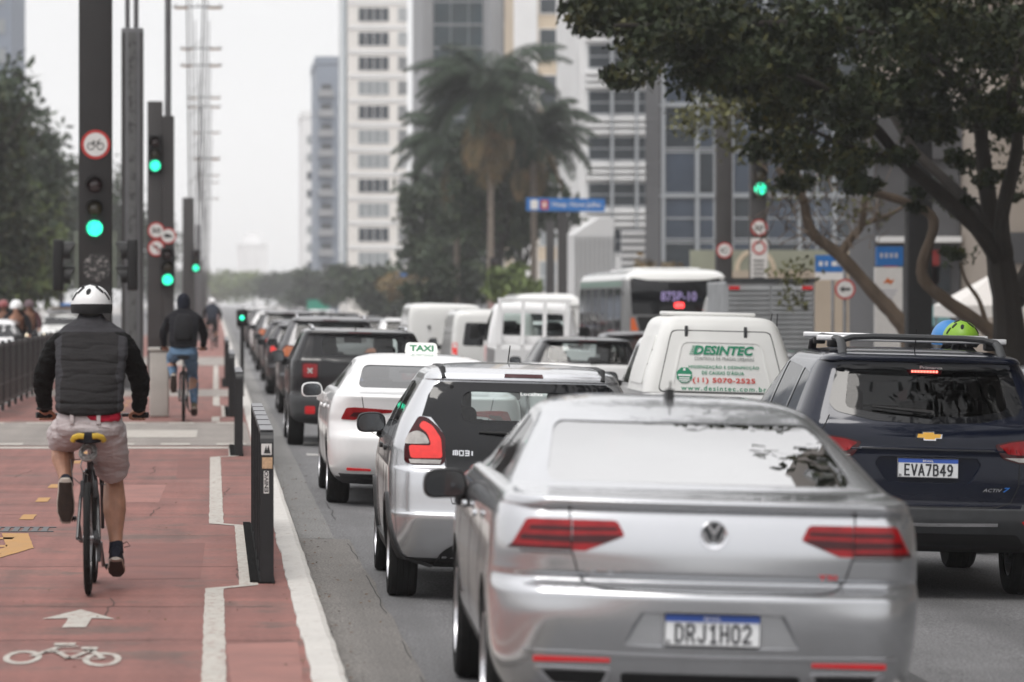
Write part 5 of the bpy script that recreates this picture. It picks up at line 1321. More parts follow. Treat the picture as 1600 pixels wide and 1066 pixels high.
    for pl in ([(-.024, .042), (-.001, .005), (.001, .005), (.024, .042)], [(-.044, .012), (-.020, -.040), (0, -.006), (.020, -.040), (.044, .012)]):
        b.prism([(p[0], p[1] + .955) for p in strip(pl, .011)], y - .014, y - .004)
    em = b.build('round_badge', M_CHROME, c, True, 40)
    b = MB(); b.lathe([(0, -.006), (.048, -.006), (.048, .004), (0, .004)], 'y', 30, c=(0, y - .002, .955)); b.build('badge_disc', M_GREYPL, em)
    pl = plate(c, (0, .035, .572), R(-3), 'DRJ1H02'); 
    lay_text(sh, 'rear', 'PASSAT', -.53, -.38, .785, .803, .004, M_CHROME, 'model_lettering', c, bold=.015)
    lay_text(sh, 'rear', 'TSI', .44, .52, .785, .803, .004, M_REDREF, 'engine_lettering', c, bold=.02)
    b = MB(); b.prism([(2.0, 1.44), (2.18, 1.455), (2.15, 1.48), (2.05, 1.50), (2.015, 1.50)], -.018, .018, 'x'); b.tube([(0, 2.04, 1.49), (0, 2.0, 1.535)], .004, 6)
    b.build('roof_antenna', M_BLACKPL, c)
    return c

def silver_hatchback():
    sh = Shape([
        [.20, .40, 3.35, .74, .2, .35, .03], [.27, .12, 3.45, .79, .22, .36, .05], [.40, .035, 3.53, .815, .22, .36, .06], [.525, .0, 3.56, .824, .22, .36, .06], [.545, .0, 3.56, .825, .22, .36, .06], [.56, .016, 3.56, .825, .22, .36, .06],
        [.75, .03, 3.53, .828, .22, .36, .06], [.82, .055, 3.48, .828, .22, .35, .05], [.85, .085, 3.42, .825, .20, .34, .05], [.95, .10, 3.2, .815, .18, .32, .05], [1.03, .12, 2.82, .795, .17, .3, .05],
        [1.12, .15, 2.64, .765, .16, .3, .05], [1.25, .20, 2.44, .70, .14, .28, .04], [1.36, .25, 2.24, .64, .12, .25, .04], [1.385, .26, 2.18, .625, .12, .25, .04], [1.395, .235, 2.16, .62, .12, .25, .05], [1.43, .25, 2.06, .60, .14, .25, .05],
        [1.455, .36, 1.95, .56, .2, .3, .03], [1.475, .60, 1.75, .47, .2, .2, .03], [1.488, .9, 1.55, .30, .1, .1, .02], [1.492, 1.1, 1.4, .12, .05, .1, .01]])
    gl = [(-.475, .755), (-.485, .9), (-.505, 1.06), (-.58, 1.155), (-.635, 1.16), (-.595, 1.29), (-.56, 1.35), (-.52, 1.376)]
    gl = gl + [(x, z) for x, z in [(-p[0], p[1]) for p in gl[::-1]]]
    op = rnd_poly([(-.40, 1.125), (.40, 1.125), (.385, 1.325), (-.385, 1.325)], .07, 6)
    lamp = rnd_poly([(-.70, .855), (-.74, .87), (-.742, .96), (-.715, 1.05), (-.655, 1.158), (-.60, 1.15), (-.53, 1.09), (-.49, 1.03), (-.485, .89), (-.505, .858)], .02)
    arch = lambda y: [(y + .375 * math.cos(t), .285 + .375 * math.sin(t)) for t in np.linspace(-.2, math.pi + .2, 22)] + [(y + .325 * math.cos(t), .285 + .325 * math.sin(t)) for t in np.linspace(math.pi + .2, -.2, 22)]
    sp = dict(wheels=(.62, 2.92, .292, .185, .722), arch=.33, cav=(.5, 1.43, .07, 1.0), rim='steel',
              rear_win=op, rear_glass=G_CLEAR, front_win=rnd_poly([(-.64, 1.07), (.64, 1.07), (.54, 1.37), (-.54, 1.37)], .05),
              side_wins=[rnd_poly([(.62, 1.10), (1.33, 1.05), (1.33, 1.365), (.78, 1.345)], .04), rnd_poly([(1.40, 1.05), (2.40, 1.03), (1.95, 1.33), (1.40, 1.365)], .04)], side_glass=G_TINT,
              seats=(.95, 1.6, .95),
              lamps=[('tail_lamp', [lamp], M_REDDK, [('brake_lens', [rnd_poly([(-.70, .895), (-.712, .975), (-.575, .975), (-.60, 1.05), (-.655, 1.09), (-.63, 1.13), (-.57, 1.10), (-.515, 1.02), (-.505, .90)], .02)], M_REDLIT, .012),
                     ('indicator_lens', [rnd_poly([(-.735, .98), (-.71, 1.045), (-.66, 1.065), (-.61, 1.04), (-.583, .985)], .02)], M_LENSCLR, .018), ('reverse_lens', [[(-.70, .862), (-.71, .888), (-.51, .888), (-.52, .862)]], M_LENSCLR, .012)])],
              gaps=[[(-.525, 1.37), (-.508, 1.06), (-.49, .9), (-.478, .74), (-.44, .62), (0, .60), (.44, .62), (.478, .74), (.49, .9), (.508, 1.06), (.525, 1.37)]],
              side_gaps=[[(1.36, .3), (1.36, 1.05)], [(2.3, .4), (2.38, 1.02)], [(.72, 1.08), (.86, .8), (.95, .55)]],
              mirror=(2.38, 1.045), mirror_kw=dict(out=.12, w=.21, h=.145), handles=[(.9, .93), (1.6, .92)], handle_mat=M_BLACKPL)
    c = make_car('silver_hatchback', 'small silver hatchback with black glass tailgate and lit brake lamps beside the kerb', 'car', sh, P_SILVER2, sp)
    b = MB(); lay(b, sh, 'rear', gl, [scaled(op, -.004)], .006, .010, .05); tg = b.build('tailgate_glass', M_GLBLK, c, True, 50)
    for sg in (-1, 1):
        for y in (.62, 2.92): b = MB(); lay(b, sh, 'side', arch(y), (), .018, .03, .06, sg); b.build('wheel_arch_trim', M_BLACKPL, c, True)
        b = MB(); lay(b, sh, 'side', [(.95, .25), (2.6, .25), (2.6, .33), (.95, .33)], (), .014, .02, .2, sg); b.build('sill_trim', M_BLACKPL, c, True)
    shapes('lower_valance', M_BLACKPL, c, sh, 'rear', [rnd_poly([(-.56, .205), (-.5, .31), (-.40, .38), (.40, .38), (.5, .31), (.56, .205)], .03)], .006, .02)
    shapes('high_brake_lamp', M_REDDK, c, sh, 'rear', [rnd_poly([(-.125, 1.412), (.125, 1.412), (.12, 1.432), (-.12, 1.432)], .008)], .006, .012)
    for sg in (-1, 1):
        b = MB(); b.tube([sh.P('rear', sg * .50, 1.40, .004), Vector((sg * .505, .36, 1.466)), Vector((sg * .505, .8, 1.475)), Vector((sg * .49, 1.7, 1.46))], [(.016, .010)] * 4, 8)
        b.build('roof_strip', M_BLACKPL, c, True)
        b = MB(); b.lathe([(0, -.008), (.012, -.008), (.014, .004), (0, .004)], 'y', 12, c=(sg * .45, sh.rear(.45, 1.345) - .004, 1.345)); b.build('glass_fixing', M_BLACKPL, c)
    wiper(c, sh, .02, 1.055, -.28, 1.062)
    b = MB()
    for x0, lines in ((-.437, [[(0, 0), (0, 1), (.5, 1), (.5, 0)], [(.5, 1), (1, 1), (1, 0)]]), (-.400, [[(0, 0), (0, 1), (1, 1), (1, 0), (0, 0)]]), (-.365, [[(0, 1), (1, 1), (1, 0), (0, 0)], [(.1, .5), (1, .5)]]), (-.328, [[(.3, 0), (.3, 1)]])):
        for ln in lines: lay(b, sh, 'rear', strip([(x0 + .024 * p[0], .920 + .028 * p[1]) for p in ln], .008), (), .012, .004, .2)
    b.build('model_lettering', M_CHROME, tg, fix=False)
    lay_text(sh, 'rear', 'Localiza', -.02, .12, 1.297, 1.317, .013, M_WHITETX, 'sticker_lettering', tg, bold=.012)
    plate(c, (0, .005, .70), R(-3), None)
    b = MB(); b.tube([(0, 1.75, 1.47), (0, 1.55, 1.60)], .004, 6); b.build('roof_antenna', M_BLACKPL, c)
    return c

def navy_van():
    sh = Shape([
        [.30, .38, 4.1, .80, .25, .4, .04], [.36, .12, 4.22, .84, .25, .42, .06], [.46, .03, 4.32, .862, .25, .42, .07], [.54, .0, 4.34, .866, .25, .42, .07], [.60, .0, 4.35, .868, .25, .42, .07], [.615, .02, 4.35, .868, .25, .42, .07], [.64, .05, 4.35, .868, .24, .4, .06],
        [.78, .05, 4.32, .868, .24, .4, .06], [.96, .058, 4.22, .868, .24, .4, .06], [.985, .05, 4.2, .868, .24, .4, .06], [1.0, .062, 4.18, .867, .24, .4, .06], [1.06, .068, 3.8, .862, .22, .38, .06], [1.14, .10, 3.52, .848, .2, .36, .05],
        [1.20, .14, 3.42, .826, .18, .34, .05], [1.35, .24, 3.14, .765, .15, .32, .05], [1.52, .35, 2.80, .69, .13, .28, .04], [1.552, .35, 2.72, .672, .13, .28, .04], [1.562, .27, 2.7, .665, .13, .28, .05], [1.585, .265, 2.6, .65, .14, .28, .05],
        [1.605, .33, 2.5, .62, .16, .28, .04], [1.625, .6, 2.3, .54, .2, .3, .03], [1.64, 1.0, 2.0, .36, .1, .2, .02], [1.645, 1.3, 1.7, .15, .05, .1, .01]])
    win = rnd_poly([(-.60, 1.225), (-.35, 1.17), (0, 1.155), (.35, 1.17), (.60, 1.225), (.64, 1.28), (.57, 1.53), (0, 1.548), (-.57, 1.53), (-.64, 1.28)], .03)
    opn = rnd_poly([(-.54, 1.25), (-.3, 1.205), (0, 1.195), (.3, 1.205), (.54, 1.25), (.50, 1.50), (0, 1.512), (-.50, 1.50)], .04)
    lamp = rnd_poly([(-.845, .90), (-.855, 1.06), (-.66, 1.07), (-.545, 1.058), (-.435, 1.03), (-.49, .935), (-.60, .908)], .02)
    ro = rnd_poly([(-.37, .955), (.37, .955), (.40, .90), (.31, .755), (-.31, .755), (-.40, .90)], .02); ri = [(q[0] * .86, .855 + (q[1] - .855) * .82) for q in ro]
    grey = lambda x, y, z: z < .612 or (z < .78 and abs(x) > .60 and y < .3 and z < .60 + (abs(x) - .60) * .8)
    sp = dict(wheels=(.88, 3.5, .325, .205, .765), arch=.375, cav=(.6, 1.575, .08, 1.4), rear_win=opn, rear_glass=G_DARK,
              front_win=rnd_poly([(-.66, 1.20), (.66, 1.20), (.58, 1.53), (-.58, 1.53)], .05),
              side_wins=[rnd_poly([(.55, 1.20), (1.1, 1.19), (1.1, 1.50), (.68, 1.47)], .05), rnd_poly([(1.17, 1.19), (2.1, 1.17), (2.1, 1.53), (1.17, 1.50)], .04), rnd_poly([(2.17, 1.17), (3.15, 1.16), (2.7, 1.50), (2.17, 1.53)], .04)], side_glass=G_DARK,
              extra=[frustum(ro, ri, -.03, .085)], recess=(-.42, .42, .74, .97, .12), seats=(1.5, 2.4, 1.1), zones=[(grey, M_GREYPL)],
              lamps=[('tail_lamp', [lamp], M_REDDK, [('brake_lens', [rnd_poly([(-.84, .99), (-.845, 1.052), (-.66, 1.06), (-.55, 1.048), (-.46, 1.025), (-.52, .975), (-.60, .965)], .015)], M_RED, .010), ('reverse_lens', [rnd_poly([(-.83, .915), (-.83, .955), (-.62, .945), (-.50, .945), (-.60, .918)], .012)], M_LENSCLR, .010)]),
                     ('bumper_reflector', [rnd_poly([(-.80, .50), (-.80, .54), (-.62, .53), (-.64, .505)], .01)], M_REDREF, [])],
              gaps=[[(-.64, 1.20), (-.70, 1.08), (-.605, .95), (-.60, .76), (-.55, .65), (-.45, .618), (0, .612), (.45, .618), (.55, .65), (.60, .76), (.605, .95), (.70, 1.08), (.64, 1.20)], [(-.435, .99), (0, .99), (.435, .99)]],
              side_gaps=[[(2.13, .4), (2.13, 1.17)], [(3.1, .45), (3.1, 1.15)], [(1.13, .75), (1.13, 1.18)]], mirror=(2.95, 1.16), mirror_kw=dict(out=.14, w=.2, h=.16), mirror_mat=P_NAVY, handles=[(1.35, 1.03), (2.35, 1.02)])
    c = make_car('navy_people_carrier', 'dark navy people carrier with roof bars and plate EVA7B49', 'car', sh, P_NAVY, sp)
    b = MB(); lay(b, sh, 'rear', win, [scaled(opn, -.004)], .003, .006, .05); tg = b.build('window_surround', M_GLBLK, c, True, 50)
    shapes('bumper_strip', M_CHROME, c, sh, 'rear', [strip([(-.46, .508), (0, .50), (.46, .508)], .022)], .008, .02)
    shapes('lower_valance', M_BLACKPL, c, sh, 'rear', [rnd_poly([(-.70, .31), (-.6, .44), (.6, .44), (.70, .31)], .03)], .004, .02)
    bl = shapes('high_brake_lamp', M_REDDK, c, sh, 'rear', [rnd_poly([(-.105, 1.475), (.105, 1.475), (.12, 1.505), (-.12, 1.505)], .01)], .012, .012)
    b = MB()
    for i in range(9): q = -.08 + .02 * i; lay(b, sh, 'rear', rnd_poly([(q - .007, 1.484), (q + .007, 1.484), (q + .007, 1.498), (q - .007, 1.498)], .006), (), .016, .006)
    b.build('brake_diode', mat('brake_diode', (.8, .1, .08), .3, emit=(1, .16, .12), estr=3.0), bl)
    lay_text(sh, 'rear', 'Primarca', -.03, .12, 1.512, 1.535, .010, M_WHITETX, 'sticker_lettering', tg, bold=.015)
    # crossed emblem: wide arms with a raised middle
    em = [(-.088, -.014), (-.036, -.014), (-.036, -.026), (.044, -.026), (.044, -.014), (.082, -.014), (.088, .014), (.036, .014), (.036, .026), (-.044, .026), (-.044, .014), (-.082, .014)]
    e1 = shapes('cross_emblem', M_CHROME, c, sh, 'rear', [[(q[0], q[1] + 1.075) for q in em]], .014, .016)
    shapes('emblem_inlay', mat('emblem_gold', (.75, .42, .08), .35, .6), e1, sh, 'rear', [[(q[0] * .88, q[1] * .78 + 1.075) for q in em]], .0175, .006)
    wiper(c, sh, .02, 1.215, -.36, 1.25)
    plate(c, (0, .075, .868), R(-2), 'EVA7B49')
    lay_text(sh, 'rear', 'ACTIV', .36, .49, .72, .742, .004, M_CHROME, 'trim_lettering', c, bold=.01, shear=.3)
    lay_text(sh, 'rear', '7', .495, .545, .72, .75, .004, mat('blue_badge', (.02, .15, .5), .3), 'trim_number', c, bold=.02, shear=.3)
    for sg in (-1, 1):
        b = MB(); b.tube([(sg * .53, .44, 1.595), (sg * .525, .54, 1.665), (sg * .52, .68, 1.70), (sg * .52, 1.6, 1.715), (sg * .51, 2.2, 1.68), (sg * .50, 2.35, 1.60)], [(.03, .02), (.03, .022), (.028, .02), (.028, .02), (.028, .02), (.03, .02)], 10)
        b.build('roof_rail', M_GREYPL, c, True)
    b = MB(); b.tube([(-.52, .64, 1.69), (-.44, .66, 1.714), (-.3, .67, 1.722), (.3, .67, 1.722), (.44, .66, 1.714), (.52, .64, 1.69)], [(.02, .02)] * 6, 8); b.build('rail_bridge', M_GREYPL, c, True)
    for y, z in ((.95, 1.70), (1.7, 1.715)):
        b = MB(); b.box(-.64, .64, y - .035, y + .035, z - .015, z + .022, bev=.008); o = b.build('cross_bar', mat('bar_aluminium', (.75, .75, .76), .35, .6, var=.05), c, True)
        b = MB()
        for sg in (-1, 1): b.box(sg * .53 - .04, sg * .53 + .04, y - .04, y + .04, z - .06, z - .01, bev=.012)
        b.build('bar_clamp', M_BLACKPL, o, True)
    b = MB(); b.tube([(0, .8, 1.62), (0, .7, 1.78)], .004, 6); b.build('roof_antenna', M_BLACKPL, c)
    return c

def white_taxi():
    sh = Shape([
        [.20, .35, 4.4, .76, .3, .45, .03], [.27, .14, 4.52, .83, .3, .45, .05], [.36, .05, 4.6, .87, .28, .45, .06], [.50, .0, 4.63, .885, .28, .45, .07], [.62, .0, 4.63, .89, .28, .45, .07], [.70, .05, 4.6, .89, .26, .43, .07], [.78, .075, 4.55, .888, .25, .42, .07],
        [.86, .07, 4.4, .882, .24, .40, .06], [.96, .05, 4.0, .865, .22, .38, .06], [1.01, .035, 3.78, .845, .22, .36, .06], [1.03, .08, 3.7, .835, .2, .34, .05], [1.045, .26, 3.6, .82, .16, .3, .04],
        [1.06, .46, 3.54, .80, .14, .25, .03], [1.17, .80, 3.3, .72, .12, .22, .02], [1.29, 1.24, 3.0, .63, .12, .22, .02], [1.33, 1.45, 2.88, .60, .12, .25, .02], [1.36, 1.66, 2.72, .53, .15, .25, .02], [1.385, 1.95, 2.55, .37, .15, .2, .02], [1.39, 2.1, 2.4, .15, .08, .1, .01]])
    lamp = rnd_poly([(-.78, .80), (-.735, .905), (-.66, .912), (-.30, .895), (-.30, .872), (-.55, .85), (-.66, .795)], .015)
    sp = dict(wheels=(.98, 3.68, .32, .21, .77), arch=.37, cav=(.5, 1.335, .075, 1.8), rear_win=rnd_poly([(-.62, 1.085), (.62, 1.085), (.55, 1.285), (-.55, 1.285)], .06), rear_glass=G_TAXI,
              front_win=rnd_poly([(-.63, 1.09), (.63, 1.09), (.54, 1.305), (-.54, 1.305)], .05), side_wins=[rnd_poly([(1.2, 1.07), (2.15, 1.06), (2.15, 1.30), (1.55, 1.275)], .03), rnd_poly([(2.22, 1.06), (3.3, 1.05), (2.85, 1.28), (2.22, 1.30)], .03)], side_glass=G_DARK,
              seats=(1.6, 2.5, .9), lamps=[('tail_lamp', [lamp], M_RED, [('lens_band', [[(-.70, .83), (-.67, .865), (-.56, .872), (-.57, .85), (-.64, .825)]], M_REDDK, .009)]), ('bumper_reflector', [rnd_poly([(-.72, .335), (-.72, .36), (-.50, .352), (-.50, .335)], .01)], M_REDREF, [])],
              gaps=[[(-.60, 1.02), (-.57, .85), (-.52, .70), (-.45, .66), (0, .65), (.45, .66), (.52, .70), (.57, .85), (.60, 1.02)]], side_gaps=[[(2.18, .3), (2.18, 1.05)], [(3.2, .35), (3.25, 1.03)], [(1.25, 1.05), (1.35, .7), (1.42, .5)]],
              mirror=(2.95, 1.0), mirror_kw=dict(out=.13, w=.22, h=.15), mirror_mat=P_WHITE, handles=[(1.65, .88), (2.6, .87)])
    c = make_car('white_taxi', 'white taxi sedan with TAXI lamp on its roof', 'taxi', sh, P_WHITE, sp)
    shapes('lower_valance', M_BLACKPL, c, sh, 'rear', [rnd_poly([(-.66, .205), (-.6, .295), (.6, .295), (.66, .205)], .03)], .004, .02)
    plate(c, (0, .05, .74), R(-3), None)
    b = MB(); pr = rnd_poly([(-.16, 0), (.16, 0), (.145, .11), (-.145, .11)], .035, 6); b.prism(pr, -.05, .05)
    o = b.build('taxi_lamp', mat('taxi_sign_white', (.82, .83, .8), .4, emit=(1, 1, .95), estr=.15), c, True, 30); o.location = (.05, 2.3, 1.385)
    wall_text('taxi_lettering', 'TAXI', -.115, .115, .028, .085, -.053, mat('taxi_green', (.01, .25, .1), .5), o, bold=.03)
    return c

def black_suv():
    sh = Shape([
        [.28, .35, 3.95, .78, .25, .35, .03], [.34, .12, 4.08, .84, .25, .36, .05], [.42, .03, 4.18, .88, .24, .36, .06], [.58, .0, 4.22, .895, .24, .36, .06], [.66, .02, 4.22, .898, .24, .36, .06], [.72, .06, 4.22, .898, .22, .34, .05],
        [.90, .06, 4.2, .898, .2, .32, .05], [1.04, .07, 4.0, .893, .2, .3, .05], [1.10, .08, 3.5, .885, .18, .3, .05], [1.14, .10, 3.2, .87, .17, .3, .05], [1.30, .17, 2.95, .80, .15, .28, .04], [1.43, .22, 2.78, .745, .13, .26, .04],
        [1.465, .20, 2.72, .725, .13, .26, .05], [1.495, .21, 2.6, .70, .15, .26, .05], [1.515, .40, 2.45, .64, .2, .3, .03], [1.53, .8, 2.2, .5, .2, .2, .02], [1.535, 1.2, 1.8, .2, .1, .1, .01]])
    opn = rnd_poly([(-.49, 1.19), (.49, 1.19), (.485, 1.42), (-.485, 1.42)], .06, 6)
    win = rnd_poly([(-.62, 1.165), (.62, 1.165), (.585, 1.445), (-.585, 1.445)], .05)
    lamp = rnd_poly([(-.745, .875), (-.525, .875), (-.525, 1.085), (-.745, 1.085)], .03)
    sp = dict(wheels=(.76, 3.33, .34, .215, .79), arch=.40, cav=(.55, 1.48, .08, 1.2), rear_win=opn, rear_glass=G_CLEAR, front_win=rnd_poly([(-.72, 1.16), (.72, 1.16), (.66, 1.44), (-.66, 1.44)], .05),
              side_wins=[rnd_poly([(.5, 1.15), (1.0, 1.14), (1.0, 1.42), (.58, 1.40)], .04), rnd_poly([(1.07, 1.14), (1.9, 1.13), (1.9, 1.45), (1.07, 1.42)], .04), rnd_poly([(1.97, 1.13), (2.9, 1.12), (2.6, 1.42), (1.97, 1.45)], .04)], side_glass=G_TINT,
              seats=(1.2, 2.05, 1.05), zones=[(lambda x, y, z: z < .655, M_GREYPL)],
              lamps=[('tail_lamp', [lamp], M_REDDK, [('lens_ring', [rnd_poly([(-.725, .895), (-.545, .895), (-.545, 1.065), (-.725, 1.065)], .03)], M_RED, .010), ('lens_cross', [strip([(-.665, .95), (-.605, 1.01)], .022), strip([(-.665, 1.01), (-.605, .95)], .022)], M_LENSCLR, .014)]), ('bumper_reflector', [rnd_poly([(-.69, .425), (-.56, .425), (-.56, .525), (-.69, .525)], .02)], M_REDREF, [])],
              gaps=[[(-.60, 1.16), (-.62, 1.1), (-.51, 1.07), (-.51, .75), (-.45, .69), (.45, .69), (.51, .75), (.51, 1.07), (.62, 1.1), (.60, 1.16)]], side_gaps=[[(1.93, .4), (1.93, 1.13)], [(2.9, .45), (2.9, 1.1)]],
              mirror=(2.75, 1.12), mirror_kw=dict(out=.14, w=.2, h=.17), handles=[(1.2, 1.0), (2.1, 1.0)])
    c = make_car('black_suv', 'boxy black compact SUV with square tail lamps ahead of the white taxi', 'car', sh, P_BLACK, sp)
    b = MB(); lay(b, sh, 'rear', win, [scaled(opn, -.004)], .003, .006, .06); b.build('window_surround', M_GLBLK, c, True, 50)
    shapes('high_brake_lamp', M_REDDK, c, sh, 'rear', [rnd_poly([(-.15, 1.472), (.15, 1.472), (.14, 1.49), (-.14, 1.49)], .006)], .006, .01)
    shapes('tailgate_trim', M_GREYPL, c, sh, 'rear', [strip([(-.5, 1.13), (-.3, 1.10), (.3, 1.10), (.5, 1.13)], .02)], .006, .01)
    for sg in (-1, 1):
        b = MB(); b.tube([(sg * .60, .45, 1.515), (sg * .61, .6, 1.555), (sg * .61, 2.1, 1.56), (sg * .58, 2.25, 1.51)], [(.02, .016)] * 4, 8); b.build('roof_rail', M_CHROME, c, True)
    wiper(c, sh, 0, 1.175, .3, 1.205)
    plate(c, (0, .045, .84), R(-2), None)
    b = MB(); b.tube([(-.05, .5, 1.51), (-.05, .42, 1.60)], .006, 6); b.build('roof_antenna', M_BLACKPL, c)
    return c

def common_hatch(name, label, m, roof=None, glassm=G_CLEAR, lit=False, group=None, h=1.0, detail=True, lampmat=None, wdt=1.0, top=None):
    """everyday five-door hatchback or SUV, h scales its height"""
    k = h; q = wdt
    rows = [[.22, .35, 3.75, .74, .22, .36, .03], [.29, .10, 3.85, .80, .22, .36, .05], [.40, .02, 3.92, .84, .22, .36, .06], [.56, .0, 3.95, .85, .22, .36, .06], [.60, .025, 3.95, .852, .22, .36, .06],
            [.80, .05, 3.9, .855, .2, .34, .05], [.94, .07, 3.6, .85, .2, .32, .05], [1.0, .085, 3.1, .84, .18, .3, .05], [1.06, .12, 2.9, .815, .17, .3, .05], [1.24, .24, 2.6, .73, .14, .28, .04], [1.35, .31, 2.38, .665, .13, .26, .04],
            [1.375, .24, 2.33, .65, .13, .26, .05], [1.40, .25, 2.25, .63, .15, .26, .05], [1.42, .38, 2.1, .58, .18, .26, .03], [1.44, .7, 1.9, .46, .15, .2, .02], [1.448, 1.1, 1.6, .2, .08, .1, .01]]
    rows = [[r[0] * k] + r[1:3] + [r[3] * q] + r[4:] for r in rows]; sh = Shape(rows)
    Z = lambda pl: [(x * q, z * k) for x, z in pl]; Y = lambda pl: [(y, z * k) for y, z in pl]
    opn = rnd_poly(Z([(-.60, 1.075), (.60, 1.075), (.565, 1.34), (-.565, 1.34)]), .06, 5)
    lamp = rnd_poly(Z([(-.80, .83), (-.81, .95), (-.74, 1.02), (-.60, 1.0), (-.545, .93), (-.57, .84)]), .03)
    zones = [(lambda x, y, z: z > 1.05 * k and (y < 2.9), roof)] if roof else []
    sp = dict(wheels=(.72, 3.24, .31, .2, .745 * q), arch=.36, cav=(.5 * k, 1.39 * k, .08, 1.2), rear_win=opn, rear_glass=glassm, front_win=rnd_poly(Z([(-.65, 1.06), (.65, 1.06), (.57, 1.34), (-.57, 1.34)]), .05),
              side_wins=[rnd_poly(Y([(.62, 1.07), (1.5, 1.05), (1.5, 1.35), (.8, 1.32)]), .04), rnd_poly(Y([(1.57, 1.05), (2.65, 1.03), (2.2, 1.33), (1.57, 1.35)]), .04)], side_glass=G_DARK,
              seats=(1.1, 1.9, .97 * k), zones=zones, lamps=[('tail_lamp', [lamp], M_REDDK, [('brake_lens', [scaled(lamp, -.02)], M_REDLIT if lit else (lampmat or M_RED), .01)])],
              gaps=[[(-.6 * q, 1.05 * k), (-.55 * q, .9 * k), (-.55 * q, .66 * k), (-.45 * q, .62 * k), (.45 * q, .62 * k), (.55 * q, .66 * k), (.55 * q, .9 * k), (.6 * q, 1.05 * k)]], mirror=(2.55, 1.03 * k), mirror_kw=dict(out=.13, w=.2, h=.15), mirror_mat=m if roof is None else M_BLACKPL)
    c = make_car(name, label, 'car', sh, m, sp, group)
    shapes('high_brake_lamp', M_REDDK, c, sh, 'rear', [rnd_poly(Z([(-.14, 1.381), (.14, 1.381), (.13, 1.396), (-.13, 1.396)]), .006)], .006, .01)
    wiper(c, sh, .05, 1.06 * k, .38, 1.10 * k)
    plate(c, (0, .03, .72 * k), R(-3), None)
    b = MB(); b.tube([(0, .62, 1.43 * k), (0, .5, 1.53 * k)], .005, 6); b.build('roof_antenna', M_BLACKPL, c)
    return c

PASSAT = place(silver_sedan(), 1.985, 15.45, 1.2); PASSAT.scale = (.968, 1, 1)
MOBI = place(silver_hatchback(), 1.90, 23.95, .4)
SPIN = place(navy_van(), 4.66, 25.2, 1.8)
TAXI = place(white_taxi(), 1.90, 34.9, 0)
SUV = place(black_suv(), 1.82, 49.4, 0)
HATCH = place(common_hatch('white_hatchback', 'white hatchback with black roof behind the pest control pickup', P_WHITE, roof=P_BLACK), 5.5, 57.0, 1.0)
# ------------------------------------------------------------------ vans, trucks, bus, distant cars
P_OFFW = paint('paint_offwhite', (.70, .70, .68), 0, .4)
M_CANOPY = mat('canopy_fibreglass', (.72, .72, .70), .45, var=.06, scale=3, spots=((.45, .40, .34), 9, .70))
M_GREENTX = mat('green_lettering', (.0, .22, .11), .5); M_REDTX = mat('red_lettering', (.6, .05, .035), .5); M_GREYTX = mat('grey_lettering', (.12, .14, .13), .5)
M_ALU = mat('ribbed_aluminium', (.40, .41, .42), .5, .3, var=.2, scale=2.5, spots=((.34, .34, .34), 2.2, .6))
M_BUSGREY = mat('bus_grey', (.22, .22, .22), .4, .3, var=.06); M_ORANGE = mat('bus_orange', (.70, .13, .025), .4)

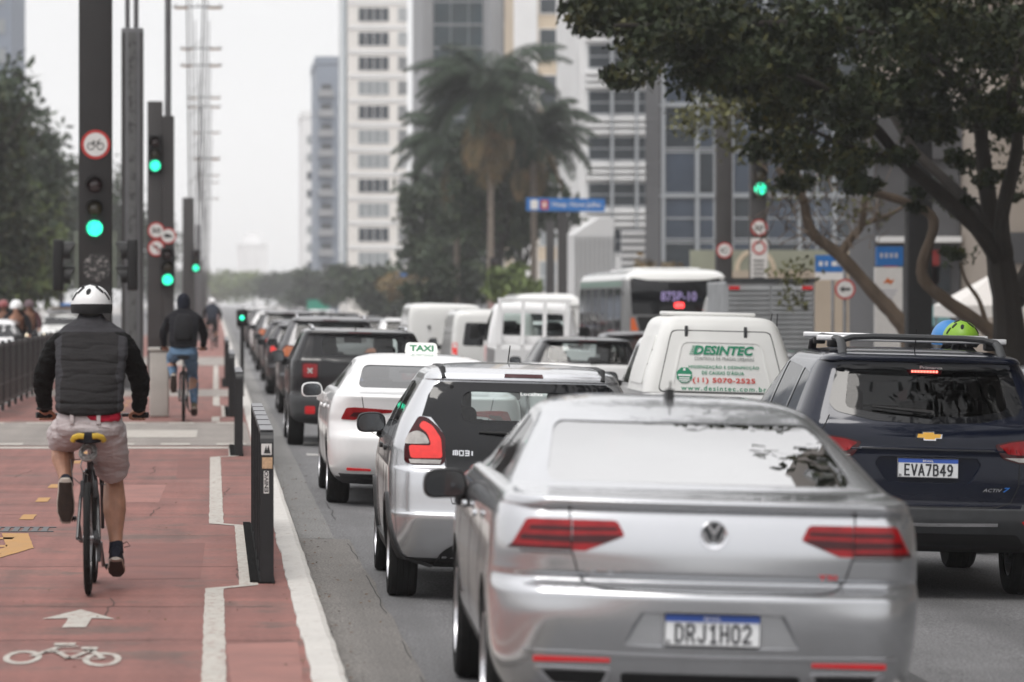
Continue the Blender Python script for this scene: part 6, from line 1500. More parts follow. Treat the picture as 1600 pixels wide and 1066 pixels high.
def under(o):
    o.data.materials.append(M_BLACKPL); k = len(o.data.materials) - 1
    for p in o.data.polygons:
        if p.normal.z < -.75 and p.center.z < .5: p.material_index = k
    return o
def pest_pickup():
    c = thing('pest_control_pickup', 'white pickup with canopy lettered DESINTEC in green', 'pickup truck')
    rows = [[.28, .2, 4.2, .76, .15, .2, .03], [.34, .05, 4.3, .79, .15, .2, .03], [.48, .0, 4.35, .805, .15, .2, .03], [.90, .0, 4.2, .81, .12, .18, .02], [1.0, .02, 3.9, .80, .12, .18, .02], [1.03, .06, 3.3, .78, .12, .18, .02]]
    sh = Shape(rows); b = sh.shell(); under(b.build('body', P_WHITE, c, True))
    for y in (.75, 3.3):
        for sg in (-1, 1): wheel(c, sg * .70, y, .30, .185, sg, 'steel')
    # canopy tapering upward with rounded roof edges
    cs = Shape([[1.02, .03, 2.0, .81, .13, .16, .02], [1.2, .08, 2.0, .775, .13, .16, .02], [1.45, .16, 2.0, .70, .13, .16, .02], [1.65, .23, 2.0, .635, .14, .18, .02], [1.735, .27, 1.98, .60, .16, .2, .02], [1.785, .32, 1.95, .55, .18, .22, .02], [1.81, .42, 1.9, .46, .2, .2, .02], [1.82, .6, 1.75, .3, .1, .1, .01]], cf=.15, Df=.15, bowf=.02)
    cp = cs.shell().build('canopy', M_CANOPY, c, True, 40)
    door = rnd_poly([(-.655, 1.03), (-.525, 1.60), (-.50, 1.665), (.50, 1.665), (.525, 1.60), (.655, 1.03)], .07, 5)
    b = MB(); lay(b, cs, 'rear', scaled(door, .006), [scaled(door, -.004)[::-1]], .001, .003, .08); b.build('door_gap', M_GAP, cp)
    shapes('canopy_door', M_CANOPY, cp, cs, 'rear', [scaled(door, -.006)], .006, .008, .08)
    inner = rnd_poly([(-.525, 1.01 + .03), (-.415, 1.56), (.415, 1.56), (.525, 1.04)], .07, 5)
    b = MB(); lay(b, cs, 'rear', inner, [scaled(inner, -.02)[::-1]], .014, .01, .08); dp = b.build('door_moulding', M_CANOPY, cp, True)
    for x in (-.36, .25):
        a = cs.P('rear', x, 1.66, .02); b = MB(); b.box(a.x - .016, a.x + .016, a.y - .012, a.y + .02, 1.60, 1.715, bev=.004); b.build('hinge', M_GREYPL, cp, True)
    T = lambda s, x0, x1, z0, z1, m_, **k: lay_text(cs, 'rear', s, x0, x1, z0, z1, .016, m_, 'lettering', cp, **k)
    T('DESINTEC', -.29, .335, 1.415, 1.51, M_GREENTX, bold=.035, shear=.25)
    b = MB()
    for k in range(5): b.add([cs.P('rear', q[0], q[1], .016) for q in [(-.335 + .008 * k, 1.418 + .02 * k), (-.26 + .008 * k, 1.418 + .02 * k), (-.258 + .008 * k, 1.426 + .02 * k), (-.33 + .008 * k, 1.426 + .02 * k)]], [(0, 1, 2, 3)])
    b.build('speed_lines', M_GREENTX, cp, fix=False)
    T('CONTROLE DE PRAGAS URBANAS', -.28, .335, 1.358, 1.392, M_GREYTX, bold=.005, spacing=1.15)
    T('HIGIENIZAÇÃO E DESINFECÇÃO', -.34, .385, 1.268, 1.312, M_GREENTX, bold=.02, spacing=1.1)
    T("DE CAIXAS D'ÁGUA", -.205, .23, 1.213, 1.257, M_GREENTX, bold=.02, spacing=1.1)
    T('(11) 5070-2525', -.30, .345, 1.115, 1.18, M_REDTX, bold=.025, spacing=1.05)
    T('www.desintec.com.br', -.42, .46, 1.045, 1.095, M_GREENTX, bold=.02, spacing=1.25)
    oc = [(-.385 + .085 * math.cos(math.pi / 8 + k * math.pi / 4), 1.20 + .085 * math.sin(math.pi / 8 + k * math.pi / 4)) for k in range(8)]
    os_ = shapes('octagon_sticker', M_GREENTX, cp, cs, 'rear', [oc], .016, .003)
    b = MB()
    for z0, z1, w in ((1.245, 1.27, .012), (1.19, 1.208, .065), (1.165, 1.176, .055), (1.145, 1.156, .055), (1.13, 1.138, .035)): b.add([cs.P('rear', x, z, .019) for x, z in ((-.385 - w, z0), (-.385 + w, z0), (-.385 + w, z1), (-.385 - w, z1))], [(0, 1, 2, 3)])
    b.build('sticker_print', M_WHITETX, os_, fix=False)
    for z in (1.12, 1.30, 1.45): b = MB(); lay(b, cs, 'side', [(.30, z), (.8, z), (.8, z + .012), (.30, z + .012)], (), .004, .004, .1, -1); b.build('side_vent', M_GREYPL, cp)
    shapes('canopy_side_panel', M_CANOPY, cp, cs, 'side', [rnd_poly([(.28, 1.1), (1.7, 1.1), (1.7, 1.6), (.34, 1.6)], .06)], .010, .012, .15, -1)
    b = MB(); b.box(-.5, .42, .75, 1.7, 1.815, 1.86, bev=.02); b.build('roof_tray', M_CANOPY, cp, True)
    for x0, x1 in ((.42, .36), (.58, .61), (.66, .665)): b = MB(); b.tube([(x0, .9, 1.70), (x1, .9, 1.86)], .006, 5); b.build('roof_wire', M_BLACKPL, cp)
    cab = Shape([[1.0, 2.02, 3.35, .78, .1, .1, .01], [1.3, 2.03, 3.0, .70, .1, .1, .01], [1.55, 2.06, 2.75, .62, .1, .1, .01], [1.62, 2.15, 2.6, .5, .1, .1, .01]], cf=.1, Df=.15, bowf=.04); cb = cab.shell().build('cab', P_WHITE, c, True, 40)
    for sg in (-1, 1): shapes('side_window', M_GLBLK, c, cab, 'side', [rnd_poly([(2.15, 1.07), (3.15, 1.07), (2.8, 1.5), (2.15, 1.5)], .04)], .004, .006, .1, sg)
    shapes('windscreen', M_GLBLK, c, cab, 'front', [rnd_poly([(-.66, 1.05), (.66, 1.05), (.56, 1.5), (-.56, 1.5)], .04)], .004, .006, .1)
    for sg in (-1, 1):
        shapes('tail_lamp', M_RED, c, sh, 'rear', [rnd_poly([(sg * .62, .6), (sg * .78, .6), (sg * .78, .9), (sg * .62, .9)][::sg], .02)], .006, .02); door_mirror(c, cab, sg, 3.0, 1.1, M_BLACKPL)
    plate(c, (0, -.02, .62)); return c
place(pest_pickup(), 5.19, 39.6, 1.0)

def boxy(name, label, cat, rows, m, wh, lamps=(), glassr=None, sides=(), group=None, front=None, **kw):
    sh = Shape(rows, **kw); c = thing(name, label, cat, group=group); under(sh.shell().build('body', m, c, True, 35))
    for y in wh[0]:
        for sg in (-1, 1): wheel(c, sg * wh[3], y, wh[1], wh[2], sg, 'steel')
    for pl, lm in lamps:
        for q in (pl, mirror(pl)): shapes('tail_lamp', lm, c, sh, 'rear', [q], .006, .02, .08)
    for g in (glassr or ()): shapes('rear_window', M_GLBLK, c, sh, 'rear', [g], .004, .006, .1)
    for g in sides:
        for sg in (-1, 1): shapes('side_window', M_GLBLK, c, sh, 'side', [g], .004, .006, .3, sg)
    if front: shapes('windscreen', M_GLBLK, c, sh, 'front', [front], .004, .006, .1)
    return c, sh
def vanrows(L, w, H, cr=.14, hood=None, taper=.08):
    y1 = hood or L * .9
    return [[.25, .1, L - .15, w * .9, cr, .15, .03], [.32, .02, L, w * .96, cr, .15, .03], [.5, .0, L, w * .99, cr, .16, .03], [H * .5, .0, L * .985, w, cr, .16, .03], [H * .72, .02, y1, w * (1 - taper * .3), cr, .16, .03], [H * .88, .05, y1 - .35, w * (1 - taper * .7), cr, .18, .03], [H * .95, .09, y1 - .5, w * (1 - taper * 1.3), cr, .2, .03], [H * .985, .17, y1 - .6, w * (1 - taper * 2.6), cr, .2, .03], [H, .4, y1 - .9, w * .5, .1, .1, .02]]
# small flatbed with guard posts before the cab's rear window
c = thing('flatbed_truck', 'small white flatbed truck with posts across its cab rear window', 'truck')
b = MB(); b.box(-.86, .86, 0, 2.9, .72, .80); b.box(-.86, .86, 0, .04, .80, 1.14); b.box(-.86, -.82, .04, 2.9, .80, 1.14); b.box(.82, .86, .04, 2.9, .80, 1.14); b.build('bed', P_WHITE, c)
b = MB(); b.box(-.3, .3, .2, 4.4, .45, .70); b.build('chassis', M_BLACKPL, c)
cs = Shape([[.45, 3.0, 4.75, .80, .08, .1, .01], [1.0, 3.0, 4.75, .82, .08, .1, .01], [1.2, 3.0, 4.6, .815, .08, .1, .01], [1.6, 3.02, 4.3, .76, .1, .12, .01], [1.86, 3.06, 4.1, .69, .12, .14, .01], [1.94, 3.15, 4.0, .6, .12, .14, .01], [1.96, 3.3, 3.9, .4, .1, .1, .01]], cf=.12, Df=.15, bowf=.03)
rw = rnd_poly([(-.55, 1.36), (.55, 1.36), (.53, 1.76), (-.53, 1.76)], .05)
cb = body(c, cs, P_WHITE, [(-9, .1)], (.6, 1.9, .06, 3.4), rw, rnd_poly([(-.7, 1.2), (.7, 1.2), (.6, 1.8), (-.6, 1.8)], .05), [rnd_poly([(3.3, 1.25), (4.3, 1.25), (4.1, 1.78), (3.3, 1.78)], .05)], name='cab')
glaze('rear_window', G_CLEAR, c, cs, 'rear', rw); glaze('windscreen', G_CLEAR, c, cs, 'front', rnd_poly([(-.7, 1.2), (.7, 1.2), (.6, 1.8), (-.6, 1.8)], .05))
for x in (-.4, .4): seat(c, x, 3.5, 1.25, .5)
for x in (-.62, -.20, .19, .60): b = MB(); b.box(x - .035, x + .035, 2.88, 2.93, .80, 1.97); b.build('guard_post', P_WHITE, c)
b = MB(); b.box(-.66, .66, 2.88, 2.93, 1.97, 2.03); b.box(-.82, .82, 2.88, 2.93, .95, 1.2); b.build('guard_rail', P_WHITE, c)
for y, w in ((.7, .72), (3.7, .72)):
    for sg in (-1, 1): wheel(c, sg * w, y, .31, .19, sg, 'steel')
for sg in (-1, 1): b = MB(); b.box(sg * 1.0 - .09, sg * 1.0 + .09, 4.1, 4.2, 1.28, 1.55, bev=.03); b.tube([(sg * .85, 4.2, 1.4), (sg * 1.0, 4.15, 1.4)], .02, 6); b.build('door_mirror', M_BLACKPL, c, True); b = MB(); b.box(sg * .66 - .12, sg * .66 + .12, -.03, -.002, .60, .70); b.build('tail_lamp', M_RED, c)
place(c, 5.62, 66.0, .8)
G_V = None
c, sh = boxy('white_van', 'plain white van tucked behind the flatbed truck', 'van', vanrows(4.3, .82, 1.82, hood=3.7), P_OFFW, ((.8, 3.4), .31, .19, .71), [(rnd_poly([(-.79, .8), (-.70, .8), (-.70, 1.15), (-.79, 1.15)], .03), M_REDLIT)], [rnd_poly([(-.6, 1.1), (-.06, 1.1), (-.06, 1.55), (-.55, 1.55)], .05), rnd_poly([(.06, 1.1), (.6, 1.1), (.55, 1.55), (.06, 1.55)], .05)], [rnd_poly([(2.7, 1.1), (3.6, 1.1), (3.3, 1.6), (2.7, 1.6)], .05)])
for sg in (-1, 1): door_mirror(c, sh, sg, 3.5, 1.1, M_BLACKPL, w=.2, h=.22)
place(c, 5.35, 74.5)
c, sh = boxy('white_van', 'rounded white box van with a blank rear, taller than the van ahead of it', 'van', vanrows(5.0, .86, 1.92, .2, hood=4.3, taper=.07), P_OFFW, ((.9, 3.9), .33, .2, .72), [(rnd_poly([(-.82, .7), (-.74, .7), (-.74, 1.0), (-.82, 1.0)], .03), M_RED)], None, [rnd_poly([(3.2, 1.1), (4.2, 1.1), (3.9, 1.6), (3.2, 1.6)], .05)])
shapes('rear_door', P_OFFW, c, sh, 'rear', [rnd_poly([(-.66, .6), (-.02, .6), (-.02, 1.68), (-.60, 1.68)], .1), rnd_poly([(.02, .6), (.66, .6), (.60, 1.68), (.02, 1.68)], .1)], .012, .02, .15)
b = MB(); b.box(-.40, -.34, -.03, .03, 1.35, 1.42); b.build('door_handle', M_BLACKPL, c)
place(c, 5.1, 86)
c, sh = boxy('minibus', 'white minibus with raised roof left of the city bus', 'minibus', [[.3, .1, 6.3, .95, .2, .25, .03], [.5, 0, 6.4, 1.0, .2, .25, .03], [1.3, 0, 6.4, 1.0, .2, .25, .03], [1.8, .05, 6.2, .98, .2, .25, .03], [1.88, .0, 6.1, 1.02, .2, .25, .03], [2.08, .1, 6.0, .98, .25, .3, .03], [2.22, .3, 5.8, .75, .2, .2, .02], [2.25, .6, 5.5, .4, .1, .1, .01]], P_OFFW, ((1.2, 5.0), .36, .22, .82), [(rnd_poly([(-.92, .9), (-.82, .9), (-.82, 1.1), (-.92, 1.1)], .02), M_RED)], [rnd_poly([(-.82, 1.25), (.82, 1.25), (.8, 1.75), (-.8, 1.75)], .06)], [rnd_poly([(.5, 1.3), (5.4, 1.3), (5.2, 1.72), (.5, 1.72)], .06)])
place(c, 10.1, 117)
# city bus
c, sh = boxy('city_bus', 'grey city bus with lit route number and orange corner', 'bus', [[.35, .1, 11.8, 1.18, .15, .2, .04], [.5, 0, 12, 1.22, .15, .2, .04], [1.2, .0, 12, 1.23, .15, .2, .04], [2.2, .02, 11.95, 1.22, .15, .2, .04], [2.52, .10, 11.9, 1.19, .18, .22, .04], [2.66, .2, 11.8, 1.12, .2, .25, .04], [2.74, .4, 11.6, .95, .2, .2, .03], [2.78, .8, 11.2, .6, .1, .1, .02]], M_BUSGREY, ((2.6, 9.0), .48, .28, 1.05), (), None, [rnd_poly([(.9, 1.05), (11.2, 1.05), (11.2, 2.32), (.9, 2.32)], .08)])
wn = rnd_poly([(-1.05, 1.70), (1.08, 1.70), (1.13, 2.58), (.6, 2.50), (0, 2.47), (-.6, 2.50), (-1.10, 2.58)], .06)
w_ = shapes('rear_window', M_GLBLK, c, sh, 'rear', [wn], .006, .01, .15)
lay_text(sh, 'rear', '875P-10', -.38, .46, 2.02, 2.24, .014, mat('route_led', (.25, .2, .35), .5, emit=(.55, .45, .95), estr=.14), 'route_display', w_, bold=.02)
shapes('brake_display', mat('led_red', (.5, .02, .02), .4, emit=(1, .05, .05), estr=2.5), w_, sh, 'rear', [rnd_poly([(-.06, 1.86), (.16, 1.86), (.16, 1.98), (-.06, 1.98)], .03)], .014, .004)
shapes('orange_corner', M_ORANGE, c, sh, 'rear', [[(-1.08, .6), (-1.08, 1.62), (-1.0, 1.62), (-.93, 1.4), (-.85, 1.2), (-.7, 1.0), (-.7, .6)]], .006, .008, .12)
shapes('dark_grille', M_BLACKPL, c, sh, 'rear', [rnd_poly([(-.95, 1.65), (.9, 1.65), (.9, 1.0), (-.6, 1.0), (-.85, 1.3)], .05)], .010, .008, .12)
b = MB(); b.lathe([(0, -.005), (.05, -.005), (.05, .01), (0, .01)], 'x', 14, c=(-1.235, .35, 2.2)); b.build('round_vent', M_BLACKPL, c)
for k in range(5): shapes('window_pillar', M_BUSGREY, c, sh, 'side', [[(2.4 + 1.8 * k, 1.05), (2.5 + 1.8 * k, 1.05), (2.5 + 1.8 * k, 2.32), (2.4 + 1.8 * k, 2.32)]], .012, .008, .3, -1)
shapes('side_band', mat('bus_green', (.16, .24, .2), .4), c, sh, 'side', [[(.9, 2.36), (11.2, 2.36), (11.2, 2.5), (.9, 2.5)]], .006, .006, .3, -1)
b = MB(); b.box(-.8, .8, 2.0, 7.5, 2.70, 2.82, bev=.05); b.build('roof_pod', P_OFFW, c, True)
place(c, 10.8, 90, 0)
for p_ in c.children:
    if p_.name.startswith('body'):
        p_.data.materials.append(P_OFFW)
        for q in p_.data.polygons:
            if q.center.z > 2.53: q.material_index = 2
# ribbed box truck
c = thing('box_truck', 'box truck with ribbed grey shutter doors filling the right lane', 'truck')
b = MB(); b.box(-.93, .93, 0, 3.0, .75, 2.42, bev=.02); b.build('cargo_box', M_ALU, c)
for sg in (-1, 1):
    b = MB(); x0, x1 = (-.90, -.01) if sg < 0 else (.01, .90)
    b.box(x0, x1, -.03, -.001, .8, 2.36)
    for k in range(15): b.prism([(-.03, .83 + .1 * k), (-.075, .85 + .1 * k), (-.075, .885 + .1 * k), (-.03, .905 + .1 * k)], x0 + .03, x1 - .03, 'x')
    b.build('rear_door', M_ALU, c)
    b = MB(); b.box(sg * .76 - .11, sg * .76 + .11, -.09, -.0755, 2.26, 2.33); b.build('marker_lamp', M_REDREF, c)
    b = MB(); b.box(sg * .78 - .14, sg * .78 + .14, -.04, -.002, .5, .62); b.build('tail_lamp', M_RED, c)
b = MB(); b.box(-.96, .96, -.06, .06, 2.42, 2.50); b.build('roof_edge', M_GREYPL, c)
b = MB()
for k in range(27): b.box(-.945, -.93, .1 + .105 * k, .15 + .105 * k, .8, 2.38)
b.build('side_ribs', M_ALU, c)
b = MB(); b.box(-.4, .4, .1, 4.6, .5, .74); b.build('chassis', M_BLACKPL, c)
cs = Shape([[.45, 3.1, 4.75, .88, .08, .1, .01], [1.2, 3.1, 4.75, .90, .08, .1, .01], [1.9, 3.13, 4.5, .84, .1, .12, .01], [2.15, 3.2, 4.35, .75, .1, .12, .01], [2.2, 3.35, 4.15, .55, .1, .1, .01]], cf=.12, Df=.15, bowf=.03); cs.shell().build('cab', P_OFFW, c, True)
for y in (.9, 3.9):
    for sg in (-1, 1): wheel(c, sg * .76, y, .38, .24, sg, 'steel')
place(c, 11.54, 80)

GC = 'cars queueing along the avenue'
dk = common_hatch('dark_estate', 'dark estate with roof bars ahead of the boxy black SUV', P_GREY, group=GC, glassm=G_DARK, h=1.13, lampmat=mat('amber_lens', (.5, .12, .02), .2, coat=1))
for sg in (-1, 1): b = MB(); b.tube([(sg * .56, .5, 1.6), (sg * .56, .6, 1.65), (sg * .56, 2, 1.65), (sg * .54, 2.1, 1.6)], .018, 6); b.build('roof_rail', M_CHROME, dk, True)
place(dk, 1.87, 63.5)
lit = common_hatch('silver_hatchback', 'grey car with glowing brake lamps just past the dark estate', P_DGREY, group=GC, glassm=G_DARK, lit=True); place(lit, 1.85, 76.5)
wh = common_hatch('white_car', 'white car glimpsed beyond the dark estate in the second lane', P_WHITE, group=GC, glassm=G_DARK, h=1.06); place(wh, 4.8, 96)
bl = common_hatch('dark_car', 'dark car at the right edge of the frame beside the navy people carrier', P_BLACK, group=GC, glassm=G_DARK, h=1.05); place(bl, 7.33, 30.6, 1)
gr = common_hatch('grey_car', 'grey car peeping between the pest control pickup and the navy roof', P_GREY, group=GC, glassm=G_DARK); place(gr, 7.35, 44.5, .5)
far = [(lit, 1.9, 89, 'first of the blurred cars past the glowing brake lamps'), (dk, 1.9, 102, 'blurred tall car in the kerb lane, next in the queue'), (bl, 1.95, 116, 'blurred black car deep in the kerb lane'), (wh, 2.0, 131, 'blurred pale car deep in the kerb lane'), (lit, 2.0, 150, 'tiny car with red lamps far down the kerb lane'), (bl, 2.1, 175, 'tiny dark car far down the kerb lane'), (wh, 2.2, 210, 'tiny white car far down the kerb lane'), (lit, 2.3, 260, 'barely visible car at the end of the kerb lane'),
       (gr, 5.0, 112, 'blurred grey car in the second lane'), (lit, 5.0, 130, 'blurred car with red lamps in the second lane'), (bl, 5.1, 155, 'tiny dark car in the second lane'), (wh, 5.2, 190, 'tiny white car in the second lane'), (gr, 5.3, 240, 'barely visible car in the second lane'), (gr, 8.0, 72, 'grey car behind the flatbed truck in the third lane'), (wh, 8.0, 92, 'white car in the third lane left of the bus'), (bl, 8.0, 140, 'dark car far down the third lane')]
for s_, x, d, l in far:
    c = copy_thing(s_, label=l); place(c, x, d)
# opposite carriageway: a pale pickup with a load on its roof, and the flank of a white car
fr = Shape([[.25, .2, 4.2, .78, .2, .25, .03], [.4, .02, 4.3, .84, .2, .25, .03], [.9, 0, 4.25, .85, .2, .25, .03], [1.02, .02, 3.7, .84, .18, .25, .03], [1.08, .04, 3.45, .81, .15, .25, .03], [1.38, .1, 3.05, .72, .14, .2, .03], [1.46, .2, 2.8, .62, .14, .2, .02], [1.48, .5, 2.5, .4, .1, .1, .01]])
def oncoming(name, label, m, cat='car'):
    c = thing(name, label, cat, group='oncoming vehicles across the median'); under(fr.shell().build('body', m, c, True, 40))
    for y in (.8, 3.4):
        for sg in (-1, 1): wheel(c, sg * .74, y, .3, .19, sg)
    shapes('windscreen', M_GLBLK, c, fr, 'front', [rnd_poly([(-.68, 1.1), (.68, 1.1), (.6, 1.37), (-.6, 1.37)], .05)], .004, .006, .1)
    shapes('grille', M_BLACKPL, c, fr, 'front', [rnd_poly([(-.4, .5), (.4, .5), (.42, .72), (-.42, .72)], .05)], .006, .008, .1)
    for sg in (-1, 1):
        shapes('headlight', mat('headlight_lit', (.8, .75, .6), .2, emit=(1, .85, .6), estr=1.6), c, fr, 'front', [rnd_poly([(sg * .5, .70), (sg * .74, .70), (sg * .74, .84), (sg * .5, .82)][::sg], .03)], .008, .01, .05)
        shapes('side_window', M_GLBLK, c, fr, 'side', [rnd_poly([(.4, 1.1), (3.2, 1.1), (2.9, 1.36), (.5, 1.36)], .05)], .004, .006, .2, sg)
        door_mirror(c, fr, sg, 3.2, 1.1, M_BLACKPL)
    c.rotation_euler = (0, 0, math.pi); return c
c = oncoming('white_van', 'oncoming white van with a load on its roof, beyond the far railing', P_OFFW, 'van'); c.location = (-4.75, 124, 0)
b = MB(); b.box(-.6, .6, .5, 2.9, 1.5, 1.58); b.build('roof_rack', M_GALV, c)
ld = thing('roof_load', 'bundle of brown and blue goods strapped on the oncoming van roof', 'load', (-4.75, 124, 1.585), (0, 0, math.pi))
b = MB(); b.box(-.55, .1, .7, 2.6, 0, .10, bev=.03); b.box(.12, .5, .8, 2.4, 0, .08, bev=.03); b.build('brown_bundle', M_BARKL, ld, True); b = MB(); b.box(-.25, .2, 1.0, 1.8, .101, .2, bev=.04); b.build('blue_bundle', M_SIGNB, ld, True)
c = oncoming('white_car', 'oncoming white car cut by the left edge of the frame', P_WHITE); c.location = (-5.0, 84, 0)
# ------------------------------------------------------------------ cyclists and riders
M_SKIN = mat('skin', (.40, .205, .132), .5, var=.22, scale=16, bump=.15, bscale=120)
M_HAIR = mat('black_hair', (.012, .010, .009), .6, var=.3, scale=60)
def cloth(name, col, var=.15, scale=14, bump=.3, bscale=40): return mat(name, col, .9, var=var, scale=scale, bump=bump, bscale=bscale, spec=.15)
M_JACK = cloth('jacket_charcoal', (.022, .021, .0215)); M_JSIDE = cloth('jacket_side_grey', (.040, .039, .043)); M_SLEEVE = cloth('sleeve_black', (.008, .008, .008), bump=.6)
M_SHORT = cloth('shorts_pale', (.47, .42, .42), .06, 8); M_REDSH = cloth('shirt_red', (.35, .015, .035)); M_BELT = cloth('belt_green_grey', (.05, .052, .042))
M_JEANS = cloth('jeans_blue', (.115, .19, .29)); M_BLKCL = cloth('cloth_black', (.013, .013, .016)); M_SHOE = cloth('shoe_navy', (.018, .02, .03)); M_SOLE = mat('sole_pale', (.45, .40, .35), .7, var=.2); M_SOLEDK = mat('sole_dark', (.035, .024, .018), .8, var=.4, scale=30)
M_HELM = mat('helmet_white', (.72, .72, .72), .3, coat=.5, var=.04); M_FRAME = mat('frame_black', (.010, .010, .012), .3, coat=.5)
M_STEEL = mat('bike_steel', (.35, .35, .36), .3, .9, var=.1); M_YEL = mat('saddle_yellow', (.50, .33, .03), .5, var=.1)

def loft(b, rings, n=20, mi=0, pw=2.0):
    """stack of ellipses: (centre, x radius, y radius[, tilt about x])"""
    vs = []
    for r in rings:
        c = Vector(r[0]); M = Matrix.Rotation(r[3] if len(r) > 3 else 0, 3, 'X')
        for j in range(n):
            a = 2 * math.pi * j / n; ca, sa = math.cos(a), math.sin(a)
            vs.append(c + M @ Vector((r[1] * math.copysign(abs(ca)**(2 / pw), ca), r[2] * math.copysign(abs(sa)**(2 / pw), sa), 0)))
    k = len(rings); fs = [(i * n + j, i * n + (j + 1) % n, (i + 1) * n + (j + 1) % n, (i + 1) * n + j) for i in range(k - 1) for j in range(n)]
    fs += [tuple(range(n))[::-1], tuple((k - 1) * n + j for j in range(n))]; b.add(vs, fs, mi)
def chain(b, pts, rad, n=12):
    P = [Vector(p) for p in pts]; out = []; rr = []; k = 4; N = len(P)
    for i in range(N - 1):
        p0, p1, p2, p3 = P[max(i - 1, 0)], P[i], P[i + 1], P[min(i + 2, N - 1)]
        for j in range(k):
            t = j / k; out.append(.5 * ((2 * p1) + (-p0 + p2) * t + (2 * p0 - 5 * p1 + 4 * p2 - p3) * t * t + (-p0 + 3 * p1 - 3 * p2 + p3) * t**3)); rr.append(rad[i] + (rad[i + 1] - rad[i]) * t)
    out.append(P[-1]); rr.append(rad[-1])
    b.tube(out, rr, n); b.ball(P[0], rad[0], 12, 8); b.ball(P[-1], rad[-1], 12, 8)
def wrinkle(me, amp, sc, seed=0, quilt=None):
    n = len(me.vertices); co = np.empty(n * 3, np.float32); me.vertices.foreach_get('co', co); co = co.reshape(-1, 3)
    no = np.empty(n * 3, np.float32); me.vertices.foreach_get('normal', no); no = no.reshape(-1, 3)
    d = np.array([noise.fractal(Vector((c[0] * sc[0], c[1] * sc[1], c[2] * sc[2] + seed)), .8, 2.0, 3) for c in co]) * amp
    if quilt is not None: d += quilt(co, no)
    co += no * d[:, None]; me.vertices.foreach_set('co', co.ravel()); me.update()

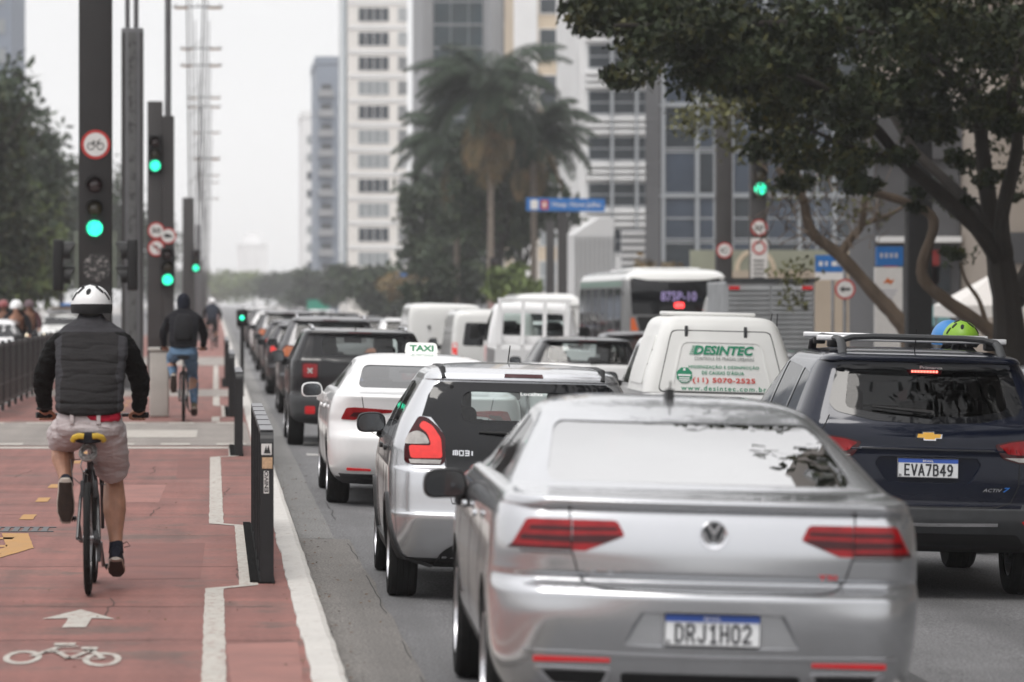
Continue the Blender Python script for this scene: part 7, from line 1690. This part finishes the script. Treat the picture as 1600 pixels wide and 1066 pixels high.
def bicycle(label, loc, detail=True, group='bicycles on the bike lane'):
    t = thing('bicycle', label, 'bicycle', loc, group=group)
    R_ = .34
    for y in (0, 1.04):
        b = MB(); n = 36
        b.lathe([(R_ - .045, -.012), (R_ - .03, -.021), (R_ - .008, -.016), (R_, 0), (R_ - .008, .016), (R_ - .03, .021), (R_ - .045, .012)], 'x', 48, c=(0, 0, 0), close=True)
        w = b.build('wheel', M_TYRE, t, True, 30); w.location = (0, y, R_)
        b = MB(); b.lathe([(R_ - .06, -.011), (R_ - .042, -.013), (R_ - .042, .013), (R_ - .06, .011)], 'x', 48, close=True); b.lathe([(0, -.035), (.022, -.033), (.022, .033), (0, .035)], 'x', 14); b.build('rim', M_STEEL, w, True, 40)
        b = MB()
        for i in range(28):
            a = 2 * math.pi * i / 28; a2 = a + (.5 if i % 4 < 2 else -.5); b.tube([((.028 if i % 2 else -.028), .02 * math.cos(a2), .02 * math.sin(a2)), (0, (R_ - .055) * math.cos(a), (R_ - .055) * math.sin(a))], .0016, 4, cap=False)
        b.build('spokes', M_STEEL, w)
    b = MB(); BB, ST, HT, HB = (0, .44, .29), (0, .27, .80), (0, .86, .90), (0, .90, .72)
    b.tube([BB, ST], .018, 10); b.tube([(0, .29, .74), (0, .865, .85)], .017, 10); b.tube([BB, (0, .893, .75)], .022, 10); b.tube([HT, HB], .022, 10)
    for s_ in (-1, 1):
        b.tube([(s_ * .03, .41, .29), (s_ * .055, .25, .31), (s_ * .065, 0, .34)], .011, 8); b.tube([(s_ * .02, .285, .73), (s_ * .052, .17, .58), (s_ * .065, 0, .34)], .011, 8)
        b.tube([(s_ * .05, .905, .70), (s_ * .055, .94, .60), (s_ * .055, 1.04, .34)], [.016, .014, .011], 8)
    b.tube([(-.05, .905, .70), (.05, .905, .70)], .018, 8)
    b.build('frame', M_FRAME, t, True, 50)
    b = MB(); b.tube([ST, (0, .235, .93)], .0135, 10); b.build('seat_post', M_STEEL, t, True)
    b = MB(); pr = []
    for y, w, z, h in ((-.03, .080, .935, .024), (.0, .098, .938, .034), (.06, .092, .938, .036), (.14, .058, .94, .03), (.24, .028, .945, .026), (.29, .018, .942, .016)): pr.append(((0, y, z), w, h))
    vs = []; n = 16
    for c, w, h in pr:
        for j in range(n): a = 2 * math.pi * j / n; vs.append((c[0] + w * math.cos(a), c[1], c[2] + h * math.sin(a)))
    b.add(vs, [(i * n + j, i * n + (j + 1) % n, (i + 1) * n + (j + 1) % n, (i + 1) * n + j) for i in range(len(pr) - 1) for j in range(n)] + [tuple(range(n)), tuple((len(pr) - 1) * n + j for j in range(n))])
    sd = b.build('saddle', M_BLKCL, t, True, 60)
    if detail:
        for s_ in (-1, 1):
            b = MB(); b.tube([(s_ * .026, -.034, .950), (s_ * .055, -.036, .953), (s_ * .084, -.024, .942), (s_ * .094, -.005, .922)], [(.013, .018)] * 4, 8); b.build('saddle_panel', M_YEL, sd, True)
        b = MB(); rg = random.Random(3)
        for k in range(9):
            c = (rg.uniform(-.012, .004), .06 + .006 * k, .852 + rg.uniform(-.015, .02)); r = rg.uniform(.036, .050); tl = rg.uniform(-.3, .3)
            b.tube([(c[0] + r * math.cos(a), c[1] + .03 * math.sin(a + tl), c[2] + r * .85 * math.sin(a)) for a in np.linspace(0, 2 * math.pi, 20, endpoint=False)], .005, 6, closed=True)
        b.tube([(-.03, .09, .83), (-.05, .09, .77), (-.035, .11, .73), (-.01, .2, .71)], .004, 6)
        b.build('coiled_lock', mat('lock_cable', (.33, .32, .31), .35, .3), sd, True)
    b = MB(); b.tube([HT, (0, .84, .98), (0, .80, 1.03)], .016, 8); b.tube([(-.30, .73, 1.055), (-.2, .76, 1.055), (-.05, .80, 1.04), (.05, .80, 1.04), (.2, .76, 1.055), (.30, .73, 1.055)], .012, 8); hb = b.build('handlebar', M_FRAME, t, True)
    for s_ in (-1, 1):
        b = MB(); b.tube([(s_ * .235, .748, 1.055), (s_ * .345, .716, 1.055)], .019, 10); b.build('grip', M_BLACKPL, hb, True)
        b = MB(); b.tube([(s_ * .22, .77, 1.05), (s_ * .24, .81, 1.04), (s_ * .32, .80, 1.035)], .006, 6); b.build('brake_lever', M_STEEL, hb, True)
    b = MB(); b.lathe([(.075, .045), (.09, .045), (.09, .05), (.075, .05)], 'x', 32, c=(0, .44, .29), close=True); b.lathe([(0, .035), (.05, .035), (.05, .055), (0, .055)], 'x', 20, c=(0, .44, .29))
    b.tube([(.06, .44, .29), (.075, .52, .14)], .012, 8); b.tube([(-.06, .44, .29), (-.075, .36, .44)], .012, 8); ck = b.build('crank', M_STEEL, t, True)
    for s_, y, z in ((1, .52, .14), (-1, .36, .44)):
        b = MB(); b.box(s_ * .135 - .05, s_ * .135 + .05, y - .04, y + .04, z - .012, z + .012, bev=.004)
        for k in range(7): b.box(s_ * .135 - .045 + .014 * k, s_ * .135 - .038 + .014 * k, y - .046, y - .04, z - .02, z + .012)
        b.build('pedal', M_BLACKPL, ck)
    b = MB(); b.tube([(.048, .44, .375), (.048, 0, .385), (.048, -.045, .34), (.048, 0, .30), (.048, .40, .208)], .006, 6); b.lathe([(.02, .035), (.045, .035), (.04, .06), (.02, .06)], 'x', 20, c=(0, 0, .34), close=True)
    b.tube([(.062, .02, .33), (.062, .04, .26), (.062, .02, .20)], [.012, .014, .012], 8); b.build('drivetrain', M_GREYPL, t, True)
    if detail:
        b = MB()
        for s_ in (-1, 1): b.box(s_ * .04 - .012, s_ * .04 + .012, .10, .16, .58, .68, bev=.004)
        b.tube([(-.05, .1, .66), (-.10, .12, .70), (-.11, .2, .80), (-.06, .3, .80)], .003, 6); b.tube([(.06, .12, .66), (.10, .10, .655)], .003, 5); b.build('rear_brake', M_GREYPL, t, True)
        b = MB(); b.tube([(0, .50, .36), (0, .70, .56)], .033, 12); b.build('bottle', M_BLACKPL, t, True)
    return t

def helmet(parent, c, m, mb, vents=True, s=1.0, tilt=-.15):
    h = link('helmet', None, parent)
    b = MB(); n, k = 32, 14; R3 = (.118 * s, .15 * s, .125 * s)
    for sc in (1.0, .90):
        vs = []
        for i in range(k + 1):
            ph = math.pi / 2 - (math.pi * .66) * i / k
            for j in range(n):
                a = 2 * math.pi * j / n; rear = .5 - .5 * math.sin(a)   # rear is -y
                ph2 = math.pi / 2 - (math.pi / 2 - ph) * (.80 + .20 * rear)
                vs.append((R3[0] * sc * math.cos(ph2) * math.cos(a), R3[1] * sc * math.cos(ph2) * math.sin(a), R3[2] * sc * math.sin(ph2)))
        b.add(vs, [(i * n + j, i * n + (j + 1) % n, (i + 1) * n + (j + 1) % n, (i + 1) * n + j) for i in range(k) for j in range(n)])
    me = b.mesh([m, mb], True, 60); 
    for p in me.polygons:
        z, y = p.center.z, p.center.y
        if z < .012 + .14 * y and vents: p.material_index = 1
    h = link('helmet', me, parent) if False else h
    h.data if h.data else None
    bpy.data.objects.remove(h); h = link('helmet', me, parent); h.location = c; h.rotation_euler = (tilt, 0, 0)
    if vents:
        for x, y, z, l, w, a in ((-.052, -.085, .075, .030, .012, .5), (.045, -.085, .078, .032, .013, -.5), (-.01, -.105, .055, .026, .014, .15), (.018, -.058, .108, .03, .012, -.3), (-.03, -.05, .108, .03, .012, .3), (.082, -.07, .045, .03, .009, -1.1), (-.085, -.07, .045, .03, .010, 1.1), (0, .06, .11, .035, .014, 0), (-.06, .06, .09, .035, .012, .3), (.06, .06, .09, .035, .012, -.3)):
            v = Vector((x / R3[0], y / R3[1], z / R3[2])).normalized(); p = Vector((v.x * R3[0], v.y * R3[1], v.z * R3[2])); nn = Vector((v.x / R3[0], v.y / R3[1], v.z / R3[2])).normalized()
            up = (Vector((math.sin(a), 0, math.cos(a))) - nn * nn.dot(Vector((math.sin(a), 0, math.cos(a))))).normalized(); sd = nn.cross(up)
            b = MB(); vs = [p + nn * .0035 + up * l * math.cos(q) + sd * w * math.sin(q) for q in np.linspace(0, 2 * math.pi, 14, endpoint=False)]; vs2 = [q - nn * .012 for q in vs]
            b.add(vs + vs2, [tuple(range(14))] + [(i, (i + 1) % 14, (i + 1) % 14 + 14, i + 14) for i in range(14)]); b.build('vent', M_GAP, h)
    return h

def rider(label, loc, st, rot=0, group=None):
    """seated rider; st picks clothes and head-gear; voxel sets the finish"""
    vx = st.get('voxel', .0065); t = thing('person', label, 'person', loc, (0, 0, rot), group)
    HL, HR = (-.105, .235, .985), (.105, .235, .975)
    KL, KR = (-.185, .60, .905), (.135, .615, .665)
    AL, AR = (-.145, .295, .655), (.155, .435, .245)
    b = MB()   # the body, one continuous skin
    loft(b, [((0, .20, .93), .13, .11), ((0, .21, 1.02), .165, .125), ((0, .25, 1.14), .145, .105), ((0, .33, 1.30), .16, .115), ((0, .42, 1.46), .175, .12), ((0, .455, 1.555), .11, .07), ((0, .48, 1.60), .065, .065), ((0, .52, 1.67), .058, .062), ((0, .545, 1.71), .06, .065)], 18)
    b.ball((0, .565, 1.735), (.076, .098, .112), 20, 14); b.ball((0, .60, 1.67), (.058, .068, .062), 16, 10)
    b.tube([(0, .655, 1.735), (0, .678, 1.705), (0, .66, 1.695)], [.010, .015, .010], 8)   # nose
    for s_ in (-1, 1): b.ball((s_ * .078, .56, 1.715), (.012, .022, .034), 10, 8)            # ears
    for s_ in (-1, 1): b.ball((s_ * .03, .648, 1.755), (.018, .012, .010), 8, 6)             # brows
    for s_, K, A, H in ((-1, KL, AL, HL), (1, KR, AR, HR)):
        H, K, A = Vector(H), Vector(K), Vector(A)
        chain(b, [H, H.lerp(K, .5), K], [.085, .074, .055]); back = Vector((0, -.022, .0))
        chain(b, [K, K.lerp(A, .30) + back, K.lerp(A, .45) + back * 1.1, K.lerp(A, .75) + back * .3, A, A + (A - K).normalized() * .05], [.058, .071, .071, .047, .035, .036])
    for s_ in (-1, 1):
        S0, E, Wr = Vector((s_ * .17, .42, 1.50)), Vector((s_ * .305, .56, 1.295)), Vector((s_ * .292, .665, 1.115))
        chain(b, [S0, E, Wr], [.036, .034, .028])
        Pm = Vector((s_ * .288, .712, 1.082)); chain(b, [Wr, Pm], [.028, .030]); b.ball(Pm, (.043, .034, .022), 14, 8)
        for k in range(4):
            x = s_ * (.253 + .0225 * k); l = (.92, 1.0, .97, .82)[k]; yb = .735 - .007 * k
            chain(b, [(x, yb - .005, 1.083), (x, yb + .030 * l, 1.073), (x, yb + .034 * l, 1.048), (x, yb + .012 * l, 1.030), (x, yb - .012 * l, 1.034)], [.0105, .0105, .010, .0095, .0085], 8)
        chain(b, [(s_ * .262, .695, 1.078), (s_ * .238, .715, 1.062), (s_ * .232, .742, 1.040), (s_ * .246, .758, 1.030)], [.013, .012, .0105, .009], 8)
    me = remeshed(b.mesh(M_SKIN), vx, 3); finish(me, True, 80); me.materials.clear(); me.materials.append(M_SKIN); bd = link('body', me, t)
    b = MB()
    for s_ in (-1, 1): b.ball((s_ * .03, .655, 1.738), (.013, .009, .009), 10, 8)
    b.build('eyes', M_SIGNW, t, True); b = MB(); b.tube([(-.024, .662, 1.665), (0, .669, 1.663), (.024, .662, 1.665)], .005, 6); b.build('mouth', mat('lips', (.3, .1, .08), .5), t, True)
    # hair at the nape
    b = MB(); b.ball((0, .553, 1.745), (.084, .104, .108), 20, 14); loft(b, [((0, .50, 1.645), .05, .045), ((0, .515, 1.67), .066, .06), ((0, .53, 1.71), .08, .08)], 16); me = remeshed(b.mesh(M_HAIR), .008, 2); wrinkle(me, .004, (40, 40, 40)); finish(me, True, 80); me.materials.clear(); me.materials.append(M_HAIR); link('hair', me, t)
    # jacket: trunk, then sleeves
    b = MB(); loft(b, [((.0, .165, 1.085), .175, .13, .1), ((.0, .17, 1.10), .200, .15, .1), ((0, .185, 1.16), .208, .158, .15), ((0, .225, 1.26), .208, .158, .2), ((.005, .275, 1.36), .212, .158, .25), ((.008, .33, 1.46), .222, .15, .3), ((.008, .375, 1.525), .222, .135, .35), ((.006, .405, 1.565), .200, .115, .4), ((.005, .43, 1.60), .155, .10, .4), ((.004, .455, 1.63), .10, .085, .4), ((0, .485, 1.665), .075, .075, .4), ((0, .495, 1.685), .073, .073, .4)], 28, pw=2.5)
    me = remeshed(b.mesh(M_JACK), vx, 3)
    if st.get('quilt'):
        def quilt(co, no):
            x, y, z = co[:, 0], co[:, 1], co[:, 2]
            wob = .010 * np.sin(x * 9 + z * 31 + 1.0) + .006 * np.sin(x * 23 + z * 57); zz = (z + wob - 1.09) / .088; f = zz - np.floor(zz)
            back = np.clip(-no[:, 1] * 2, 0, 1); inb = ((np.abs(x) < .175) & (z < 1.56)).astype(float)
            seam = -.006 * np.exp(-((f - .5) / .07)**2) * back * inb
            puff = .003 * np.sin(np.pi * ((f + .5) % 1)) * back * inb
            hem = .006 * np.exp(-((z - 1.115) / .018)**2) - .006 * np.exp(-((z - 1.145) / .008)**2)
            return seam + puff + hem
        wrinkle(me, .0065, (5, 7, 22), 2, quilt)
    else: wrinkle(me, .01, (6, 6, 14), 3)
    finish(me, True, 80); me.materials.clear(); me.materials.append(st['jacket']); me.materials.append(st.get('jside', st['jacket']))
    for p in me.polygons:
        x, y, z = p.center
        if abs(x) > .172 - .05 * max(0, 1.35 - abs(z - 1.32) * 6 - 1.0) or z > 1.57: p.material_index = 1
    jk = link('jacket', me, t)
    for s_ in (-1, 1):
        b = MB(); chain(b, [(s_ * .15, .395, 1.515), (s_ * .20, .42, 1.49), (s_ * .25, .485, 1.39), (s_ * .292, .55, 1.285), (s_ * .296, .61, 1.195), (s_ * .290, .665, 1.118)], [.060, .070, .070, .065, .056, .047], 16)
        me = remeshed(b.mesh(M_SLEEVE), vx, 2); wrinkle(me, .008, (9, 9, 30), 5 + s_); finish(me, True, 80); me.materials.clear(); me.materials.append(st['sleeve']); link('sleeve', me, jk)
        if st.get('quilt') and s_ == -1:
            b = MB(); b.lathe([(.046, 0), (.05, .004), (.05, .012), (.046, .016)], 'z', 20, c=(-.292, .668, 1.088), close=True); b.build('watch', M_BLACKPL, t, True)
    # shirt hem and belt showing under the jacket
    if st.get('shirt'):
        b = MB(); loft(b, [((.06, .17, 1.045), .135, .125, .1), ((.05, .175, 1.075), .142, .132, .1), ((.03, .18, 1.13), .15, .13, .1)], 24, pw=2.5); me = remeshed(b.mesh(st['shirt']), .007, 2); wrinkle(me, .008, (14, 14, 30), 4); finish(me, True, 80); me.materials.clear(); me.materials.append(st['shirt']); link('shirt_hem', me, t)
        b = MB(); loft(b, [((0, .20, 1.055), .182, .142), ((0, .20, 1.10), .180, .140)], 28, pw=2.4); b.build('belt', M_BELT, t, True)
    # shorts or trousers
    b = MB(); long_ = st.get('long')
    loft(b, [((0, .20, .90), .10, .10), ((0, .185, .95), .185, .135), ((0, .185, 1.0), .205, .15), ((0, .195, 1.05), .20, .148), ((0, .20, 1.085), .188, .145)], 26, pw=2.4)
    for H, K, A, s_ in ((HL, KL, AL, -1), (HR, KR, AR, 1)):
        H, K, A = Vector(H), Vector(K), Vector(A)
        if long_: chain(b, [H, H.lerp(K, .5), K, K.lerp(A, .4) + Vector((0, -.015, 0)), A.lerp(K, .06)], [.112, .095, .075, .073, .056], 16)
        else:
            e = H.lerp(K, .80); d = (K - H).normalized(); P_ = [H, H.lerp(K, .3), H.lerp(K, .6), e]
            b.tube(P_, [.118, .118, .112, .108], 20); b.ball(H, .112)
    me = remeshed(b.mesh(st['legs']), vx, 3); wrinkle(me, .008 if not long_ else .012, (5, 5, 20), 6); finish(me, True, 80); me.materials.clear(); me.materials.append(st['legs']); lg = link('trousers' if long_ else 'shorts', me, t)
    if st.get('quilt'):
        for x in (-.10, .06): b = MB(); b.box(x - .012, x + .012, .035, .06, 1.02, 1.085, bev=.004); b.build('belt_loop', st['legs'], lg, True)
        for s_ in (-1, 1): b = MB(); b.tube([(s_ * .06, .043, 1.005), (s_ * .11, .052, 1.0), (s_ * .155, .085, .99)], .004, 6); b.build('pocket_seam', st['legs'], lg, True)
    # shoes
    for A, tip, s_ in ((AL, Vector((0, .40, -1)), -1), (AR, Vector((0, 1, -.45)), 1)):
        A = Vector(A); d = tip.normalized(); sd = Vector((1, 0, 0)); up = sd.cross(d); hl = A - up * .045 - d * .05
        def bl(prof, off0):
            b = MB(); n = 16; vs = []
            for u, w, h in prof:
                c = hl + d * u + up * off0
                for j in range(n): a = 2 * math.pi * j / n; vs.append(c + sd * w * math.cos(a) + up * h * math.sin(a))
            return b.add(vs, [(i * n + j, i * n + (j + 1) % n, (i + 1) * n + (j + 1) % n, (i + 1) * n + j) for i in range(len(prof) - 1) for j in range(n)] + [tuple(range(n)), tuple((len(prof) - 1) * n + j for j in range(n))])
        b = bl([(-.015, .026, .034), (.01, .040, .048), (.06, .043, .049), (.13, .049, .036), (.20, .048, .030), (.265, .028, .018)], .005); b.tube([A - up * .02, A + up * .045], [.047, .042], 14)
        sh_ = b.build('shoe', st['shoe'], t, True, 60)
        b = bl([(-.022, .028, .010), (.005, .044, .016), (.06, .046, .015), (.13, .054, .015), (.20, .053, .014), (.277, .028, .009)], -.040); b.build('sole', st.get('sole', M_SOLE), sh_, True, 60)
        b = bl([(0, .038, .006), (.06, .040, .006), (.13, .048, .006), (.20, .047, .006), (.26, .026, .004)], -.0525); b.build('tread', M_SOLEDK, sh_, True, 60)
        if st.get('quilt') and s_ == 1: b = MB(); q = A + up * .03; b.tube([q + Vector((.03, 0, 0)), q + Vector((.065, -.02, .02)), q + Vector((.085, -.02, -.005)), q + Vector((.05, -.01, -.015))], .003, 5); b.build('lace', M_SHOE, sh_, True)
    hg = st.get('head')
    if hg: helmet(t, (0, .555, 1.724), hg[0], hg[1], hg[2], hg[3] if len(hg) > 3 else 1.08)
    if st.get('cap'):
        b = MB(); b.ball((0, .555, 1.755), (.098, .12, .118), 20, 14); loft(b, [((0, .50, 1.64), .09, .085), ((0, .52, 1.70), .10, .10), ((0, .54, 1.76), .10, .11)], 18); me = remeshed(b.mesh(M_BLKCL), .01, 3); finish(me, True, 80); me.materials.clear(); me.materials.append(st['cap']); link('hood', me, t)
    if st.get('pack'):
        b = MB(); loft(b, [((0, .07, 1.18), .11, .06), ((0, .07, 1.22), .135, .085), ((0, .12, 1.40), .135, .09), ((0, .20, 1.53), .11, .08), ((0, .24, 1.57), .07, .05)], 22, pw=3); b.build('backpack', st['pack'], t, True, 60)
    return t
ST_NEAR = dict(jacket=M_JACK, jside=M_JSIDE, sleeve=M_SLEEVE, legs=M_SHORT, shoe=M_SHOE, shirt=M_REDSH, head=(M_HELM, M_GAP, True), quilt=True, voxel=.0062)
bicycle('black bicycle with yellow and black saddle under the man in pale shorts', (-.765, 22.95, LANE_Z))
rider('man in charcoal quilted jacket, pale shorts and white helmet riding a bicycle', (-.765, 22.95, LANE_Z), ST_NEAR, group='riders on the bike lane')
ST_FAR = dict(jacket=M_BLKCL, sleeve=M_BLKCL, legs=M_JEANS, shoe=mat('shoe_tan', (.10, .08, .05), .8), cap=cloth('hood_navy', (.012, .014, .022)), pack=cloth('pack_black', (.016, .016, .018)), long=True, voxel=.012)
bicycle('dark bicycle under the rider in blue jeans', (-.48, 55.8, LANE_Z), False)
rider('rider in black hooded jacket, backpack and blue jeans on a bicycle', (-.48, 55.8, LANE_Z), ST_FAR, group='riders on the bike lane')
ST_DIST = dict(jacket=cloth('coat_navy', (.02, .024, .035)), sleeve=M_BLKCL, legs=M_BLKCL, shoe=M_SHOE, head=(M_HELM, M_HELM, False), long=True, voxel=.016)
bicycle('distant bicycle under the rider with a white helmet', (-.15, 138, LANE_Z), False)
far_rider = rider('distant rider in dark coat and plain white helmet on a bicycle', (-.15, 138, LANE_Z), ST_DIST, group='riders on the bike lane')

def motorbike(label, loc, rot=0, col=(.03, .03, .035), group='motorcycles in the traffic'):
    t = thing('motorcycle', label, 'motorcycle', loc, (0, 0, rot), group); m = paint('bike_paint_%02d' % int(col[0] * 100), col)
    for y in (0, 1.04):
        b = MB(); b.lathe([(.19, -.04), (.27, -.05), (.305, -.03), (.31, 0), (.305, .03), (.27, .05), (.19, .04)], 'x', 32, c=(0, 0, 0), close=True); w = b.build('wheel', M_TYRE, t, True); w.location = (0, y, .31)
        b = MB(); b.lathe([(0, -.05), (.19, -.03), (.19, .03), (0, .05)], 'x', 20); b.build('rim', M_RIM, w, True)
    b = MB(); b.box(-.1, .1, .25, .65, .25, .55, bev=.06); b.tube([(0, .9, .75), (0, .5, .5), (0, .05, .55)], .03, 8); b.build('engine', M_GREYPL, t, True)
    b = MB(); loft(b, [((0, .45, .74), .12, .1), ((0, .55, .80), .15, .16), ((0, .55, .88), .12, .14), ((0, .55, .91), .06, .08)], 16); b.build('tank', m, t, True)
    b = MB(); b.box(-.13, .13, -.25, .42, .80, .92, bev=.05); b.build('seat', M_BLKCL, t, True)
    b = MB(); b.box(-.1, .1, -.34, -.2, .62, .80, bev=.03); b.build('tail', m, t, True); b = MB(); b.box(-.06, .06, -.36, -.338, .68, .75, bev=.008); b.build('tail_lamp', M_RED, t, True)
    for s_ in (-1, 1):
        b = MB(); b.tube([(s_ * .09, .88, .95), (s_ * .09, 1.04, .31)], .025, 8); b.build('fork_leg', M_STEEL, t, True)
        b = MB(); b.box(s_ * .22 - .06, s_ * .22 + .06, .3, .42, .30, .34); b.build('footrest', M_BLACKPL, t)
    b = MB(); b.tube([(-.34, .72, 1.05), (-.2, .80, 1.05), (0, .88, .98), (.2, .80, 1.05), (.34, .72, 1.05)], .014, 8); b.build('handlebar', M_STEEL, t, True)
    b = MB(); b.lathe([(0, 1.04), (.07, 1.03), (.085, .98), (.05, .9)], 'y', 18, c=(0, 0, .92)); b.build('headlight', mat('headlight_lit', (.8, .75, .6)), t, True)
    return t
M_LIME = mat('helmet_lime', (.22, .42, .03), .45, var=.06, spots=((.05, .1, .02), 16, .66)); M_HBLUE = mat('helmet_blue', (.04, .22, .55), .4, var=.05); M_HRED = mat('helmet_red', (.22, .04, .04), .4)
GM2 = 'motorcycle riders in the traffic'
def moto(x, d, lbl, head, coat, rot=0, col=(.03, .03, .035), dz=0):
    motorbike('motorcycle under the ' + lbl, (x, d, dz if dz > -.1 else -.125), rot, col); rider(lbl[0].upper() + lbl[1:], (x, d, dz + .02), dict(jacket=coat, sleeve=coat, legs=M_BLKCL, shoe=M_SHOE, head=head, long=True, voxel=.016), rot, GM2)
moto(6.02, 30.5, 'rider in lime green helmet behind the navy roof rails', (M_LIME, M_BLKCL, True, 1.25), M_BLKCL, dz=-.19)
moto(6.27, 32.3, 'rider in bright blue helmet just past the lime one', (M_HBLUE, M_HBLUE, False, 1.3), M_BLKCL, dz=-.20)
moto(-5.35, 97, 'oncoming rider in dull red helmet behind the far railing', (M_HRED, M_HRED, False, 1.2), M_BLKCL, math.pi, (.2, .02, .02))
moto(-5.0, 103, 'second oncoming rider in grey helmet behind the far railing', (cloth('helmet_grey', (.14, .10, .11)), M_BLKCL, False, 1.2), cloth('coat_maroon', (.06, .02, .025)), math.pi)
moto(-4.35, 84, 'lower oncoming rider in white helmet nearest the far railing', (M_HELM, M_HELM, False, 1.2), M_BLKCL, math.pi, dz=0)
# ------------------------------------------------------------------ the air
b = MB(); b.box(-940, 940, -120, 1530, -1.3, 72)
hz = b.build('haze', None); hz.data.materials.clear()
hm = bpy.data.materials.new('haze'); hm.use_nodes = True; t_ = hm.node_tree; t_.nodes.clear()
ho = t_.nodes.new('ShaderNodeOutputMaterial'); pv = t_.nodes.new('ShaderNodeVolumePrincipled')
pv.inputs['Color'].default_value = (.97, .98, 1, 1); pv.inputs['Density'].default_value = .00032; pv.inputs['Anisotropy'].default_value = .0
t_.links.new(pv.outputs[0], ho.inputs['Volume']); hz.data.materials.append(hm); hz['kind'] = 'stuff'
hm.volume_intersection_method if hasattr(hm, 'volume_intersection_method') else None
